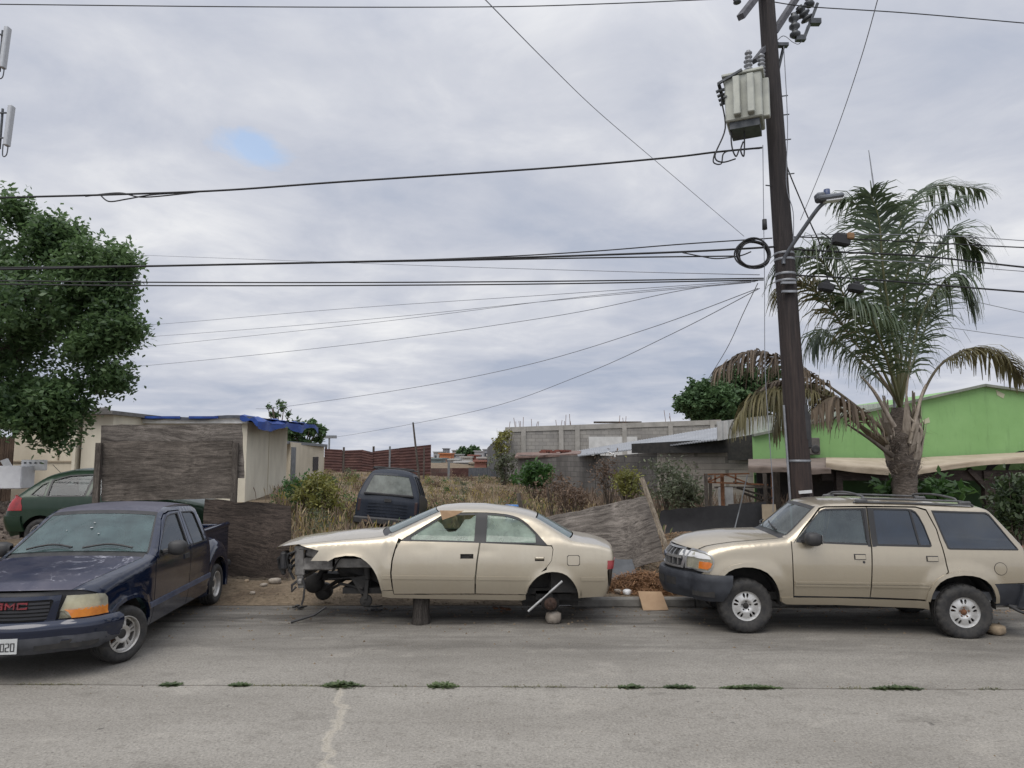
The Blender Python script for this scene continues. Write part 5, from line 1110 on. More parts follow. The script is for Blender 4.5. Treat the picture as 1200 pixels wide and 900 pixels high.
# tall hoarding on two posts
root = empty('plywood_hoarding', (P(198, 600, 13.1).x, 13.1, Zt(-6.5, 13.1)), label='tall weathered plywood hoarding on two posts behind the blue pickup', cat='hoarding')
def rel(root, v): return Vector(v)-root.location
def hslab(nm, c4, Y_, th, m, **k):
    ob = slab(nm, *[P(px, py, Y_) for px, py in c4], th, m, **k); ob.parent = root; ob.location = ob.location-root.location; return ob
hslab('panel', [(120, 517), (272, 516), (272, 584), (118, 588)], 13.12, .02, W_BROWN)
hslab('panel', [(119, 498), (283, 497), (287, 560), (115, 562)], 13.16, .02, W_GREY)
mb = MB()
for px0, px1 in ((112, 121), (271, 282)):
    a = rel(root, P((px0+px1)/2, 519, 13.07)); b = Vector((a.x, a.y, -.05)); mb = MB(); mb.bar(b, a, .105, .07); mb.build('post', W_POST, root)
slab('plywood_sheet', P(240, 585, 12.98), P(341, 592, 12.98), P(338, 678, 12.75), P(236, 673, 12.75), .022, W_CHAR, 'dark charred plywood sheet standing between the blue pickup and the gold sedan', 'board', wob=.03)
slab('plywood_sheet', P(634, 607, 13.05), P(759, 581, 13.05), P(779, 656, 12.55), P(655, 689, 12.45), .022, W_GREY, 'large leaning grey plywood sheet with wavy grain behind the gold sedan boot', 'board', wob=.02, warp=.04)
mb = MB(); mb.bar(P(752, 560, 12.75), P(782, 645, 12.35), .075, .05); ob = mb.build('wood_plank', wood('pale_plank', (.12, .095, .07), (.42, .36, .28), 1.3, 'z', .5), label='pale peeling wood plank leaning along the edge of the grey plywood sheet', cat='plank')
# ------------------------------------------------ litter at the kerb
slab('cardboard_panel', (1.955, 11.09, .235), (2.325, 11.09, .235), (2.37, 10.83, .005), (1.99, 10.83, .005), .028, mat('tan_cardboard', (.36, .25, .155), (.29, .19, .115), 4, .9), 'tan square cardboard panel leaning on the kerb beside the straw pile', 'cardboard', wob=.006, nu=4, nv=4, warp=.005)
ob = slab('plastic_panel', P(716, 656, 12.5), P(741, 653, 12.5), P(747, 676, 12.2), P(712, 682, 12.2), .03, mat('dull_plastic', (.055, .06, .066), (.085, .09, .096), 5, .7), 'grey moulded plastic panel lying behind the gold sedan tail light', 'plastic panel', wob=.02, nu=6, nv=5, warp=.05)
mb = MB(); b0 = P(600, 600, 16.2); mb.lathe([(0, .12), (.17, .14), (.19, .05), (.15, -.25), (0, -.26)], (b0.x, b0.y, b0.z+.02), 'Z', 18); mb.build('blue_tub', mat('blue_plastic', (.02, .14, .42), (.03, .18, .5), 5, .45), label='bright blue plastic tub just visible over the gold sedan roof', cat='tub')
mb = MB(); mb.bar(P(607, 578, 16), P(613, 606, 16), .10, .06); mb.build('wood_stake', W_POST, label='short grey wooden stake beside the blue tub', cat='stake')
def strands(mb, n, pos, ln, wd, flat=.3, zspread=1.0):
    for _ in range(n):
        p = Vector(pos()); a = random.uniform(0, 2*PI); l = ln*random.uniform(.5, 1.3); d = Vector((math.cos(a), math.sin(a), random.uniform(-flat, flat)*zspread)).normalized(); s_ = d.cross(Vector((0, 0, 1))).normalized()*wd*random.uniform(.6, 1.4); m_ = p+d*l*.5+Vector((0, 0, l*.12))
        mb.add([p-s_, p+s_, m_+s_, m_-s_, p+d*l], [(0, 1, 2, 3), (3, 2, 4)])
STRAW = leafmat('dry_straw', (.13, .065, .03), (.34, .19, .09), .1, .8)
mb = MB(); cx_, cy_ = P(752, 686, 11.9).x, 11.75
def hp(u, v):
    a = 2*PI*u; r_ = v; x_ = cx_+r_*.74*math.cos(a); y_ = cy_+r_*.50*math.sin(a); return (x_, y_, .10+.26*max(0, 1-r_**1.6)*(1+.18*math.sin(3*a))+.01)
mb.grid(hp, 28, 8)
def sp():
    a = random.uniform(0, 2*PI); r_ = math.sqrt(random.random())*1.02; p = hp(a/(2*PI), r_); return (p[0], p[1], p[2]+random.uniform(0, .04))
strands(mb, 2600, sp, .17, .006); mb.build('straw_pile', STRAW, label='pile of brown straw and dry fronds on the kerb in front of the tan SUV', cat='straw pile')
mb = MB(); cx_ = 3.9
def sp(): 
    x_ = random.gauss(3.7, 1.0); y_ = random.uniform(13.0, 15.0); return (x_, y_, Zt(x_, y_)+.01)
strands(mb, 2600, sp, .12, .008); mb.build('mulch', leafmat('wood_chips', (.10, .055, .028), (.27, .17, .09), .05, .85), kind='stuff')
K['plant_seam'] = leafmat('seam_weed', (.03, .05, .018), (.085, .12, .04), .2)
for i, (px0, px1, lab) in enumerate(((186, 212, 'small flat green weed in the road seam nearest the blue pickup'), (268, 292, 'thin green weed in the road seam between the pickup wheel and the big tuft'), (376, 426, 'wide double green weed tuft where the road seam meets the sandy crack'), (500, 537, 'rounded dark green weed tuft in the road seam below the stump'),
        (724, 754, 'small low weed in the road seam below the straw pile'), (778, 815, 'thin weed in the road seam below the SUV front bumper'), (843, 918, 'longest green weed strip in the road seam below the SUV front wheel'), (1020, 1085, 'sparse weed strip in the road seam below the SUV rear wheel'))):
    mb = MB(); a = G(px0, 803.5+i*.55); b = G(px1, 804+i*.55); n = int(20+(px1-px0)*8); hh = .022 if i in (2, 3) else .008
    for _ in range(n):
        u = random.random() if random.random() < .6 else random.choice((.2, .45, .7))+random.gauss(0, .06); env = max(0, 1-(2*u-1)**2); y_ = 7.32-.0155*(a.x+(b.x-a.x)*u); p = Vector((a.x+(b.x-a.x)*u, y_+random.gauss(0, .012+.024*env*(i in (2, 3))), .0)); an = random.uniform(0, 2*PI); l = (.02+.045*random.random()**1.5)*(.5+.6*env)
        d = Vector((math.cos(an), math.sin(an), random.uniform(.05, .45))).normalized(); s_ = d.cross(Vector((0, 0, 1))).normalized()*l*.28; q = p+Vector((0, 0, random.random()*hh*env)); mb.add([q, q+d*l*.5+s_, q+d*l, q+d*l*.5-s_], [(0, 1, 2, 3)])
    mb.build('seam_weed', K['plant_seam'], label=lab, cat='weed', group='weeds growing in the road seam')
# little things on the dirt and by the kerb
for i, (px, py, s_, lab) in enumerate(((322, 683, .13, 'pale broken stone at the foot of the charred plywood sheet'), (309, 686, .08, 'small pale stone on the dirt left of the gold sedan nose'), (289, 681, .07, 'small tan stone near the rear wheel of the blue pickup'), (296, 693, .06, 'tiny grey stone on the dirt edge behind the blue pickup'), (735, 698, .11, 'white chunk of rubble on the kerb left of the tan cardboard'), (724, 697, .09, 'grey chunk of rubble on the kerb under the gold sedan tail'), (708, 690, .08, 'dark rubble chunk under the gold sedan rear corner'), (793, 678, .09, 'brown lump of dirt under the SUV bumper edge'))):
    g = G(px, py, .12); rock('rubble_stone', (g.x, g.y, Zt(g.x, g.y)-.01), (s_*1.5, s_*1.1, s_*.8), K['tanstone'] if i in (2, 7) else (K['whitep'] if i in (4,) else K['stone']), 20+i, lab, 'stone', 'loose stones along the dirt edge', i)
for i, (px, py, nm, lab) in enumerate(((587, 717, 'debris_scrap', 'reddish scrap of debris on the road under the gold sedan'), (440, 716, 'debris_scrap', 'black plastic scrap on the road under the gold sedan front hub'), (352, 714, 'debris_scrap', 'black twig of wire on the road below the gold sedan nose'), (555, 703, 'debris_scrap', 'grey scrap in the shade under the gold sedan'))):
    g = G(px, py); mb = MB()
    for k in range(5): mb.box((g.x+random.gauss(0, .05), g.y+random.gauss(0, .04), .02+.01*k), (random.uniform(.05, .14), random.uniform(.02, .07), .02), random.uniform(0, 3), .004)
    mb.build(nm, [K['rust'], K['black'], K['black'], K['greypl']][i], label=lab, cat='debris')

# ------------------------------------------------ buildings and walls
CREAM = mat('cream_plaster', (.58, .52, .41), (.46, .41, .315), 1.3, .85, bump=.2, bsc=20, stretch=(1, 1, .5))
CREAM2 = mat('pale_plaster', (.64, .60, .49), (.53, .49, .40), 1.5, .85, bump=.2, bsc=20, stretch=(1, 1, .5))
TARP = mat('blue_tarp', (.010, .036, .19), (.018, .07, .31), 4, .5, bump=.6, bsc=6)
TARPD = mat('faded_tarp', (.10, .11, .13), (.05, .055, .07), 3, .6, bump=.4, bsc=8)
def house_quad(mb, pts, z0, z1):       # vertical walls along plan points
    for a, b in zip(pts, pts[1:]): mb.add([(*a, z0), (*b, z0), (*b, z1 if not isinstance(z1, dict) else z1[b]), (*a, z1 if not isinstance(z1, dict) else z1[a])], [(0, 1, 2, 3)])
# house with the blue tarp roof
A = P(290, 500, 24); B = P(337, 505, 29.5); C_ = P(131, 490, 24); zg = .55
root = empty('tarp_house', (A.x, A.y, 0), label='cream plaster house with a blue tarp roof behind the plywood hoarding', cat='house')
mb = MB(); pl = [(C_.x-A.x, 0), (0, 0), (B.x-A.x, B.y-A.y), (C_.x-A.x-2, B.y-A.y+1), (C_.x-A.x, 0)]; zr0 = P(200, 494, 24).z; house_quad(mb, pl, zg-.6, zr0); mb.add([(*p, zr0) for p in pl[:4]], [(0, 1, 2, 3)]); mb.build('wall', CREAM2, root)
mb = MB()
for u in (.5,): mb.bar((B.x-A.x)*u and ((B.x-A.x)*u, (B.y-A.y)*u-.02, zg), ((B.x-A.x)*u, (B.y-A.y)*u-.02, zr0), .04)
mb.build('wall_joint', CREAM, root)
mb = MB(); mb.box(((C_.x-A.x)/2-.1, -.10, zr0+.02), (abs(C_.x-A.x)+.3, .12, .18)); mb.build('fascia', K['whitep'], root)
mb = MB()
def rf(u, v):
    x0, x1 = C_.x-A.x-.1, .30; xx = x0+(x1-x0)*u; yy = -.25+6.3*v; return (xx+v*.55*u, yy, zr0+.16+.03*math.sin(9*u)+.02*math.sin(17*u+3*v)-.05*v)
mb.grid(rf, 50, 6); mb.grid(lambda u, v: (rf(u, 0)[0], rf(u, 0)[1]-.01, rf(u, 0)[2]-.10*v-.01*math.sin(40*u)), 50, 2); mb.build('roof', [TARPD], root)
mb = MB()
def tf(u, v):
    xx = -.15+.62*u; yy = -.30+6.0*v; return (xx+.42*v+.06*math.sin(23*v)*u, yy, zr0+.20-.16*u+.06*math.sin(11*u+4*v)*u+.04*math.sin(17*v)+.02*math.sin(41*v+9*u))
mb.grid(tf, 16, 18); mb.grid(lambda u, v: (tf(1, u)[0]+.02*math.sin(20*u), tf(1, u)[1], tf(1, u)[2]-.24*v*(1+.4*math.sin(13*u))), 24, 3); mb.grid(lambda u, v: (tf(u, 0)[0], tf(u, 0)[1]-.01, tf(u, 0)[2]-.2*v*(.7+.4*math.sin(9*u))), 12, 3)
mb.build('blue_tarp', TARP, root)
for x0, x1 in ((-6.2, -5.2), (-3.4, -2.2), (-1.9, -.9)): mb = MB(); mb.box(((x0+x1)/2, -.29, zr0+.13), (x1-x0, .03, .08)); mb.build('tarp_strip', TARP, root)
mb = MB()
for px in (226, 247): p = P(px, 496, 23.9); mb.box((p.x-A.x, -.03, zr0-.18), (.45, .04, .09))
mb.build('vent', K['deep'], root)
# annex
A2 = P(341, 520, 32); B2 = P(380, 523, 37); root = empty('small_annex', (A2.x, A2.y, 0), label='small cream annex with a narrow door right of the tarp house', cat='house')
z1 = P(341, 518, 32).z; z2 = P(380, 522, 37).z; d = (B2.x-A2.x, B2.y-A2.y); mb = MB(); mb.add([(0, 0, .3), (*d, .3), (*d, z2), (0, 0, z1), (-3, 4, .3), (-3, 4, z1)], [(0, 1, 2, 3), (4, 0, 3, 5)]); mb.build('wall', CREAM, root)
mb = MB(); mb.add([(-3, -.2, z1+.05), (-.1, -.2, z1+.05), (d[0]+.2, d[1]-.1, z2+.05), (d[0]-3, d[1]+2, z2+.1)]+[(-3, -.2, z1-.08), (-.1, -.2, z1-.08), (d[0]+.2, d[1]-.1, z2-.08), (d[0]-3, d[1]+2, z2-.05)], [(0, 1, 2, 3), (0, 1, 5, 4), (1, 2, 6, 5), (4, 5, 6, 7)]); mb.build('roof', K['greypl'], root)
def onw(u, z0, z1_, w_, nm, m):
    mb = MB(); l = math.hypot(*d); ex = Vector((d[0]/l, d[1]/l, 0)); c0 = ex*l*u; mb.box((c0.x, c0.y-.03, (z0+z1_)/2), (w_, .08, z1_-z0), math.atan2(d[1], d[0])); return mb.build(nm, m, root)
onw(.07, .9, 2.75, .55, 'door', K['greypl']); onw(.72, 1.6, 2.3, .8, 'window', mat('dim_window', (.06, .065, .07), rough=.2))
# left cream wall and its house
L0 = P(18, 500, 22); L1 = P(131, 488, 22); root = empty('cream_house', (L0.x, 22, 0), label='flat cream house wall with pale panel joints under the big leafy tree', cat='house')
zt0 = P(60, 486, 22).z; ln = L1.x-L0.x; mid = P(91, 500, 22).x-L0.x
mb = MB(); mb.box((mid/2, 2.5, zt0/2+.1), (mid, 5, zt0-.2)); mb.build('wall', CREAM, root)
mb = MB(); mb.box(((mid+ln)/2+.05, 2.6, zt0/2+.1), (ln-mid-.1, 5, zt0-.1)); mb.build('wall', CREAM2, root)
mb = MB(); mb.box((mid-.02, -.04, zt0/2+.1), (.10, .08, zt0-.15)); mb.build('downpipe', CREAM2, root)
mb = MB(); zj = P(60, 541, 22).z; mb.box((mid/2-.05, -.02, zj), (mid-.1, .03, .05)); mb.box((P(71, 500, 22).x-L0.x, -.02, (zj+zt0)/2), (.03, .03, zt0-zj-.1)); mb.build('panel_joint', mat('joint_tan', (.30, .25, .18)), root)
mb = MB(); mb.box((ln/2, 2.4, zt0+.06), (ln+.3, 5.3, .12)); q0 = P(108, 484, 21.9); mb.tube([(q0.x-L0.x, -.05, zt0+.15), (q0.x-L0.x+.5, -.05, zt0+.18), (ln-.1, -.05, zt0+.05)], .07, 6); mb.build('roof', mat('roof_grey', (.16, .155, .15), (.09, .085, .08), 4, .9), root)
mb = MB(); a = P(-60, 520, 21); b = P(17, 520, 21)
for k in range(14): mb.box((a.x+(b.x-a.x)*(k+.5)/14, 21+random.uniform(-.01, .01), 1.45), ((b.x-a.x)/14-.015, .03, 2.9+random.uniform(-.05, .05)))
mb.build('board_fence', wood('dark_board', (.03, .02, .015), (.10, .07, .05), 1, 'z'), label='dark brown board fence at the left edge beside the cream house', cat='fence')
# appliances on the rubble
root = empty('dumped_stove', (P(24, 560, 15.5).x, 15.5, .9), label='white dumped kitchen stove standing on the rubble heap', cat='stove'); z0 = P(27, 573, 15.5).z-.9
mb = MB(); mb.box((-.10, 0, z0+.26), (.52, .50, .50), .08, .02); mb.build('body', mat('stove_white', (.66, .67, .68), (.56, .56, .58), 5, .4), root)
mb = MB(); mb.box((.12, .24, z0+.52), (.52, .10, .24), .08, .015); mb.build('control_panel', K['whitep'], root)
for k in range(4): mb = MB(); mb.lathe([(0, -.03), (.022, -.025), (.022, .0)], (-.04+.11*k, .18+.009*k, z0+.57), 'Y', 10); mb.build('knob', K['greypl'], root)
slab('white_panel', P(0, 540, 16), P(8, 537, 16), P(17, 552, 15.9), P(10, 556, 15.9), .04, K['whitep'], 'white metal panel tilted beside the dumped stove', 'panel', wob=.003, nu=3, nv=3, warp=0)
RUB = mat('rubble', (.20, .16, .13), (.07, .055, .045), 14, .95, bump=1, bsc=20)
mb = MB(); c0 = P(8, 600, 16.0)
def rb_(u, v):
    a = 2*PI*u; h = (1-v**1.5); return (c0.x-.5+v*2.1*math.cos(a), 16.2+v*1.5*math.sin(a), .3+.95*h+.10*math.sin(9*a+5*v)*v+.07*math.sin(23*a-9*v))
mb.grid(rb_, 48, 16)
for _ in range(420):
    p = rb_(random.random(), math.sqrt(random.random())); s_ = random.uniform(.03, .10); mb.box(p, (s_*1.5, s_, s_*.8), Matrix.Rotation(random.uniform(0, 6), 3, (random.random(), random.random(), 1)))
mb.build('rubble_heap', RUB, label='heap of brown rubble behind the green hatchback', cat='rubble heap')

# rusty corrugated fence
RUST = NT('rusty_sheet'); n = RUST.noise(1.6, 8, .65, RUST.vec((1, 1, 3))); RUST.color(RUST.ramp(n, [(.3, (.028, .015, .014)), (.5, (.065, .027, .023)), (.72, (.115, .058, .047))])); RUST.set('Roughness', .85); RUST.bump(n, .3)
def corr(mb, a, b, z0, z1, n=60, amp=.014, horiz=True, zb=None):
    a = Vector((*a, 0)); b = Vector((*b, 0)); d = b-a; nn = Vector((d.y, -d.x, 0)).normalized(); zb = zb or z1
    if horiz: mb.grid(lambda u, v: a+d*u+Vector((0, 0, z0+(z1*(1-u)+zb*u-z0)*v))+nn*amp*math.sin(v*2*PI*11+u*.6+a.x), 6, 90)
    else: mb.grid(lambda u, v: a+d*u+Vector((0, 0, z0+(z1*(1-u)+zb*u-z0)*v))+nn*amp*math.sin(u*2*PI*n/4), n, 3)
root = empty('corrugated_fence', (P(440, 560, 45).x, 45, 0), label='rust red corrugated sheet fence at the back of the lot', cat='fence')
for i, (p0, p1, t0, t1) in enumerate(((380, 400, 526, 527), (400, 424, 528, 527), (424, 436, 527, 530), (436, 468, 529, 525), (468, 504, 525, 521))):
    mb = MB(); a = P(p0, 540, 45); b = P(p1+1, 540, 45); o_ = .05*(i % 2); corr(mb, (a.x-root.location.x, o_), (b.x-root.location.x, o_), .85, P(p0, t0, 45).z, zb=P(p1, t1, 45).z); mb.build('sheet', RUST.m, root)
for px in (381, 437, 503): mb = MB(); x_ = P(px, 540, 45).x-root.location.x; mb.bar((x_, .15, .8), (x_, .15, P(px, 523, 45).z), .12); mb.build('post', W_POST, root)
mb = MB(); a, b = P(380, 559, 44.9), P(505, 559, 44.9); mb.box(((a.x+b.x)/2-root.location.x, -.1, .95), (b.x-a.x, .2, .28)); mb.build('footing', mat('footing_tan', (.30, .25, .19), (.22, .18, .14), 2, .9), root)
root = empty('low_back_fence', (P(550, 560, 47).x, 47, 0), label='low dark fence of red and slate sheets right of the rusty fence', cat='fence')
slate = mat('slate_sheet', (.06, .068, .082), (.10, .105, .115), 4, .7); br = blocks('old_brick', (.10, .05, .045), (.16, .10, .085), (.12, .10, .09), .5, .25)
for p0, p1, m in ((505, 530, br), (530, 549, RUST.m), (549, 575, slate), (575, 603, slate)):
    mb = MB(); a, b = P(p0, 555, 47), P(p1, 555, 47); corr(mb, (a.x-root.location.x, 0), (b.x-root.location.x, 0), .85, P(p0, 548.5, 47).z+random.uniform(-.05, .05), n=40, horiz=False); mb.build('sheet', m, root)
for i, (px, y0, y1, Y_, lab, r_) in enumerate(((403, 524, 563, 42, 'thin grey post in front of the left end of the rusty fence', .05), (457, 523, 560, 42, 'thin pale post in front of the middle of the rusty fence', .05), (497, 524, 552, 42, 'thin post by the right end of the rusty fence', .045), (526, 540, 566, 44, 'dark post standing before the low brick fence', .07))):
    mb = MB(); a = P(px, y0, Y_); mb.bar((a.x, Y_, Zt(a.x, Y_)-.1), a, r_*2); mb.build('fence_post', K['greypl'] if i % 2 else W_POST, label=lab, cat='post')
mb = MB(); a = P(484, 495, 41); b = P(492, 563, 41); mb.tube([(b.x, b.y, .7), a], [.075, .05], 8); mb.build('leaning_pole', W_POST, label='tall thin leaning grey pole before the rusty fence', cat='pole')
mb = MB(); a = P(386, 512, 60); mb.bar((a.x, 60, .8), a, .12); mb.box((a.x, 60, a.z), (1.2, .3, .25)); mb.build('floodlight_post', K['greypl'], label='distant floodlight post above the left end of the rusty fence', cat='floodlight')

# distant town
def far_house(px0, px1, pyt, Y_, c_, lab, nwin=2, roofc=None, rowz=1):
    a = P(px0, pyt, Y_); b = P(px1, pyt, Y_); root = empty('distant_house', ((a.x+b.x)/2, Y_, .8), label=lab, cat='house', group='distant houses beyond the lot'); h = a.z-.8; w_ = b.x-a.x
    m = mat('house_'+lab.split()[1], c_, tuple(q*.8 for q in c_), .4, .85); mb = MB(); mb.box((0, 4, h/2-.4), (w_, 8, h+.8)); mb.build('wall', m, root)
    mb = MB(); mb.box((0, 3.9, h+.08), (w_+.4, 8.5, .22)); mb.build('roof', mat('far_roof', roofc or tuple(q*.75 for q in c_), rough=.9), root)
    for k in range(nwin): mb = MB(); mb.box((-w_/2+w_*(k+.5)/nwin, -.02, h-1.3*rowz), (min(1.2, w_/nwin*.5), .08, 1.1)); mb.build('window', K['far_win'], root)
K['far_win'] = mat('far_window', (.05, .055, .065), rough=.3)
for q in ((505, 517, 538, 110, (.22, .27, .27), 'pale teal distant house just right of the rusty fence', 2), (515, 528, 532, 130, (.50, .20, .09), 'small orange distant house right of the rusty fence', 2), (526, 537, 539, 105, (.42, .42, .40), 'low white distant house right of the orange house', 2), (534, 541, 533, 150, (.35, .36, .37), 'grey distant house above the low white house', 1), (540, 552, 536, 120, (.48, .46, .42), 'wide cream distant house in the middle of the town', 3),
          (533, 549, 542, 100, (.52, .52, .51), 'bright white distant house above the low brick fence', 2), (549, 560, 534, 125, (.24, .10, .08), 'dark red distant house in the middle of the town', 2), (556, 566, 529, 160, (.42, .42, .43), 'tall pale distant house on the skyline', 2), (551, 562, 543, 95, (.40, .35, .28), 'tan distant house above the slate fence', 2), (560, 576, 537, 90, (.45, .45, .42), 'off white distant house with four openings near the block building', 4), (572, 592, 534, 80, (.46, .43, .38), 'beige distant house with a row of openings touching the block building', 4),
          (543, 556, 530, 190, (.38, .38, .38), 'faint grey distant house on the skyline', 2), (566, 573, 527, 170, (.34, .35, .37), 'narrow slate distant house on the skyline', 1), (519, 524, 526, 190, (.25, .26, .28), 'tiny dark distant house on the skyline above the orange house', 1), (508, 518, 530, 170, (.40, .40, .39), 'pale distant house on the skyline right beside the rusty fence', 2), (530, 538, 528, 200, (.44, .42, .40), 'narrow light distant house on the skyline left of the tiny tree', 1), (556, 570, 541, 85, (.30, .14, .11), 'brick red distant house low in front of the off white one', 2), (578, 594, 541, 70, (.36, .36, .36), 'low grey distant house beside the climbing shrub', 3)): far_house(*q)

# unfinished block building
BLK = blocks('grey_blocks', (.33, .315, .29), (.26, .25, .235), (.20, .19, .175), .42, .21, (.12, .115, .11), .45)
CONC = mat('raw_concrete', (.34, .325, .30), (.25, .24, .22), 2, .9, bump=.3)
a = P(593, 502, 40); b = P(845, 493, 40); root = empty('block_building', (a.x, 40, 0), label='unfinished grey block building with bare rebar behind the tin roofed shed', cat='building'); w_ = b.x-a.x; zt_ = a.z; ztr = b.z
mb = MB(); mb.add([(0, 0, .4), (w_, 0, .4), (w_, 0, ztr), (0, 0, zt_), (0, 14, .4), (0, 14, zt_-.3), (w_, 14, .4), (w_, 14, ztr)], [(0, 1, 2, 3), (1, 6, 7, 2)]); mb.build('wall', BLK, root)
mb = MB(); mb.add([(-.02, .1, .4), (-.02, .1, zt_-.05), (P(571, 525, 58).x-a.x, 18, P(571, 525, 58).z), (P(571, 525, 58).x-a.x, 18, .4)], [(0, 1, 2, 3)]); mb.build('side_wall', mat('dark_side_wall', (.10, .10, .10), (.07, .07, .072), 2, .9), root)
mb = MB()
for px in (594, 611, 655, 674, 729, 783, 832): x_ = P(px, 500, 40).x-a.x; z_ = zt_+(ztr-zt_)*x_/w_; mb = MB(); mb.box((x_+.12, -.03, z_/2+.2), (.26, .12, z_-.3)); mb.build('column', CONC, root)
mb = MB(); mb.add([(-.05, -.05, zt_-.22), (w_, -.05, ztr-.22), (w_, -.05, ztr+.06), (-.05, -.05, zt_+.06), (-.05, .3, zt_+.06), (w_, .3, ztr+.06)], [(0, 1, 2, 3), (3, 2, 5, 4)]); mb.build('ring_beam', CONC, root)
x0, x1 = P(690, 512, 39.9).x-a.x, P(747, 512, 39.9).x-a.x; mb = MB(); mb.box(((x0+x1)/2, -.04, 2.9), (x1-x0, .05, 1.1)); mb.build('white_patch', mat('limewash', (.55, .55, .54), (.45, .45, .44), 3, .9), root)
x0, x1 = P(697, 500, 39.9).x-a.x, P(753, 500, 39.9).x-a.x; mb = MB(); mb.box(((x0+x1)/2, .3, zt_+.36), (x1-x0, .3, .10)); mb.build('beam', W_POST, root)
for px in (600, 611, 625, 656, 668, 730, 785): 
    mb = MB(); x_ = P(px, 500, 40).x-a.x; z_ = zt_+(ztr-zt_)*x_/w_
    for k in range(3): xx = x_+random.uniform(-.3, .3); mb.tube([(xx, .05, z_), (xx+random.uniform(-.1, .1), .05, z_+random.uniform(.3, .75))], .014, 4)
    mb.build('rebar', K['rust'], root)

# shed with tin roof and dark block walls
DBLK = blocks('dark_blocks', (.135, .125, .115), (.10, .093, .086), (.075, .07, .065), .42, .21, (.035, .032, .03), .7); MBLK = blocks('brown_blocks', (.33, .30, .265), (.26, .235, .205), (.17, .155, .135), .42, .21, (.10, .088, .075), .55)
a = P(607, 540, 37); b = P(717, 540, 26.5); e = P(770, 540, 24.5); f = P(882, 540, 22.5); root = empty('tin_roof_shed', (b.x, b.y, 0), label='dark block shed with a grey corrugated roof on the right of the lot', cat='shed')
r2 = lambda p: (p.x-b.x, p.y-b.y)
def wallq(mb, p, q, z0, zp, zq): mb.add([(*r2(p), z0), (*r2(q), z0), (*r2(q), zq), (*r2(p), zp)], [(0, 1, 2, 3)])
z_a, z_b = P(607, 533, 37).z, P(717, 534, 26.5).z
mb = MB(); wallq(mb, a, b, .3, z_a, z_b); mb.build('side_wall', blocks('shed_blocks', (.19, .178, .165), (.145, .136, .127), (.10, .095, .09), .42, .21, (.05, .046, .042), .7), root)
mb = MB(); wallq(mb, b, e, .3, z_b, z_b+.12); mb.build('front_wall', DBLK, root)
z_f = P(880, 526, 22.5).z; mb = MB(); wallq(mb, e, f, .3, P(770, 531, 24.5).z, z_f); mb.build('front_wall', MBLK, root)
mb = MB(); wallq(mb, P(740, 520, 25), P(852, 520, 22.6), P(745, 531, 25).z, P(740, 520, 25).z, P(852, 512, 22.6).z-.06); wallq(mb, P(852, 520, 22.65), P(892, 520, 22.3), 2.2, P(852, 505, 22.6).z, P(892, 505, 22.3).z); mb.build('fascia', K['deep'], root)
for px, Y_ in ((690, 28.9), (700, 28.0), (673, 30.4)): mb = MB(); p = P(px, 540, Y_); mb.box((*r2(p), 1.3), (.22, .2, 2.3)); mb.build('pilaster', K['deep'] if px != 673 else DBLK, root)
mb = MB(); c4 = [P(677, 534, 28.2), P(850, 513.5, 22.0), P(850, 499, 29), P(676, 528, 36)]; c4 = [p-Vector((b.x, b.y, 0)) for p in c4]
def tin(u, v): p = (c4[0]*(1-u)+c4[1]*u)*(1-v)+(c4[3]*(1-u)+c4[2]*u)*v; return (p.x, p.y, p.z+.010*math.sin(u*2*PI*60))
mb.grid(tin, 480, 4); mb.grid(lambda u, v: (tin(u, 0)[0], tin(u, 0)[1]-.005, tin(u, 0)[2]-.04*v), 480, 1); t = NT('tin_sheet'); n = t.noise(1.2, 7, .65); t.color(t.ramp(n, [(.35, (.22, .23, .245)), (.7, (.33, .34, .355))])); t.set('Metallic', .35); t.set('Roughness', .5); TIN = t.m; mb.build('roof', TIN, root)
mb = MB(); c5 = [p-Vector((b.x, b.y, 0)) for p in (P(603, 535, 36.8), P(680, 531.5, 29.5), P(681, 528, 33), P(606, 530.5, 39))]; mb.add(c5+[p-Vector((0, 0, .10)) for p in c5], [(0, 1, 2, 3), (0, 1, 5, 4), (0, 3, 7, 4)]); mb.build('side_roof', mat('rusty_roof_edge', (.20, .14, .12), (.12, .075, .06), 4, .9), root)
mb = MB()
for k in range(16): p = P(634+random.uniform(0, 30), 528+random.uniform(0, 2), 33); q = p-Vector((b.x, b.y, 0)); mb.box(q, (.35, .3, .08), random.uniform(0, 3))
mb.build('roof_rubble', mat('red_tile', (.20, .07, .05), (.12, .05, .04), 6, .9), root)
mb = MB(); q = P(715, 531, 26)-Vector((b.x, b.y, 0)); mb.tube([q+Vector((-.10, -.1, .03)), q+Vector((.12, -.2, -.05)), q+Vector((.15, -.2, -.14))], .035, 6); mb.build('gutter_end', K['whitep'], root)

# green building with tarp awnings
t = NT('green_paint_wall'); n = t.noise(.8, 7, .6); n2 = t.noise(9, 5, .6); c = t.ramp(n, [(.3, (.165, .315, .11)), (.7, (.215, .385, .15))]); c = t.mix(t.ramp(n2, [(.62, 0.0), (.74, .35)]), c, (.10, .24, .08)); n3 = t.noise(2.2, 7, .7, t.vec((2.5, 2.5, .3))); c = t.mix(t.ramp(n3, [(.54, 0.0), (.72, .5)]), c, (.09, .17, .07)); c = t.mix(t.ramp(t.noise(3.4, 5, .6, t.vec(loc=(3, 0, 5))), [(.66, 0.0), (.72, .5)]), c, (.24, .36, .20)); t.color(c); t.set('Roughness', .75); t.bump(n2, .15); GRN = t.m
gx = P(880, 500, 20).x; root = empty('green_building', (gx, 20, 0), label='bright green gabled building with tan awnings behind the palm', cat='building'); zz = lambda px, py: P(px, py, 20).z; gx_ = lambda px: P(px, 500, 20).x-gx
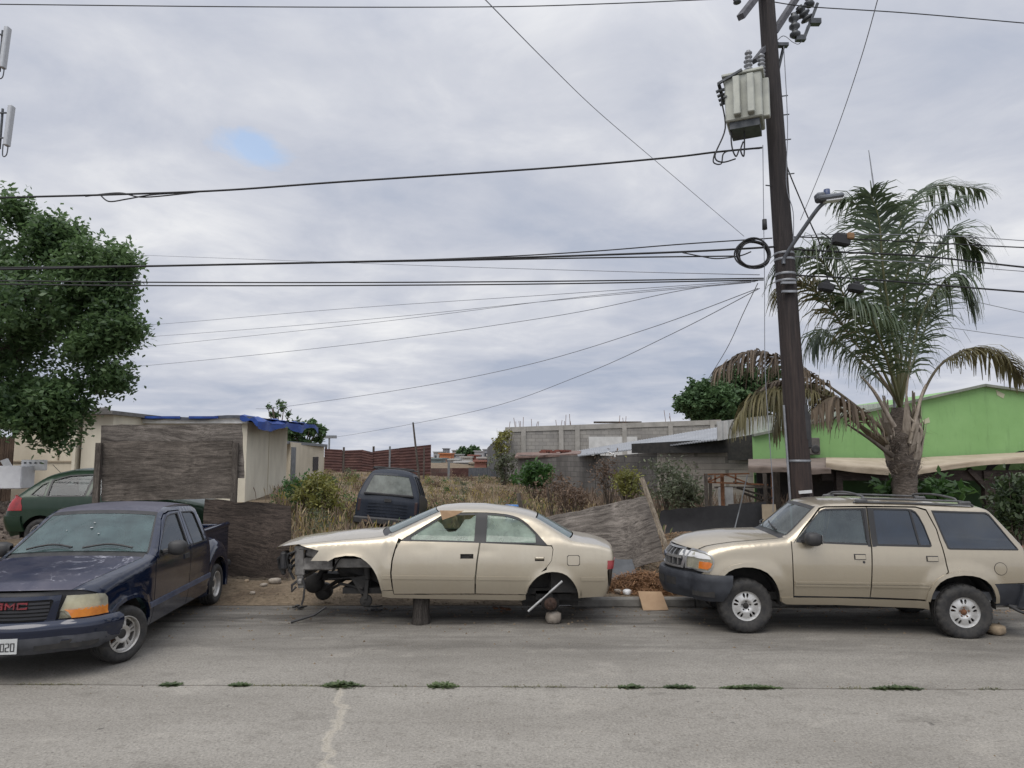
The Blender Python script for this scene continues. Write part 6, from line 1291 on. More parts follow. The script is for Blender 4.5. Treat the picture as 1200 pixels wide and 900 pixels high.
prof = [(gx_(881), .3), (gx_(1320), .3), (gx_(1320), zz(1320, 472)), (gx_(1200), zz(1200, 459)), (gx_(1155), zz(1155, 452.5)), (gx_(1048), zz(1048, 476)), (gx_(881), zz(881, 511))]
mb = MB(); mb.prism(prof, 0, 8, lambda x, y_, z: (x+(y_*(gx+x)/20*1.1 if x < prof[0][0]+.01 else 0), y_, z)); mb.build('wall', GRN, root)
mb = MB(); top = prof[2:]; 
for p, q in zip(top, top[1:]): mb.bar((p[0], -.06, p[1]+.02), (q[0], -.06, q[1]+.02), .16, .07)
mb.build('roof_edge', mat('roof_edge_grey', (.20, .21, .18), (.13, .15, .12), 3, .8), root)
mb = MB(); p0, p1, p2 = (gx_(846), zz(846, 516), zz(846, 493)), (gx_(960), zz(960, 496), zz(960, 479)), (gx_(1052), zz(1052, 476), zz(1052, 470))
for p, q in ((p0, p1), (p1, p2)): mb.grid(lambda u, v: (p[0]+(q[0]-p[0])*u, .5+.03*math.sin(u*2*PI*16), (p[1]*(1-u)+q[1]*u)*(1-v)+(p[2]*(1-u)+q[2]*u)*v), 130, 1)
mb.build('metal_parapet', mat('white_sheet', (.42, .42, .41), (.32, .32, .31), 3, .6), root)
mb = MB(); p = (gx_(1005), -.02, zz(1005, 505))
pm = mat('bare_plaster', (.40, .40, .28))
for pts in ([(1081, 493), (1089, 489), (1090, 495), (1083, 497)], [(1170, 457), (1180, 462), (1178, 467), (1171, 463)]): mb = MB(); mb.prism([(gx_(x_), zz(x_, y_)) for x_, y_ in pts], -.012, .0); mb.build('plaster_patch', pm, root)
# black curls of painted graffiti on the lower wall, a few mm proud
mb = MB()
for cx2, cy2, r_, a0, a1, th_ in ((1030, 592, 1.0, 20, 170, .17), (1040, 600, .5, 0, 200, .12), (1180, 565, .75, 30, 190, .16), (1190, 585, .55, 10, 230, .14), (1198, 552, .55, 60, 200, .10), (1100, 590, .9, 10, 120, .15), (1150, 600, .6, 0, 180, .12)):
    x_ = gx_(cx2); z_ = zz(cx2, cy2); n_ = 16; v = []
    for k in range(n_+1):
        a = R(a0+(a1-a0)*k/n_); w2 = th_*math.sin(PI*(k+.6)/(n_+1.2)); v += [(x_+(r_-w2)*math.cos(a), -.006, z_+(r_-w2)*math.sin(a)), (x_+(r_+w2*.4)*math.cos(a), -.006, z_+(r_+w2*.4)*math.sin(a))]
    mb.add(v, [(2*k, 2*k+1, 2*k+3, 2*k+2) for k in range(n_)])
mb.build('graffiti', mat('black_spray', (.01, .01, .01), rough=.7), root)
mb = MB(); mb.box((gx_(1030), -.012, 1.05), (gx_(1250)-gx_(882), .02, 1.5)); mb.v = [(p[0]-(gx_(1030)-(gx_(1250)+gx_(882))/2), p[1], p[2]) for p in mb.v]; mb.build('lower_wall', mat('lower_green_shaded', (.04, .095, .03), (.025, .06, .02), 2, .85), root)  # wall green darkened so its colour carries the shade under the awnings
mb = MB(); mb.box(((gx_(982)+gx_(884))/2, -.04, 1.15), (gx_(982)-gx_(884), .03, 1.75)); mb.build('porch_shade_panel', mat('porch_shade_panel', (.018, .017, .017), (.04, .035, .03), 3, .8), root)  # added dark sheet, stands in for the deep shade under the brown awning
def awn(nm, label, pxs, ytop, yfront, Yf, m):
    mb = MB(); n_ = 40
    def f_(u, v):
        px = pxs[0]+(pxs[1]-pxs[0])*u; top_ = P(px, np.interp(u, *zip(*ytop)), 19.9); fr_ = P(px, np.interp(u, *zip(*yfront)), Yf)
        if v <= .7: q = top_.lerp(fr_+Vector((0, 0, .10)), v/.7); q.z += .02*math.sin(PI*v/.7)*math.sin(7*u)
        else: q = fr_+Vector((0, -.02*math.sin(25*u), .10-.14*(v-.7)/.3*(1+.15*math.sin(11*u))))
        return q
    mb.grid(f_, n_, 10); mb.build(nm, m, None, label, 'awning')
AWT = mat('tan_canvas', (.43, .36, .27), (.33, .27, .195), 2.5, .9, bump=.3, bsc=8)
awn('awning', 'long sagging tan canvas awning along the green building', (968, 1320), [(0, 536), (.25, 537), (1, 524)], [(0, 547), (.10, 551), (.27, 556), (.4, 550), (.54, 543), (.66, 540), (1, 537)], 17.6, AWT)
awn('awning', 'short brown canvas awning on the green building left of the utility pole', (877, 974), [(0, 538), (1, 536)], [(0, 551), (1, 554)], 17.4, mat('brown_canvas', (.19, .15, .125), (.14, .11, .09), 3, .9, bump=.3, bsc=8))
root = empty('porch_frame', (P(1060, 560, 17.9).x, 17.9, 0), label='dark timber porch frame under the tan awning', cat='porch frame'); BEAM = wood('dark_beam', (.025, .02, .018), (.075, .06, .052), 1, 'x')
mb = MB(); a = P(962, 557, 17.9)-root.location; b = P(1330, 556, 17.9)-root.location; mb.box(((a.x+b.x)/2, 0, a.z), (b.x-a.x, .12, .26)); mb.build('beam', BEAM, root)
for px, w2 in ((982, .16), (1157, .26), (1300, .2)): mb = MB(); x_ = P(px, 560, 17.85).x-root.location.x; mb.box((x_, -.05, 1.10), (w2, .16, 1.7)); mb.build('post', BEAM, root)
mb = MB(); x_ = P(1157, 560, 17.85).x-root.location.x; mb.bar((x_-.5, -.08, 2.0), (x_, -.08, 1.45), .12); mb.build('brace', BEAM, root)
mb = MB(); q = P(952, 523, 19.8); mb.box(q, (.34, .25, .48), None, .02); root2 = mb.build('wall_speaker', mat('speaker_grey', (.07, .065, .06), (.12, .11, .10), 8, .8), label='small weathered grey speaker box fixed to the green wall beside the pole', cat='speaker box')
mb = MB(); mb.lathe([(0, -.01), (.09, -.03), (.12, -.02), (.12, .01)], (q.x+.03, q.y-.12, q.z-.08), 'Y', 20); o = mb.build('speaker_cone', K['black'], root2)

# things in front of the green building
root = empty('scrap_frame', (P(862, 590, 16.6).x, 16.6, Zt(5.2, 16.6)), label='rusty and wooden scrap frame with planks left of the utility pole', cat='scrap frame'); rl = lambda px, py, dy=0: P(px, py, 16.6+dy)-root.location
for k, (px, dy) in enumerate(((827, 0), (846, .1), (896, 0), (905, .9), (832, 1.2))): mb = MB(); a = rl(px, 555, dy); mb.bar((a.x, a.y, -.1), a, .07); mb.build('post', K['rust'] if k % 2 else W_POST, root)
mb = MB()
for p, q in (((825, 556), (878, 555)), ((827, 565), (900, 568)), ((827, 566), (850, 556)), ((850, 556), (876, 566)), ((838, 557), (838, 566)), ((862, 556), (862, 567))): mb.bar(rl(*p), rl(*q), .035)
mb.bar(rl(827, 565), rl(832, 560, 1.2), .035); mb.build('truss', K['rust'], root)
mb = MB()
for p, q, w2 in (((860, 565), (905, 572), .10), ((862, 571), (905, 584), .12), ((872, 578), (903, 590), .09), ((838, 571), (896, 571), .09), ((855, 592), (898, 588), .10)): mb.bar(rl(*p, random.uniform(-.1, .6)), rl(*q, random.uniform(-.1, .6)), w2, .04)
mb.build('plank', W_POST, root)
mb = MB()
for px in (844, 852, 856): mb.bar(rl(px, 571, .3), rl(px+1, 594, .25), .11, .03)
mb.build('white_board', mat('white_board', (.42, .42, .41), (.30, .30, .29), 5, .7), root)
mb = MB(); mb.bar(P(909, 553, 15.8), P(911, 606, 15.8)-Vector((0, 0, .5)), .13, .12); ob = mb.build('gnarled_post', wood('dark_post', (.03, .025, .02), (.10, .08, .065), 1.3, 'z'), label='dark gnarled wooden post right of the scrap frame', cat='post')
slab('beige_board', P(893, 591, 15.4), P(909, 591, 15.4), P(911, 612, 15.3), P(894, 612, 15.3), .03, mat('beige_board', (.44, .36, .25), (.36, .29, .20), 5, .8), 'small beige board just above the SUV bonnet', 'board', nu=4, nv=4, wob=.004, warp=0)
slab('black_tarp_fence', P(774, 598, 15.6), P(898, 588.5, 15.6), P(898, 622, 15.5), P(774, 626, 15.5), .012, mat('black_tarp', (.012, .012, .014), (.022, .022, .024), 5, .7, bump=.4, bsc=12), 'black plastic sheet fence behind the SUV bonnet', 'fence', nu=24, nv=6, wob=.02, warp=.08)
mb = MB(); mb.bar(P(866, 600, 15.3), P(858, 632, 15.0), .02); mb.bar(P(876, 556, 15.3), P(866, 600, 15.3), .02); mb.build('thin_stake', K['greypl'], label='thin leaning grey stake against the black sheet fence', cat='stake')

# grit, gravel and dry litter on the road, and grass in the road joint
def grit(n, area, smin, smax, m, name, seed):
    r_ = np.random.default_rng(seed); mb = MB(); V = []; Fc = []
    for i in range(n):
        x_, y_ = area(r_); s_ = smin+(smax-smin)*r_.random()**3; b_ = len(V); z0 = 0 if y_ < 11.1 else Zt(x_, y_); a = r_.random()*6.28
        for k in range(5): q = a+k*1.2566; V.append((x_+s_*math.cos(q)*r_.uniform(.6, 1.2), y_+s_*math.sin(q)*r_.uniform(.6, 1.2), z0-.001))
        V.append((x_+s_*r_.uniform(-.2, .2), y_+s_*r_.uniform(-.2, .2), z0+s_*r_.uniform(.5, 1.0))); Fc += [(b_+k, b_+(k+1) % 5, b_+5) for k in range(5)]
    mb.add(V, Fc); mb.build(name, m, kind='stuff')
grit(1500, lambda r: (r.uniform(-7, 8), 11.05-abs(r.normal())*.9), .004, .028, K['dirt'], 'gutter_gravel', 61); grit(900, lambda r: (r.uniform(-6.5, 7), r.uniform(5, 10.5)), .003, .011, K['dirt'], 'road_grit', 62)
grit(1400, lambda r: (r.uniform(-6, 1), 11.2+abs(r.normal())*1.0), .005, .028, K['dirt'], 'dirt_pebbles', 63); grit(260, lambda r: (r.uniform(-6.5, 7), 7.32+r.normal()*.06), .003, .012, K['dirt'], 'joint_dirt', 64)
mb = MB()
def sp():
    while True:
        x_ = random.uniform(-6, 7)
        if math.sin(2.1*x_)+math.sin(5.3*x_+1) > .2: return (x_, 7.32-.0155*x_+random.gauss(0, .012), .002)
strands(mb, 900, sp, .035, .0035, .6); mb.build('joint_grass', leafmat('joint_grass', (.05, .055, .025), (.17, .16, .08), .1, .8), kind='stuff')
mb = MB(); strands(mb, 260, lambda: (random.uniform(-3, 8), 11.0-abs(random.gauss(0, .35)), .004), .07, .006, .15); mb.build('gutter_litter', STRAW, kind='stuff')
# ------------------------------------------------ utility pole and what hangs on it
YP = 12.3; base = P(941, 600, YP); base = Vector((base.x+.02, YP, Zt(base.x, YP)-.05)); topv = P(896, -30, YP); ax = (topv-base); pp = lambda py: base+ax*((P(920, py, YP).z-base.z)/ax.z)
t = NT('creosote_pole'); n = t.noise(3, 8, .7, t.vec((9, 9, .5))); X, Y, Z = t.sepxyz(); lowr = t.ramp(t.math('MULTIPLY', Z, .1), [(.12, .6), (.45, .2), (.6, 0.0)])
c = t.ramp(n, [(.35, (.010, .008, .009)), (.6, (.032, .026, .025)), (.75, (.065, .052, .046))]); c = t.mix(t.math('MULTIPLY', lowr, t.ramp(n, [(.35, .3), (.65, 1.0)])), c, (.06, .034, .024)); t.color(c); t.set('Roughness', .85); t.bump(n, .8, .02)
root = empty('utility_pole', base, label='tall dark wooden utility pole leaning slightly left behind the tan SUV', cat='pole'); rl = lambda v: Vector(v)-base
mb = MB(); mb.tube([Vector((0, 0, 0))+ax*u for u in np.linspace(0, 1, 14)], [.21-.07*u for u in np.linspace(0, 1, 14)], 18, jit=.02); mb.build('shaft', t.m, root)
GALV = mat('galvanised', (.30, .31, .33), (.20, .205, .215), 8, .5, .6); DST = mat('dark_steel', (.05, .055, .062), (.09, .095, .10), 8, .5, .5)
for z in (305, 330, 322, 298, 540, 587): mb = MB(); p = rl(pp(z)); mb.lathe([(.215-.07*(p.z/ax.z), -.02), (.222-.07*(p.z/ax.z), 0), (.215-.07*(p.z/ax.z), .02)], p, 'Z', 20); mb.build('band', GALV, root)
mb = MB(); a, b = rl(P(872, 24, YP-.5)), rl(P(905, 42, YP)); 
mb.bar(rl(P(868, 20, YP-.75)), rl(P(893, -12, YP-.15)), .12, .10); mb.bar(rl(P(907, 38, YP)), rl(P(937, -8, YP+.55)), .12, .10); mb.bar(rl(P(884, 72, YP-.2)), rl(P(906, 44, YP+.1)), .10, .08); mb.build('crossarm', mat('arm_wood', (.05, .05, .058), (.10, .10, .11), 8, .8), root)
def insul(nm, p0, p1, r_, n_=5):
    mb = MB(); p0, p1 = Vector(p0), Vector(p1); m_ = 4*n_; mb.tube([p0.lerp(p1, k/m_) for k in range(m_+1)], [r_*(1 if k % 4 in (1, 2) else .55) for k in range(m_+1)], 12); return mb.build(nm, DST, root)
insul('insulator', rl(P(864, 4, YP-.6)), rl(P(863, -14, YP-.6)), .07); insul('cutout_fuse', rl(P(932, 44, YP+.3)), rl(P(930, 16, YP+.3)), .10, 3); insul('cutout_fuse', rl(P(947, 24, YP+.4)), rl(P(936, 8, YP+.4)), .12, 3); insul('cutout_fuse', rl(P(948, 8, YP+.4)), rl(P(950, -16, YP+.4)), .10, 3)
mb = MB(); mb.bar(rl(P(942, 46, YP+.3)), rl(P(958, 4, YP+.3)), .05); mb.box(rl(P(938, 45, YP+.3)), (.18, .1, .1)); mb.box(rl(P(955, 26, YP+.3)), (.2, .12, .1)); mb.tube([rl(P(908, 48, YP)), rl(P(918, 56, YP+.1)), rl(P(912, 82, YP+.1))], .03, 6); mb.box(rl(P(917, 53, YP)), (.2, .1, .06)); mb.build('cutout_bracket', DST, root)
mb = MB(); mb.tube(smoothpath([rl(P(907, 52, YP)), rl(P(918, 42, YP+.2)), rl(P(930, 50, YP+.3)), rl(P(938, 50, YP+.3)), rl(P(946, 30, YP+.3))], 5), .008, 4); mb.tube(smoothpath([rl(pp(60))+Vector((.2, -.15, 0)), rl(pp(150))+Vector((.16, -.17, 0)), rl(pp(220))+Vector((.05, -.19, 0)), rl(pp(252))+Vector((.15, -.16, 0)), rl(pp(290))+Vector((.1, -.18, 0))], 5), .008, 4); mb.build('down_lead', K['cablegrey'], root)
for z, dx in ((114, .17), (136, .17), (165, .17), (90, -.17), (205, .18), (219, -.18)): mb = MB(); p = rl(pp(z)); mb.tube([p, p+Vector((dx*1.5, -.05, .01))], .012, 5); mb.build('step_bolt', DST, root)
mb = MB(); mb.tube([rl(pp(475))+Vector((-.215, -.06, 0)), Vector((-.225, -.06, .3))], .022, 8); mb.build('conduit', GALV, root)
mb = MB(); mb.box(rl(pp(505))+Vector((.16, -.05, 0)), (.10, .18, .62), None, .02); mb.box(rl(pp(495))+Vector((.10, -.12, .0)), (.12, .08, .6)); mb.build('cable_guard', K['black'], root)
mb = MB(); p = rl(pp(577)); mb.box(p+Vector((-.02, -.24, .02)), (.22, .03, .05), Matrix.Rotation(-.08, 3, 'Y')); mb.build('tag_plate', K['whitep'], root)
for py in (335, 345): mb = MB(); p = rl(pp(py)); mb.box(p+Vector((-.05, -.22, 0)), (.25, .06, .04)); mb.build('cable_clamp', GALV, root)

# transformer on the pole
ct = P(873, 122, YP-.45); root = empty('pole_transformer', ct, R(-24), label='boxy grey transformer bolted high on the utility pole', cat='transformer'); TR = mat('transformer_grey', (.40, .41, .36), (.30, .31, .28), 4, .5, .1)
mb = MB(); s_ = .86; mb.box((0, 0, 0), (.62, .62, .82), None, .02); mb.box((0, 0, .43), (.70, .70, .05), None, .01); mb.build('tank', TR, root)
mb = MB(); mb.box((0, 0, -.47), (.50, .50, .14)); mb.build('base_plate', DST, root)
for x_ in (.13, .36, -.1): mb = MB(); mb.box((x_, -.38 if x_ < .3 else -.1, -.02), (.12, .14, .70), None, .015); mb.build('cooling_fin', TR, root)
mb = MB(); mb.bar((-.40, -.35, .30), (-.40, .35, .30), .05); mb.bar((-.40, .35, .30), (.0, .36, .48), .04); mb.bar((-.4, -.35, .3), (0, -.36, .46), .04); mb.bar((-.30, -.33, .05), (-.30, .33, .05), .06, .03); mb.build('bracket', DST, root)
for x_, y_, h in ((.1, -.15, .45), (.05, .2, .5), (.3, 0, .42)): mb = MB(); m_ = 24; mb.tube([(x_, y_, .45+h*k/m_) for k in range(m_+1)], [.065 if k % 4 in (1, 2) else .035 for k in range(m_+1)], 12); mb.build('bushing', GALV, root)
for y_ in (-.25, -.08, .08, .25): mb = MB(); mb.tube([(-.30, y_, .22), (-.40, y_, .22), (-.46, y_, .20)], .03, 8); mb.build('terminal', DST, root)
mb = MB()
for pts in ([(845, 116), (850, 150), (838, 182), (846, 190), (862, 186)], [(858, 118), (857, 165), (862, 183), (866, 176)], [(868, 116), (872, 150), (872, 182), (868, 176), (871, 166)]): mb.tube(smoothpath([P(x_, y_, YP-.5)-ct for x_, y_ in pts], 6), .014, 5)
R24 = Matrix.Rotation(R(24), 3, 'Z'); mb.v = [tuple(R24 @ Vector(p)) for p in mb.v]; mb.build('secondary_lead', K['cable'], root)
# cable coil
cc_ = P(883, 298, YP-.28); mb = MB()
for k in range(9):
    r_ = .27+random.uniform(-.025, .03); o_ = Vector((random.uniform(-.02, .02), random.uniform(-.05, .05), random.uniform(-.02, .02)))
    mb.tube([cc_+o_+Vector((r_*1.08*math.cos(a), .05*math.sin(2*a+k), r_*.92*math.sin(a))) for a in np.linspace(0, 2*PI, 40)], .014, 6, False)
mb.build('cable_coil', K['cable'], label='round coil of black spare cable hanging on the utility pole', cat='cable coil')
# street lamp
a = P(918, 300, YP-.15); b = P(962, 240, YP-.7); root = empty('street_lamp', a, label='grey street lamp on a slanted arm fixed to the utility pole', cat='street lamp'); LG = mat('lamp_grey', (.13, .14, .155), (.09, .095, .105), 8, .45, .4)
mb = MB(); mb.tube(smoothpath([Vector((0, 0, -.15)), Vector((.03, -.02, .0)), (b-a)*.6, (b-a)*.95, (b-a)+Vector((.10, -.03, .06))], 5), .035, 10); mb.build('arm', LG, root)
hd = P(972, 232, YP-.8)-a; mb = MB(); M = Matrix.Rotation(R(-8), 3, 'Y'); mb.box(hd, (.44, .22, .09), M, .03); mb.box(hd+Vector((-.16, 0, .02)), (.16, .16, .13), M, .03); mb.build('lamp_head', LG, root)
mb = MB(); mb.lathe([(0, .16), (.05, .15), (.055, .06), (.055, .04)], hd+Vector((-.04, 0, 0)), 'Z', 12); mb.build('photocell', mat('photocell_blue', (.04, .06, .13), rough=.4), root); mb = MB(); mb.box(hd+Vector((.05, 0, -.05)), (.28, .16, .02), M); mb.build('lens', K['whitep'], root)

# ------------------------------------------------ wires
def wire(name, pts, r_, label, m='cable', group=None, cat='wire', extra=(), n=10):
    """pts: (px, py, depth)"""
    v = smoothpath([P(*p) for p in pts], n); mb = MB(); mb.tube(v, r_, 5, False)
    for e_ in extra: mb.tube(smoothpath([P(*p) for p in e_], 8), r_*.7, 5, False)
    mb.build(name, K[m], None, label, cat, group)
y = YP; WG = 'overhead wires crossing the street scene'
wire('power_line', [(-200, 3, y), (0, 5, y), (300, 8, y), (570, 8, y), (720, 4, y), (860, -2, y)], .010, 'topmost thin power line running left from the pole crossarm', group=WG)
wire('power_line', [(905, 2, y), (950, 8, y), (1060, 15, y), (1200, 27, y), (1350, 40, y)], .010, 'thin power line running right from the pole top', group=WG)
wire('drop_wire', [(560, -9, 4.6), (572, 3, 5), (640, 72, 6.5), (700, 130, 8.4), (770, 190, 10.3), (872, 277, y)], .0045, 'long diagonal wire falling from the top centre to the cable coil', 'cablegrey', WG)
wire('twisted_cable', [(-150, 236, y), (20, 231, y), (130, 228, y), (260, 223, y), (400, 213, y), (640, 197, y), (780, 185, y), (840, 178, y), (893, 173, y)], .019, 'thick twisted service cable with a loose loop crossing the left sky', group=WG,
     extra=([(118, 229, y), (128, 236, y-.05), (150, 233, y-.05), (180, 228, y), (230, 225, y)], [(100, 230, y), (140, 226, y), (170, 231, y), (240, 224, y)], [(838, 178, y), (836, 190, y), (845, 192, y), (848, 180, y), (860, 176, y-.05), (890, 174, y)]))
wire('cable_bundle', [(-150, 317, y), (0, 315.5, y), (140, 312.5, y), (400, 307, y), (600, 302, y), (800, 295, y), (910, 289, y)], .020, 'thick black cable bundle meeting the pole beside the coil', group=WG, extra=([(-150, 315, y), (0, 313.5, y), (200, 311, y), (480, 306, y), (700, 302, y), (860, 300, y)],))
wire('cable', [(480, 305, y), (600, 300, y), (700, 294, y), (800, 286, y), (905, 279, y)], .012, 'thin cable rising to the pole just above the coil', group=WG)
wire('cable', [(800, 296, y), (820, 300, y-.1), (840, 303, y-.1), (866, 300, y-.1), (880, 295, y)], .012, 'short slack cable loop left of the coil', group=WG)
wire('cable_bundle', [(-150, 329.5, y), (0, 329, y), (140, 330.5, y), (400, 331, y), (650, 329.5, y), (895, 326, y)], .013, 'upper of the two level cables below the coil', group=WG)
wire('cable_bundle', [(-150, 333.5, y), (0, 333, y), (140, 334.5, y), (400, 334.5, y), (650, 332.5, y), (895, 328, y)], .013, 'lower of the two level cables below the coil', group=WG)
for k, (pts, lab) in enumerate((([(60, 378, 30), (150, 382, 28), (400, 362, 22), (650, 345, 17), (880, 329, y)], 'highest faint wire of the fan sloping down left from the pole'), ([(60, 397, 30), (150, 396, 28), (400, 377, 22), (650, 352, 17), (880, 331, y)], 'second faint wire of the fan sloping down left from the pole'), ([(60, 413, 30), (150, 408, 28), (420, 380, 22), (680, 348, 17), (885, 330, y)], 'third faint wire of the fan sloping down left from the pole'),
        ([(50, 433, 32), (140, 431, 30), (400, 405, 23), (640, 372, 18), (800, 340, 14), (888, 329, y)], 'fourth wire of the fan ending above the cream house'), ([(300, 479, 30), (330, 477, 28), (480, 455, 22), (620, 427, 18), (760, 385, 15), (888, 338, y)], 'fifth wire of the fan ending above the tarp house'), ([(385, 513, 40), (420, 508, 36), (560, 481, 25), (680, 440, 19), (790, 390, 15), (890, 338, y)], 'lowest wire of the fan ending above the rusty fence'),
        ([(140, 298, 34), (300, 304, 28), (520, 312, 22), (720, 318, 17), (890, 322, y)], 'faint nearly level wire between the cable bundles'), )):
    wire('service_wire', pts, .007 if k < 3 else .008, lab, 'cablegrey', 'fan of service wires left of the pole')
wire('drop_wire', [(888, 332, y), (872, 365, y+2), (852, 408, y+4), (828, 447, y+6.5)], .008, 'short thin wire dropping left from the pole to the shed', 'cablegrey', WG)
wire('drop_wire', [(1030, -6, 7), (1010, 65, 8.3), (985, 140, 9.8), (962, 200, 11), (938, 258, y)], .0055, 'diagonal wire falling from the top right to the pole', 'cablegrey', WG)
wire('guy_wire', [(917, 182, y), (930, 215, y), (950, 262, y), (962, 290, y+.2), (972, 340, y+.6)], .012, 'dark guy wire slanting down right from the pole', group=WG)
wire('down_wire', [(894, 170, y-.3), (895, 260, y-.3), (896, 330, y-.3), (897, 440, y-.3), (905, 560, y-.3), (906, 600, y-.3)], .007, 'thin vertical wire hanging beside the utility pole', 'cablegrey', WG)
mb = MB(); mb.lathe([(0, .10), (.04, .09), (.045, -.09), (0, -.10)], P(896, 263, y-.3), 'Z', 10); mb.build('wire_weight', K['cable'], label='small black weight on the vertical wire beside the pole', cat='weight')
for k, (pts, lab, r_) in enumerate((([(915, 277, y), (1000, 280, y), (1100, 285, y), (1200, 290, y), (1350, 296, y)], 'highest cable running right from the coil height on the pole', .012), ([(915, 291, y), (1000, 296, y), (1080, 300, y), (1200, 313, y), (1350, 328, y)], 'thick cable crossing the palm crown', .018), ([(918, 322, y), (1000, 326, y), (1100, 334, y), (1200, 342, y), (1350, 352, y)], 'thick lower cable crossing the palm crown', .017),
        ([(915, 300, y), (985, 303, y), (1080, 308, y), (1200, 318, y+3), (1350, 328, y+5)], 'thin cable just under the thick cable through the palm', .009), ([(1000, 325, y), (1100, 344, y+3), (1200, 366, y+6), (1320, 390, y+9)], 'faint wire falling right below the lower cable', .008), ([(1040, 372, y+3), (1100, 382, y+4), (1200, 396, y+6), (1320, 410, y+8)], 'lowest faint wire at the right edge of the sky', .008), ([(915, 284, y), (960, 275, y), (1100, 276, y), (1200, 282, y+1)], 'thin wire above the thick cable right of the pole', .008))):
    wire('street_cable', pts, r_, lab, 'cable' if r_ > .01 else 'cablegrey', 'cables running right from the pole')
wire('cable', [(938, 292, y), (950, 302, y-.1), (965, 298, y-.1), (975, 283, y-.1), (962, 272, y-.1)], .010, 'small slack cable loop just right of the pole', group=WG)
for i, (px, py, lab) in enumerate(((986, 281, 'black splice box hanging in the palm crown'), (968, 337, 'black splice box on the lower cable left of the palm trunk'), (1003, 338, 'smaller black splice box on the lower cable in the palm'))):
    mb = MB(); p = P(px, py, y-.05); mb.box(p, (.30 if i == 0 else .26, .16, .22 if i == 0 else .15), Matrix.Rotation(.2, 3, 'Y'), .03); mb.box(p+Vector((.02, 0, .10)), (.10, .05, .06), None, .01); mb.build('splice_box', K['cable'], label=lab, cat='splice box', group='splice boxes on the cables')
mb = MB(); mb.box(P(996, 277, y-.1), (.13, .12, .12), None, .02); mb.build('orange_tag', mat('dull_orange', (.20, .11, .05), rough=.7), label='dull orange tag beside the splice box in the palm crown', cat='tag')
# cell mast at the left edge: panel antennas on stand-off pipes
mx = P(-22, 100, 36).x; root = empty('cell_mast', (mx, 36, .6), label='cell mast with white panel antennas cut by the left edge of the sky', cat='mast')
rl = lambda px, py: P(px, py, 36)-root.location
for dx, dy in ((-.4, 0), (.4, 0), (0, .6)): mb = MB(); mb.tube([(dx, dy, -.3), (dx*.7, dy*.7, 31)], .07, 6); mb.build('mast_leg', GALV, root)
mb = MB()
for k in range(30): mb.bar((-.4+.004*k, 0, k), (.4-.004*k, 0, k+1), .04); mb.bar((.4, 0, k), (0, .6, k+1), .04)
mb.build('lattice', GALV, root)
for y0, y1, xa in ((32, 80, 6), (124, 171, 10.5)):
    a, b = rl(xa+1.5, y0), rl(xa-1, y1); mb = MB(); mb.box((a+b)/2, (.24, .35, (a-b).length), Matrix.Rotation(.05, 3, 'Y'), .04); mb.build('panel_antenna', mat('antenna_white', (.42, .44, .46), (.36, .37, .39), 5, .5), root)
    mb = MB(); c0 = rl(0, (y0+y1)/2); h = (a-b).length/2
    mb.tube([c0+Vector((0, .1, -h*1.1)), c0+Vector((0, .1, h*.9))], .06, 6)
    for s_ in (.65, -.6): mb.bar((0, 0, c0.z+h*s_), c0+Vector((.3, 0, h*s_)), .07)
    mb.tube(smoothpath([b+Vector((0, 0, 0)), b+Vector((-.05, 0, -.5)), b+Vector((-.25, 0, -.55)), b+Vector((-.28, 0, .1))], 6), .03, 5); mb.build('mount', DST, root)

# ------------------------------------------------ plants
def leaf_cloud(mb, pts, size, elong=1.6, up=.3, cluster=1, spread=.1):
    n = len(pts)
    nrm = rng.normal(size=(n*cluster, 3)); nrm[:, 2] = np.abs(nrm[:, 2])*1.2+up; nrm /= np.linalg.norm(nrm, axis=1)[:, None]
    p = np.repeat(np.asarray(pts), cluster, 0)+rng.normal(size=(n*cluster, 3))*spread
    a = rng.normal(size=(n*cluster, 3)); u = np.cross(nrm, a); u /= np.linalg.norm(u, axis=1)[:, None]+1e-9; v = np.cross(nrm, u)
    s = size*rng.uniform(.6, 1.35, (n*cluster, 1)); u = u*s*elong; v = v*s*.5
    q = np.stack([p-u*.5, p-u*.05+v*.8-nrm*s*.05, p+u*.5-nrm*s*.15, p-u*.05-v*.8-nrm*s*.05], 1).reshape(-1, 3)
    mb.add(q, [(4*i, 4*i+1, 4*i+2, 4*i+3) for i in range(n*cluster)])
def crown_points(c, rad, nclump, per, rc, squash=.75, seed=1, shell=.45):
    r_ = np.random.default_rng(seed); out = []
    for _ in range(nclump):
        d = r_.normal(size=3); d /= np.linalg.norm(d); f = shell+(1-shell)*r_.random()**.6; lob = 1+.10*math.sin(3*d[0]*2+4*d[2]+seed)+.09*math.sin(7*d[0]-5*d[2]+2*seed); cc = np.array(c)+d*np.array(rad)*f*(lob+r_.normal()*.06)
        k = max(3, int(per*r_.uniform(.5, 1.4))); e_ = r_.normal(size=(k, 3)); e_ /= np.linalg.norm(e_, axis=1)[:, None]; e_ *= (r_.random((k, 1))**.45)*rc*r_.uniform(.6, 1.3); e_[:, 2] *= squash; out.append(cc+e_)
    return np.vstack(out)
BARK = mat('bark', (.07, .055, .042), (.13, .11, .09), 6, .95, bump=.8, bsc=14, stretch=(1, 1, .3))
LF = leafmat('tree_leaf', (.026, .058, .022), (.11, .175, .07), .3, .5); LFD = leafmat('far_leaf', (.028, .062, .022), (.075, .135, .05), .2, .7)
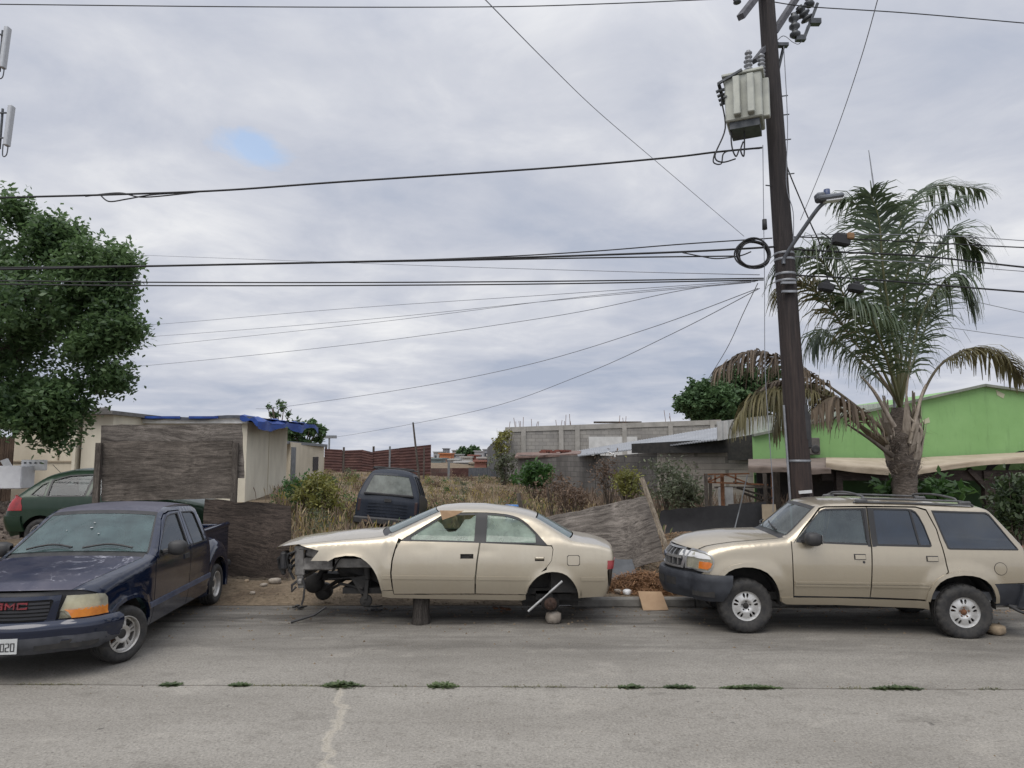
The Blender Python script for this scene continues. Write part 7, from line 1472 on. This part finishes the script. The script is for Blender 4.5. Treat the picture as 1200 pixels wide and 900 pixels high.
def tree(name, c, rad, base_, nclump, per, rc, size, m, label, seed, cat='tree', trunk_r=.2, limbs=10, extra=()):
    root = empty(name, base_, label=label, cat=cat); b = Vector(base_); sprays = int(nclump*1.1); c = Vector(c); mb = MB()
    fork = (c-b)*.45; mb.tube(smoothpath([(0, 0, -.2), fork*.5+Vector((.05, .03, 0)), fork], 5), [trunk_r*(1.2-.045*k) for k in range(11)], 10, jit=.04)
    r_ = random.Random(seed)
    for k in range(limbs):
        d = Vector((r_.gauss(0, 1), r_.gauss(0, 1), abs(r_.gauss(.3, .7)))).normalized(); e_ = (c-b)+Vector((d.x*rad[0], d.y*rad[1], d.z*rad[2]))*.8; mb.tube(smoothpath([fork, fork.lerp(e_, .5)+Vector((0, 0, .15*rad[2])), e_], 5), [trunk_r*.5*(1-.085*q) for q in range(11)], 6)
    mb.build('trunk', BARK, root); mb = MB(); pts = crown_points(c-b, rad, nclump, per, rc, seed=seed)
    for cc, rr, ncl in extra: pts = np.vstack([pts, crown_points(Vector(cc)-b, rr, ncl, per, rc, seed=seed+len(pts))])
    rs_ = np.random.default_rng(seed+99); hull = pts[rs_.integers(0, len(pts), 6*sprays)]; cen = np.array(c-b); dd = (hull-cen)/np.array(rad); far_ = np.linalg.norm(dd, axis=1); hull = hull[np.argsort(-far_)[:int(2.6*sprays)]]
    out = []
    for q in hull:
        dv = (q-cen)/np.array(rad); dv /= np.linalg.norm(dv)+1e-6; L_ = rs_.uniform(.1, .55)*rc*1.6; k = 26
        u = rs_.random((k, 1)); out.append(q+dv*np.array([1, 1, .8])*u*L_+rs_.normal(size=(k, 3))*(.10*rc+.05*rc*u)+np.array([0, 0, .25*rc])*u)
    pts = np.vstack([pts]+out)
    leaf_cloud(mb, pts, size); mb.build('crown', m, root); return root
ctr = P(-28, 372, 15.5)
tree('leafy_tree', ctr, (2.15, 2.1, 2.1), (ctr.x-1.0, 15.9, .55), 165, 190, .40, .085, LF, 'big dense leafy tree filling the left edge of the photo', 11, trunk_r=.26, limbs=22,
     extra=((P(108, 318, 15.3), (.62, .8, .5), 16), (P(112, 400, 15.3), (.62, .8, .45), 16), (P(45, 288, 15.4), (.5, .8, .45), 12), (P(72, 470, 15.2), (.75, .8, .5), 18), (P(15, 480, 15.2), (1.2, 1, .5), 26), (P(90, 350, 15.3), (.7, .8, .7), 18), (P(60, 495, 15.1), (.4, .5, .35), 8), (P(136, 312, 15.3), (.26, .4, .18), 6), (P(142, 384, 15.3), (.22, .4, .18), 6), (P(66, 276, 15.4), (.3, .4, .22), 6), (P(130, 352, 15.3), (.22, .4, .28), 6), (P(120, 440, 15.3), (.3, .4, .22), 6), (P(20, 250, 15.4), (.3, .4, .22), 6)))
ctr = P(828, 474, 62); tree('round_tree', ctr, (2.3, 2, 1.7), (ctr.x, 62, .9), 90, 110, .75, .26, LFD, 'dark round tree behind the shed left of the utility pole', 5)
ctr = P(872, 466, 66); tree('round_tree', ctr, (3.3, 2, 2.7), (ctr.x, 66, .9), 120, 110, .85, .26, LFD, 'larger dark tree behind the palm fronds left of the pole', 6)
ctr = P(356, 510, 50); tree('roadside_tree', ctr, (1.1, 1.2, .6), (ctr.x, 50, .9), 20, 40, .45, .22, LFD, 'low dark tree crown behind the annex roof', 8)
ctr = P(328, 480, 60); tree('roadside_tree', ctr, (1.3, 1.2, .4), (ctr.x, 60, .9), 7, 10, .4, .2, LFD, 'sparse treetop poking above the blue tarp roof', 9)
ctr = P(548, 530, 180); tree('distant_tree', ctr, (2.6, 2, 1.2), (ctr.x, 180, .9), 20, 30, .8, .5, LFD, 'tiny dark tree on the town skyline', 10)
def bush(name, px, py, Y_, rad, n, per, size, m, label, seed, rc=.22, cat='bush', stems=14):
    c = P(px, py, Y_); zb = Zt(c.x, Y_); root = empty(name, (c.x, Y_, zb), label=label, cat=cat); b = root.location; mb = MB(); r_ = random.Random(seed)
    for k in range(stems): e_ = (c-b)+Vector((r_.gauss(0, .5)*rad[0], r_.gauss(0, .5)*rad[1], r_.uniform(.2, 1.0)*rad[2])); mb.tube([Vector((r_.gauss(0, .08), r_.gauss(0, .08), -.05)), e_*.5+Vector((r_.gauss(0, .06), 0, 0)), e_], [.018, .012, .005], 4)
    mb.build('stem', BARK, root); mb = MB(); leaf_cloud(mb, crown_points(c-b, rad, n, per, rc, seed=seed, shell=.2), size, 2.0, 0.1); mb.build('foliage', m, root)
GG = leafmat('grey_green_leaf', (.05, .062, .036), (.125, .14, .082), .2, .7); YG = leafmat('yellow_green_leaf', (.09, .10, .025), (.21, .20, .05), .25, .7); DG = leafmat('fresh_green_leaf', (.022, .058, .014), (.06, .13, .03), .25, .6); BRN = leafmat('dead_brown_leaf', (.065, .042, .03), (.17, .115, .075), .15, .85)
bush('shrub', 782, 565, 19, (.62, .5, .75), 34, 40, .055, GG, 'tall grey green shrub before the brown block wall', 21); bush('shrub', 802, 578, 18, (.45, .4, .5), 26, 45, .065, GG, 'lower grey green shrub above the black sheet fence', 22)
bush('shrub', 735, 563, 20, (.38, .35, .42), 24, 40, .06, YG, 'yellow green shrub left of the pale plank', 23); bush('shrub', 712, 555, 21, (.40, .4, .65), 18, 30, .055, BRN, 'dead brown shrub against the dark shed wall', 24)
bush('shrub', 626, 557, 26, (.75, .5, .45), 46, 50, .10, DG, 'fresh green shrub at the foot of the shed side wall', 25); bush('climbing_shrub', 592, 545, 38, (.75, .5, .8), 22, 36, .10, GG, 'loose climbing shrub at the corner of the block building', 26); bush('climbing_shrub', 588, 520, 39.5, (.6, .4, .9), 14, 30, .12, YG, 'thin pale climber up the edge of the block building', 27)
bush('shrub', 358, 578, 21, (.6, .5, .5), 40, 50, .07, DG, 'green shrub in front of the annex', 28); bush('shrub', 372, 582, 20, (.6, .5, .55), 34, 50, .07, YG, 'yellowish shrub in the dry weeds right of the green one', 29); bush('shrub', 650, 575, 19, (.6, .5, .32), 20, 34, .05, BRN, 'brown dead shrub behind the blue tub', 30); bush('shrub', 670, 585, 18, (.5, .4, .32), 20, 34, .05, BRN, 'dead brown shrub left of the leaning plywood', 31)
bush('leafy_plant', 1048, 578, 14.2, (.26, .25, .18), 12, 20, .11, DG, 'broad leaved plant left of the palm trunk above the SUV roof', 32); bush('leafy_plant', 1098, 577, 14.2, (.32, .25, .18), 14, 20, .11, DG, 'broad leaved plant right of the palm trunk above the SUV roof', 33); bush('shrub', 1196, 596, 12.6, (.30, .4, .55), 44, 45, .065, leafmat('dark_shrub_leaf', (.018, .034, .012), (.055, .085, .03), .2), 'dark shrub behind the rear of the tan SUV', 34)

# palm
YB = 14.0; pb = P(1062, 600, YB); pb = Vector((pb.x, YB, Zt(pb.x, YB))); root = empty('palm_tree', pb, label='shaggy palm with green and dead brown fronds beside the utility pole', cat='palm'); rl = lambda px, py, dy=0.0: P(px, py, YB+dy)-pb
t = NT('palm_trunk'); n = t.noise(4, 7, .65, t.vec((3, 3, 9))); t.color(t.ramp(n, [(.3, (.045, .036, .03)), (.55, (.14, .115, .095)), (.72, (.27, .23, .19))])); t.set('Roughness', .9); t.bump(n, 1, .03); PT = t.m
ps = [rl(1062, 612), rl(1061, 585), rl(1060, 560), rl(1058, 540), rl(1056, 512), rl(1055, 478)]; ps[0].z = -.1
mb = MB(); mb.tube(smoothpath(ps, 4), list(np.interp(np.linspace(0, 1, 21), [0, .25, .45, .6, .75, 1], [.25, .235, .23, .30, .29, .15])), 16, jit=.07); mb.build('trunk', PT, root)
mb = MB(); TB = mat('leaf_base', (.24, .20, .16), (.40, .345, .28), 6, .9, bump=.6, bsc=18, stretch=(3, 3, .4)); r_ = random.Random(4)
for k in range(60):
    a = r_.uniform(0, 2*PI); z0 = r_.uniform(555, 512); p = rl(1058+r_.uniform(-2, 2), z0); d = Vector((math.cos(a), math.sin(a), 0)); l = r_.uniform(.5, 1.0); s_ = d.cross(Vector((0, 0, 1)))*.085
    q0 = p+d*.24; q1 = p+d*.34+Vector((0, 0, l*.45)); q2 = p+d*r_.uniform(.22, .48)+Vector((0, 0, l)); mb.add([q0-s_, q0+s_, q1+s_*.8, q1-s_*.8, q2+s_*.2, q2-s_*.2]+[q0-s_-d*.04, q0+s_-d*.04, q1+s_*.8-d*.04, q1-s_*.8-d*.04], [(0, 1, 2, 3), (3, 2, 4, 5), (7, 6, 9, 8), (0, 3, 9, 6), (1, 7, 8, 2)])
mb.build('leaf_base', TB, root)
mb = MB()
strands(mb, 420, lambda: rl(1060+r_.uniform(-17, 17), r_.uniform(505, 560), r_.uniform(-.42, .3)), .35, .006, .3)
for i in range(len(mb.v)): pass
mb.build('dead_fibre', leafmat('palm_fibre', (.10, .075, .055), (.22, .18, .14), .1, .9), root)
PG = leafmat('palm_green', (.024, .046, .022), (.085, .115, .055), .2, .45); PY = leafmat('palm_drying', (.075, .072, .035), (.20, .175, .085), .2, .7); PBN = leafmat('palm_dead', (.065, .05, .038), (.20, .155, .11), .12, .85); RCH = mat('palm_rachis', (.19, .155, .10), (.12, .10, .065), 5, .7); RCG = mat('palm_rachis_green', (.10, .115, .05), (.15, .14, .07), 5, .6)
def frond(pts, n, ll, m, droop=.35, seed=0, bare=.3, wd=.025, vee=.7, rm=None, r0=.035):
    """pts: (px, py, depth offset) along the rib"""
    r_ = random.Random(seed); ctrl = [rl(*p) for p in pts]; path = smoothpath(ctrl, 12); m_ = len(path)-1; mb = MB(); mb.tube(path, [r0*(1-.85*k/m_) for k in range(m_+1)], 6); ro = mb.build('frond', rm or RCH, root)
    mb = MB()
    for k in range(n):
        u = bare+(1-bare)*(k+r_.random())/n; i = min(int(u*m_), m_-1); p = path[i].lerp(path[i+1], u*m_-i); tg = (path[i+1]-path[i]).normalized(); sd = tg.cross(Vector((0, 0, 1)))
        if sd.length < .2: sd = tg.cross(Vector((0, 1, 0)))
        sd.normalize(); upv = sd.cross(tg); q = (u-bare)/(1-bare); L_ = (ll*1.28 if m is PG else ll*1.15)*(.40+1.0*math.sin(PI*min(1, q*.80+.15)))*r_.uniform(.7, 1.2)
        for s_ in (-1, 1):
            d = (sd*s_*(.85+r_.gauss(0, .25))+tg*(.55+.35*q+r_.gauss(0, .22))+upv*(vee*r_.uniform(.2, 1.0)*.5)).normalized(); side = d.cross(upv+sd*s_*.3).normalized()*wd*r_.uniform(.8, 1.2); v = []; pos = p.copy(); dd = d.copy(); nseg = 4
            for g_ in range(nseg+1):
                w_ = side*(1-.8*(g_/nseg)**1.5)*(1 if g_ else .5); v += [pos-w_, pos+w_]; dd = (dd+Vector((0, 0, -droop*(.35+.5*g_)))*r_.uniform(.6, 1.3)).normalized(); pos = pos+dd*L_/nseg
            mb.add(v, [(2*g_, 2*g_+1, 2*g_+3, 2*g_+2) for g_ in range(nseg)], True)
    mb.build('leaflets', m, ro)
B0 = (1055, 478, 0)
fr = [ # green, upright heart of the crown
    ([B0, (1046, 430, -.2), (1030, 330, -.3), (1012, 250, -.2), (985, 232, .0)], 70, .62, PG, .30), ([B0, (1052, 420, .1), (1050, 320, .3), (1060, 248, .4), (1095, 218, .6), (1150, 222, .8)], 80, .62, PG, .30), ([B0, (1056, 420, -.2), (1062, 330, -.6), (1085, 262, -.9), (1120, 235, -1.0)], 72, .60, PG, .35),
    ([B0, (1050, 420, -.3), (1036, 325, -.8), (1030, 258, -1.1), (1020, 228, -1.2)], 74, .58, PG, .28), ([B0, (1060, 430, .2), (1078, 340, .3), (1112, 275, .3), (1146, 292, .3)], 76, .72, PG, .42), ([B0, (1062, 440, -.3), (1082, 365, -.8), (1118, 322, -1.0), (1138, 350, -1.1)], 66, .62, PG, .5),
    ([B0, (1044, 430, .4), (1010, 350, .8), (978, 290, 1.0), (968, 285, 1.2)], 60, .58, PG, .40), ([B0, (1040, 445, -.4), (1000, 365, -.8), (958, 300, -.9), (928, 298, -1.0)], 80, .78, PG, .42), ([B0, (1038, 450, .1), (990, 385, .2), (950, 335, .2), (922, 335, .2)], 74, .74, PY, .45),
    ([B0, (1045, 440, -.8), (1020, 372, -1.6), (990, 350, -2.0)], 56, .6, PG, .45), ([B0, (1065, 440, .8), (1092, 365, 1.4), (1112, 335, 1.7)], 50, .6, PG, .4),
    # drying side fronds
    ([(1064, 520, 0), (1074, 480, -.1), (1100, 430, -.2), (1140, 408, -.3), (1176, 416, -.3), (1196, 440, -.3)], 66, .50, PY, .6), ([(1050, 520, 0), (1020, 490, -.1), (975, 455, -.2), (925, 425, -.3), (880, 412, -.4), (842, 430, -.4)], 84, .58, PBN, .75),
    ([(1048, 525, 0), (1010, 500, -.2), (960, 462, -.4), (920, 455, -.5), (885, 462, -.5), (862, 492, -.5)], 80, .62, PY, .85), ([(1048, 530, 0), (1020, 512, .2), (985, 478, .4), (945, 450, .6), (905, 448, .7), (880, 470, .7)], 66, .55, PBN, .8), ]
fr += [([(1048, 528, 0), (1015, 505, .1), (985, 470, .2), (955, 452, .3), (925, 462, .3), (908, 500, .3)], 70, .66, PY, .85), ([(1050, 528, 0), (1025, 505, -.2), (1000, 478, -.5), (975, 466, -.6), (952, 480, -.7)], 56, .6, PBN, .85),  ([B0, (1040, 455, .6), (1005, 420, 1.0), (968, 390, 1.2), (955, 400, 1.2)], 60, .6, PG, .5), ]
for i, (pts, n, ll, m, dr) in enumerate(fr): frond(pts, int(n*1.1), ll, m, dr*(1.55 if m is PG else 1.1), 50+i, bare=.42 if 11 <= i < 16 else .33, rm=RCG if m is PG else RCH, r0=.038)
for i, pts in enumerate(([(1046, 535, -.2), (1020, 515, -.3), (992, 497, -.4)], [(1070, 530, -.2), (1080, 505, -.3), (1062, 480, -.3), (1068, 415, -.35)], [(1048, 500, -.3), (1025, 460, -.4), (1008, 440, -.4)], [(1066, 520, -.3), (1078, 470, -.3), (1085, 450, -.3)])):
    mb = MB(); pth = smoothpath([rl(*p) for p in pts], 6); mb.tube(pth, [.05*(1-.75*k/(len(pth)-1)) for k in range(len(pth))], 6); mb.build('dead_stalk', BARK if i == 0 else TB, root)
mb = MB(); a = P(1025, 226, 14.8); b = P(1018, 176, 14.8); mb.tube([Vector((a.x+.25, 14.8, .3)), Vector((a.x+.1, 14.8, 6)), a, b], [.03, .025, .018, .008], 6); mb.build('thin_mast', GALV, label='thin metal rod sticking up above the palm crown', cat='rod')

# ------------------------------------------------ weeds on the lot
def blades(n, area, hmin, hmax, wd, m, name, seed, spread=.22, per=9, lean=.5):
    r_ = np.random.default_rng(seed); P0 = []
    while len(P0) < n:
        x_, y_ = area(r_)
        if x_ is not None: P0.append((x_, y_))
    P0 = np.array(P0); c = np.repeat(P0, per, 0); N_ = len(c); c = c+r_.normal(size=(N_, 2))*spread*np.repeat(r_.uniform(.3, 1.1, n), per)[:, None]; z = zt(c[:, 0], c[:, 1])-.02
    h = np.interp(c[:, 1], [18, 25, 33], [1, .75, .32])*r_.uniform(hmin, hmax, N_)*np.repeat(r_.uniform(.55, 1.15, n), per); a = r_.uniform(0, 2*PI, N_); l = h*r_.uniform(.05, lean, N_); dx, dy = np.cos(a)*l, np.sin(a)*l; b = r_.uniform(0, 2*PI, N_); wx, wy = np.cos(b)*wd, np.sin(b)*wd
    o = np.stack([c[:, 0], c[:, 1], z], 1); w_ = np.stack([wx, wy, 0*wx], 1); m1 = o+np.stack([dx*.35, dy*.35, h*.6], 1); tp = o+np.stack([dx, dy, h], 1); hd = tp-(tp-m1)*.28
    v = np.stack([o-w_, o+w_, m1+w_*.8, m1-w_*.8, hd+w_*1.5, hd-w_*1.5, tp], 1).reshape(-1, 3); mb = MB(); mb.add(v, [f for i in range(N_) for f in ((7*i, 7*i+1, 7*i+2, 7*i+3), (7*i+3, 7*i+2, 7*i+4, 7*i+5), (7*i+5, 7*i+4, 7*i+6))]); mb.build(name, m, kind='stuff')
def lot(r_):
    y_ = 15.2+(44-15.2)*r_.random()**1.5; f_ = y_/15.; x_ = r_.uniform(-5.4*f_, 3.4*f_)
    if y_ < 17 and (x_ < -5.2 or x_ > 2.9): return None, None
    if -4.1 < x_ < -1.7 and 16.4 < y_ < 20.3: return None, None
    if x_ > 2.9+(37-y_)*.12 and y_ > 22 or x_ < -.34*y_+.2 and y_ > 19: return None, None
    if math.sin(1.3*x_+.7*y_)+math.sin(.8*x_-1.1*y_+2)+math.sin(2.9*x_+1.9*y_) < r_.uniform(-1.6, 1.2): return None, None
    return x_, y_
DRY = leafmat('dry_weed', (.15, .11, .065), (.38, .30, .18), .2, .85); DRY2 = leafmat('brown_weed', (.08, .056, .042), (.22, .165, .12), .15, .9); GRW = leafmat('green_weed', (.05, .065, .025), (.15, .165, .065), .25, .75); YEW = leafmat('yellow_weed', (.16, .13, .03), (.36, .28, .07), .2, .8)
blades(1100, lot, .22, .70, .010, DRY, 'dry_weeds', 1, .28, 10); blades(800, lot, .25, .75, .011, DRY2, 'brown_weeds', 2, .3, 9); blades(600, lot, .2, .6, .013, GRW, 'green_weeds', 3, .3, 10); blades(260, lot, .3, .7, .012, YEW, 'yellow_weeds', 6, .3, 8)
def lowlot(r_):
    y_ = r_.uniform(12.9, 16.5); x_ = r_.uniform(-5.6, 2.6); return (x_, y_)
blades(420, lowlot, .06, .28, .006, DRY, 'short_dry_grass', 4, .15, 9, 1.2)
def shedfoot(r_):
    u = r_.random(); return (2.2+u*5.5+r_.normal()*.2, 24.5-u*6.5+r_.normal()*.6)
blades(420, shedfoot, .4, 1.1, .011, DRY2, 'shed_foot_weeds', 5, .3, 10)

def clumps(n, m, name, seed, rmin, rmax, size, per):
    r_ = np.random.default_rng(seed); pts = []
    while n:
        x_, y_ = lot(r_)
        if x_ is None: continue
        n -= 1; k_ = np.interp(y_, [16, 26, 40], [1, .8, .45]); rr = r_.uniform(rmin, rmax)*k_; h = rr*r_.uniform(.8, 1.7); q = r_.normal(size=(per, 3)); q /= np.linalg.norm(q, axis=1)[:, None]; q *= r_.random((per, 1))**.5
        pts.append(np.stack([x_+q[:, 0]*rr*(1.2-.5*np.abs(q[:, 2])), y_+q[:, 1]*rr, Zt(x_, y_)+h*.5+q[:, 2]*h*.55], 1))
    mb = MB(); leaf_cloud(mb, np.vstack(pts), size, 2.2, -.2); mb.build(name, m, kind='stuff')
clumps(70, BRN, 'brown_weed_clumps', 41, .22, .5, .05, 110); clumps(60, GG, 'grey_green_weed_clumps', 42, .2, .45, .05, 120); clumps(46, YG, 'yellow_weed_clumps', 43, .18, .4, .045, 110); clumps(40, DG, 'green_weed_clumps', 44, .2, .4, .05, 110); clumps(60, leafmat('tan_weed_leaf', (.14, .10, .06), (.32, .24, .15), .15, .85), 'tan_weed_clumps', 45, .2, .5, .045, 120)
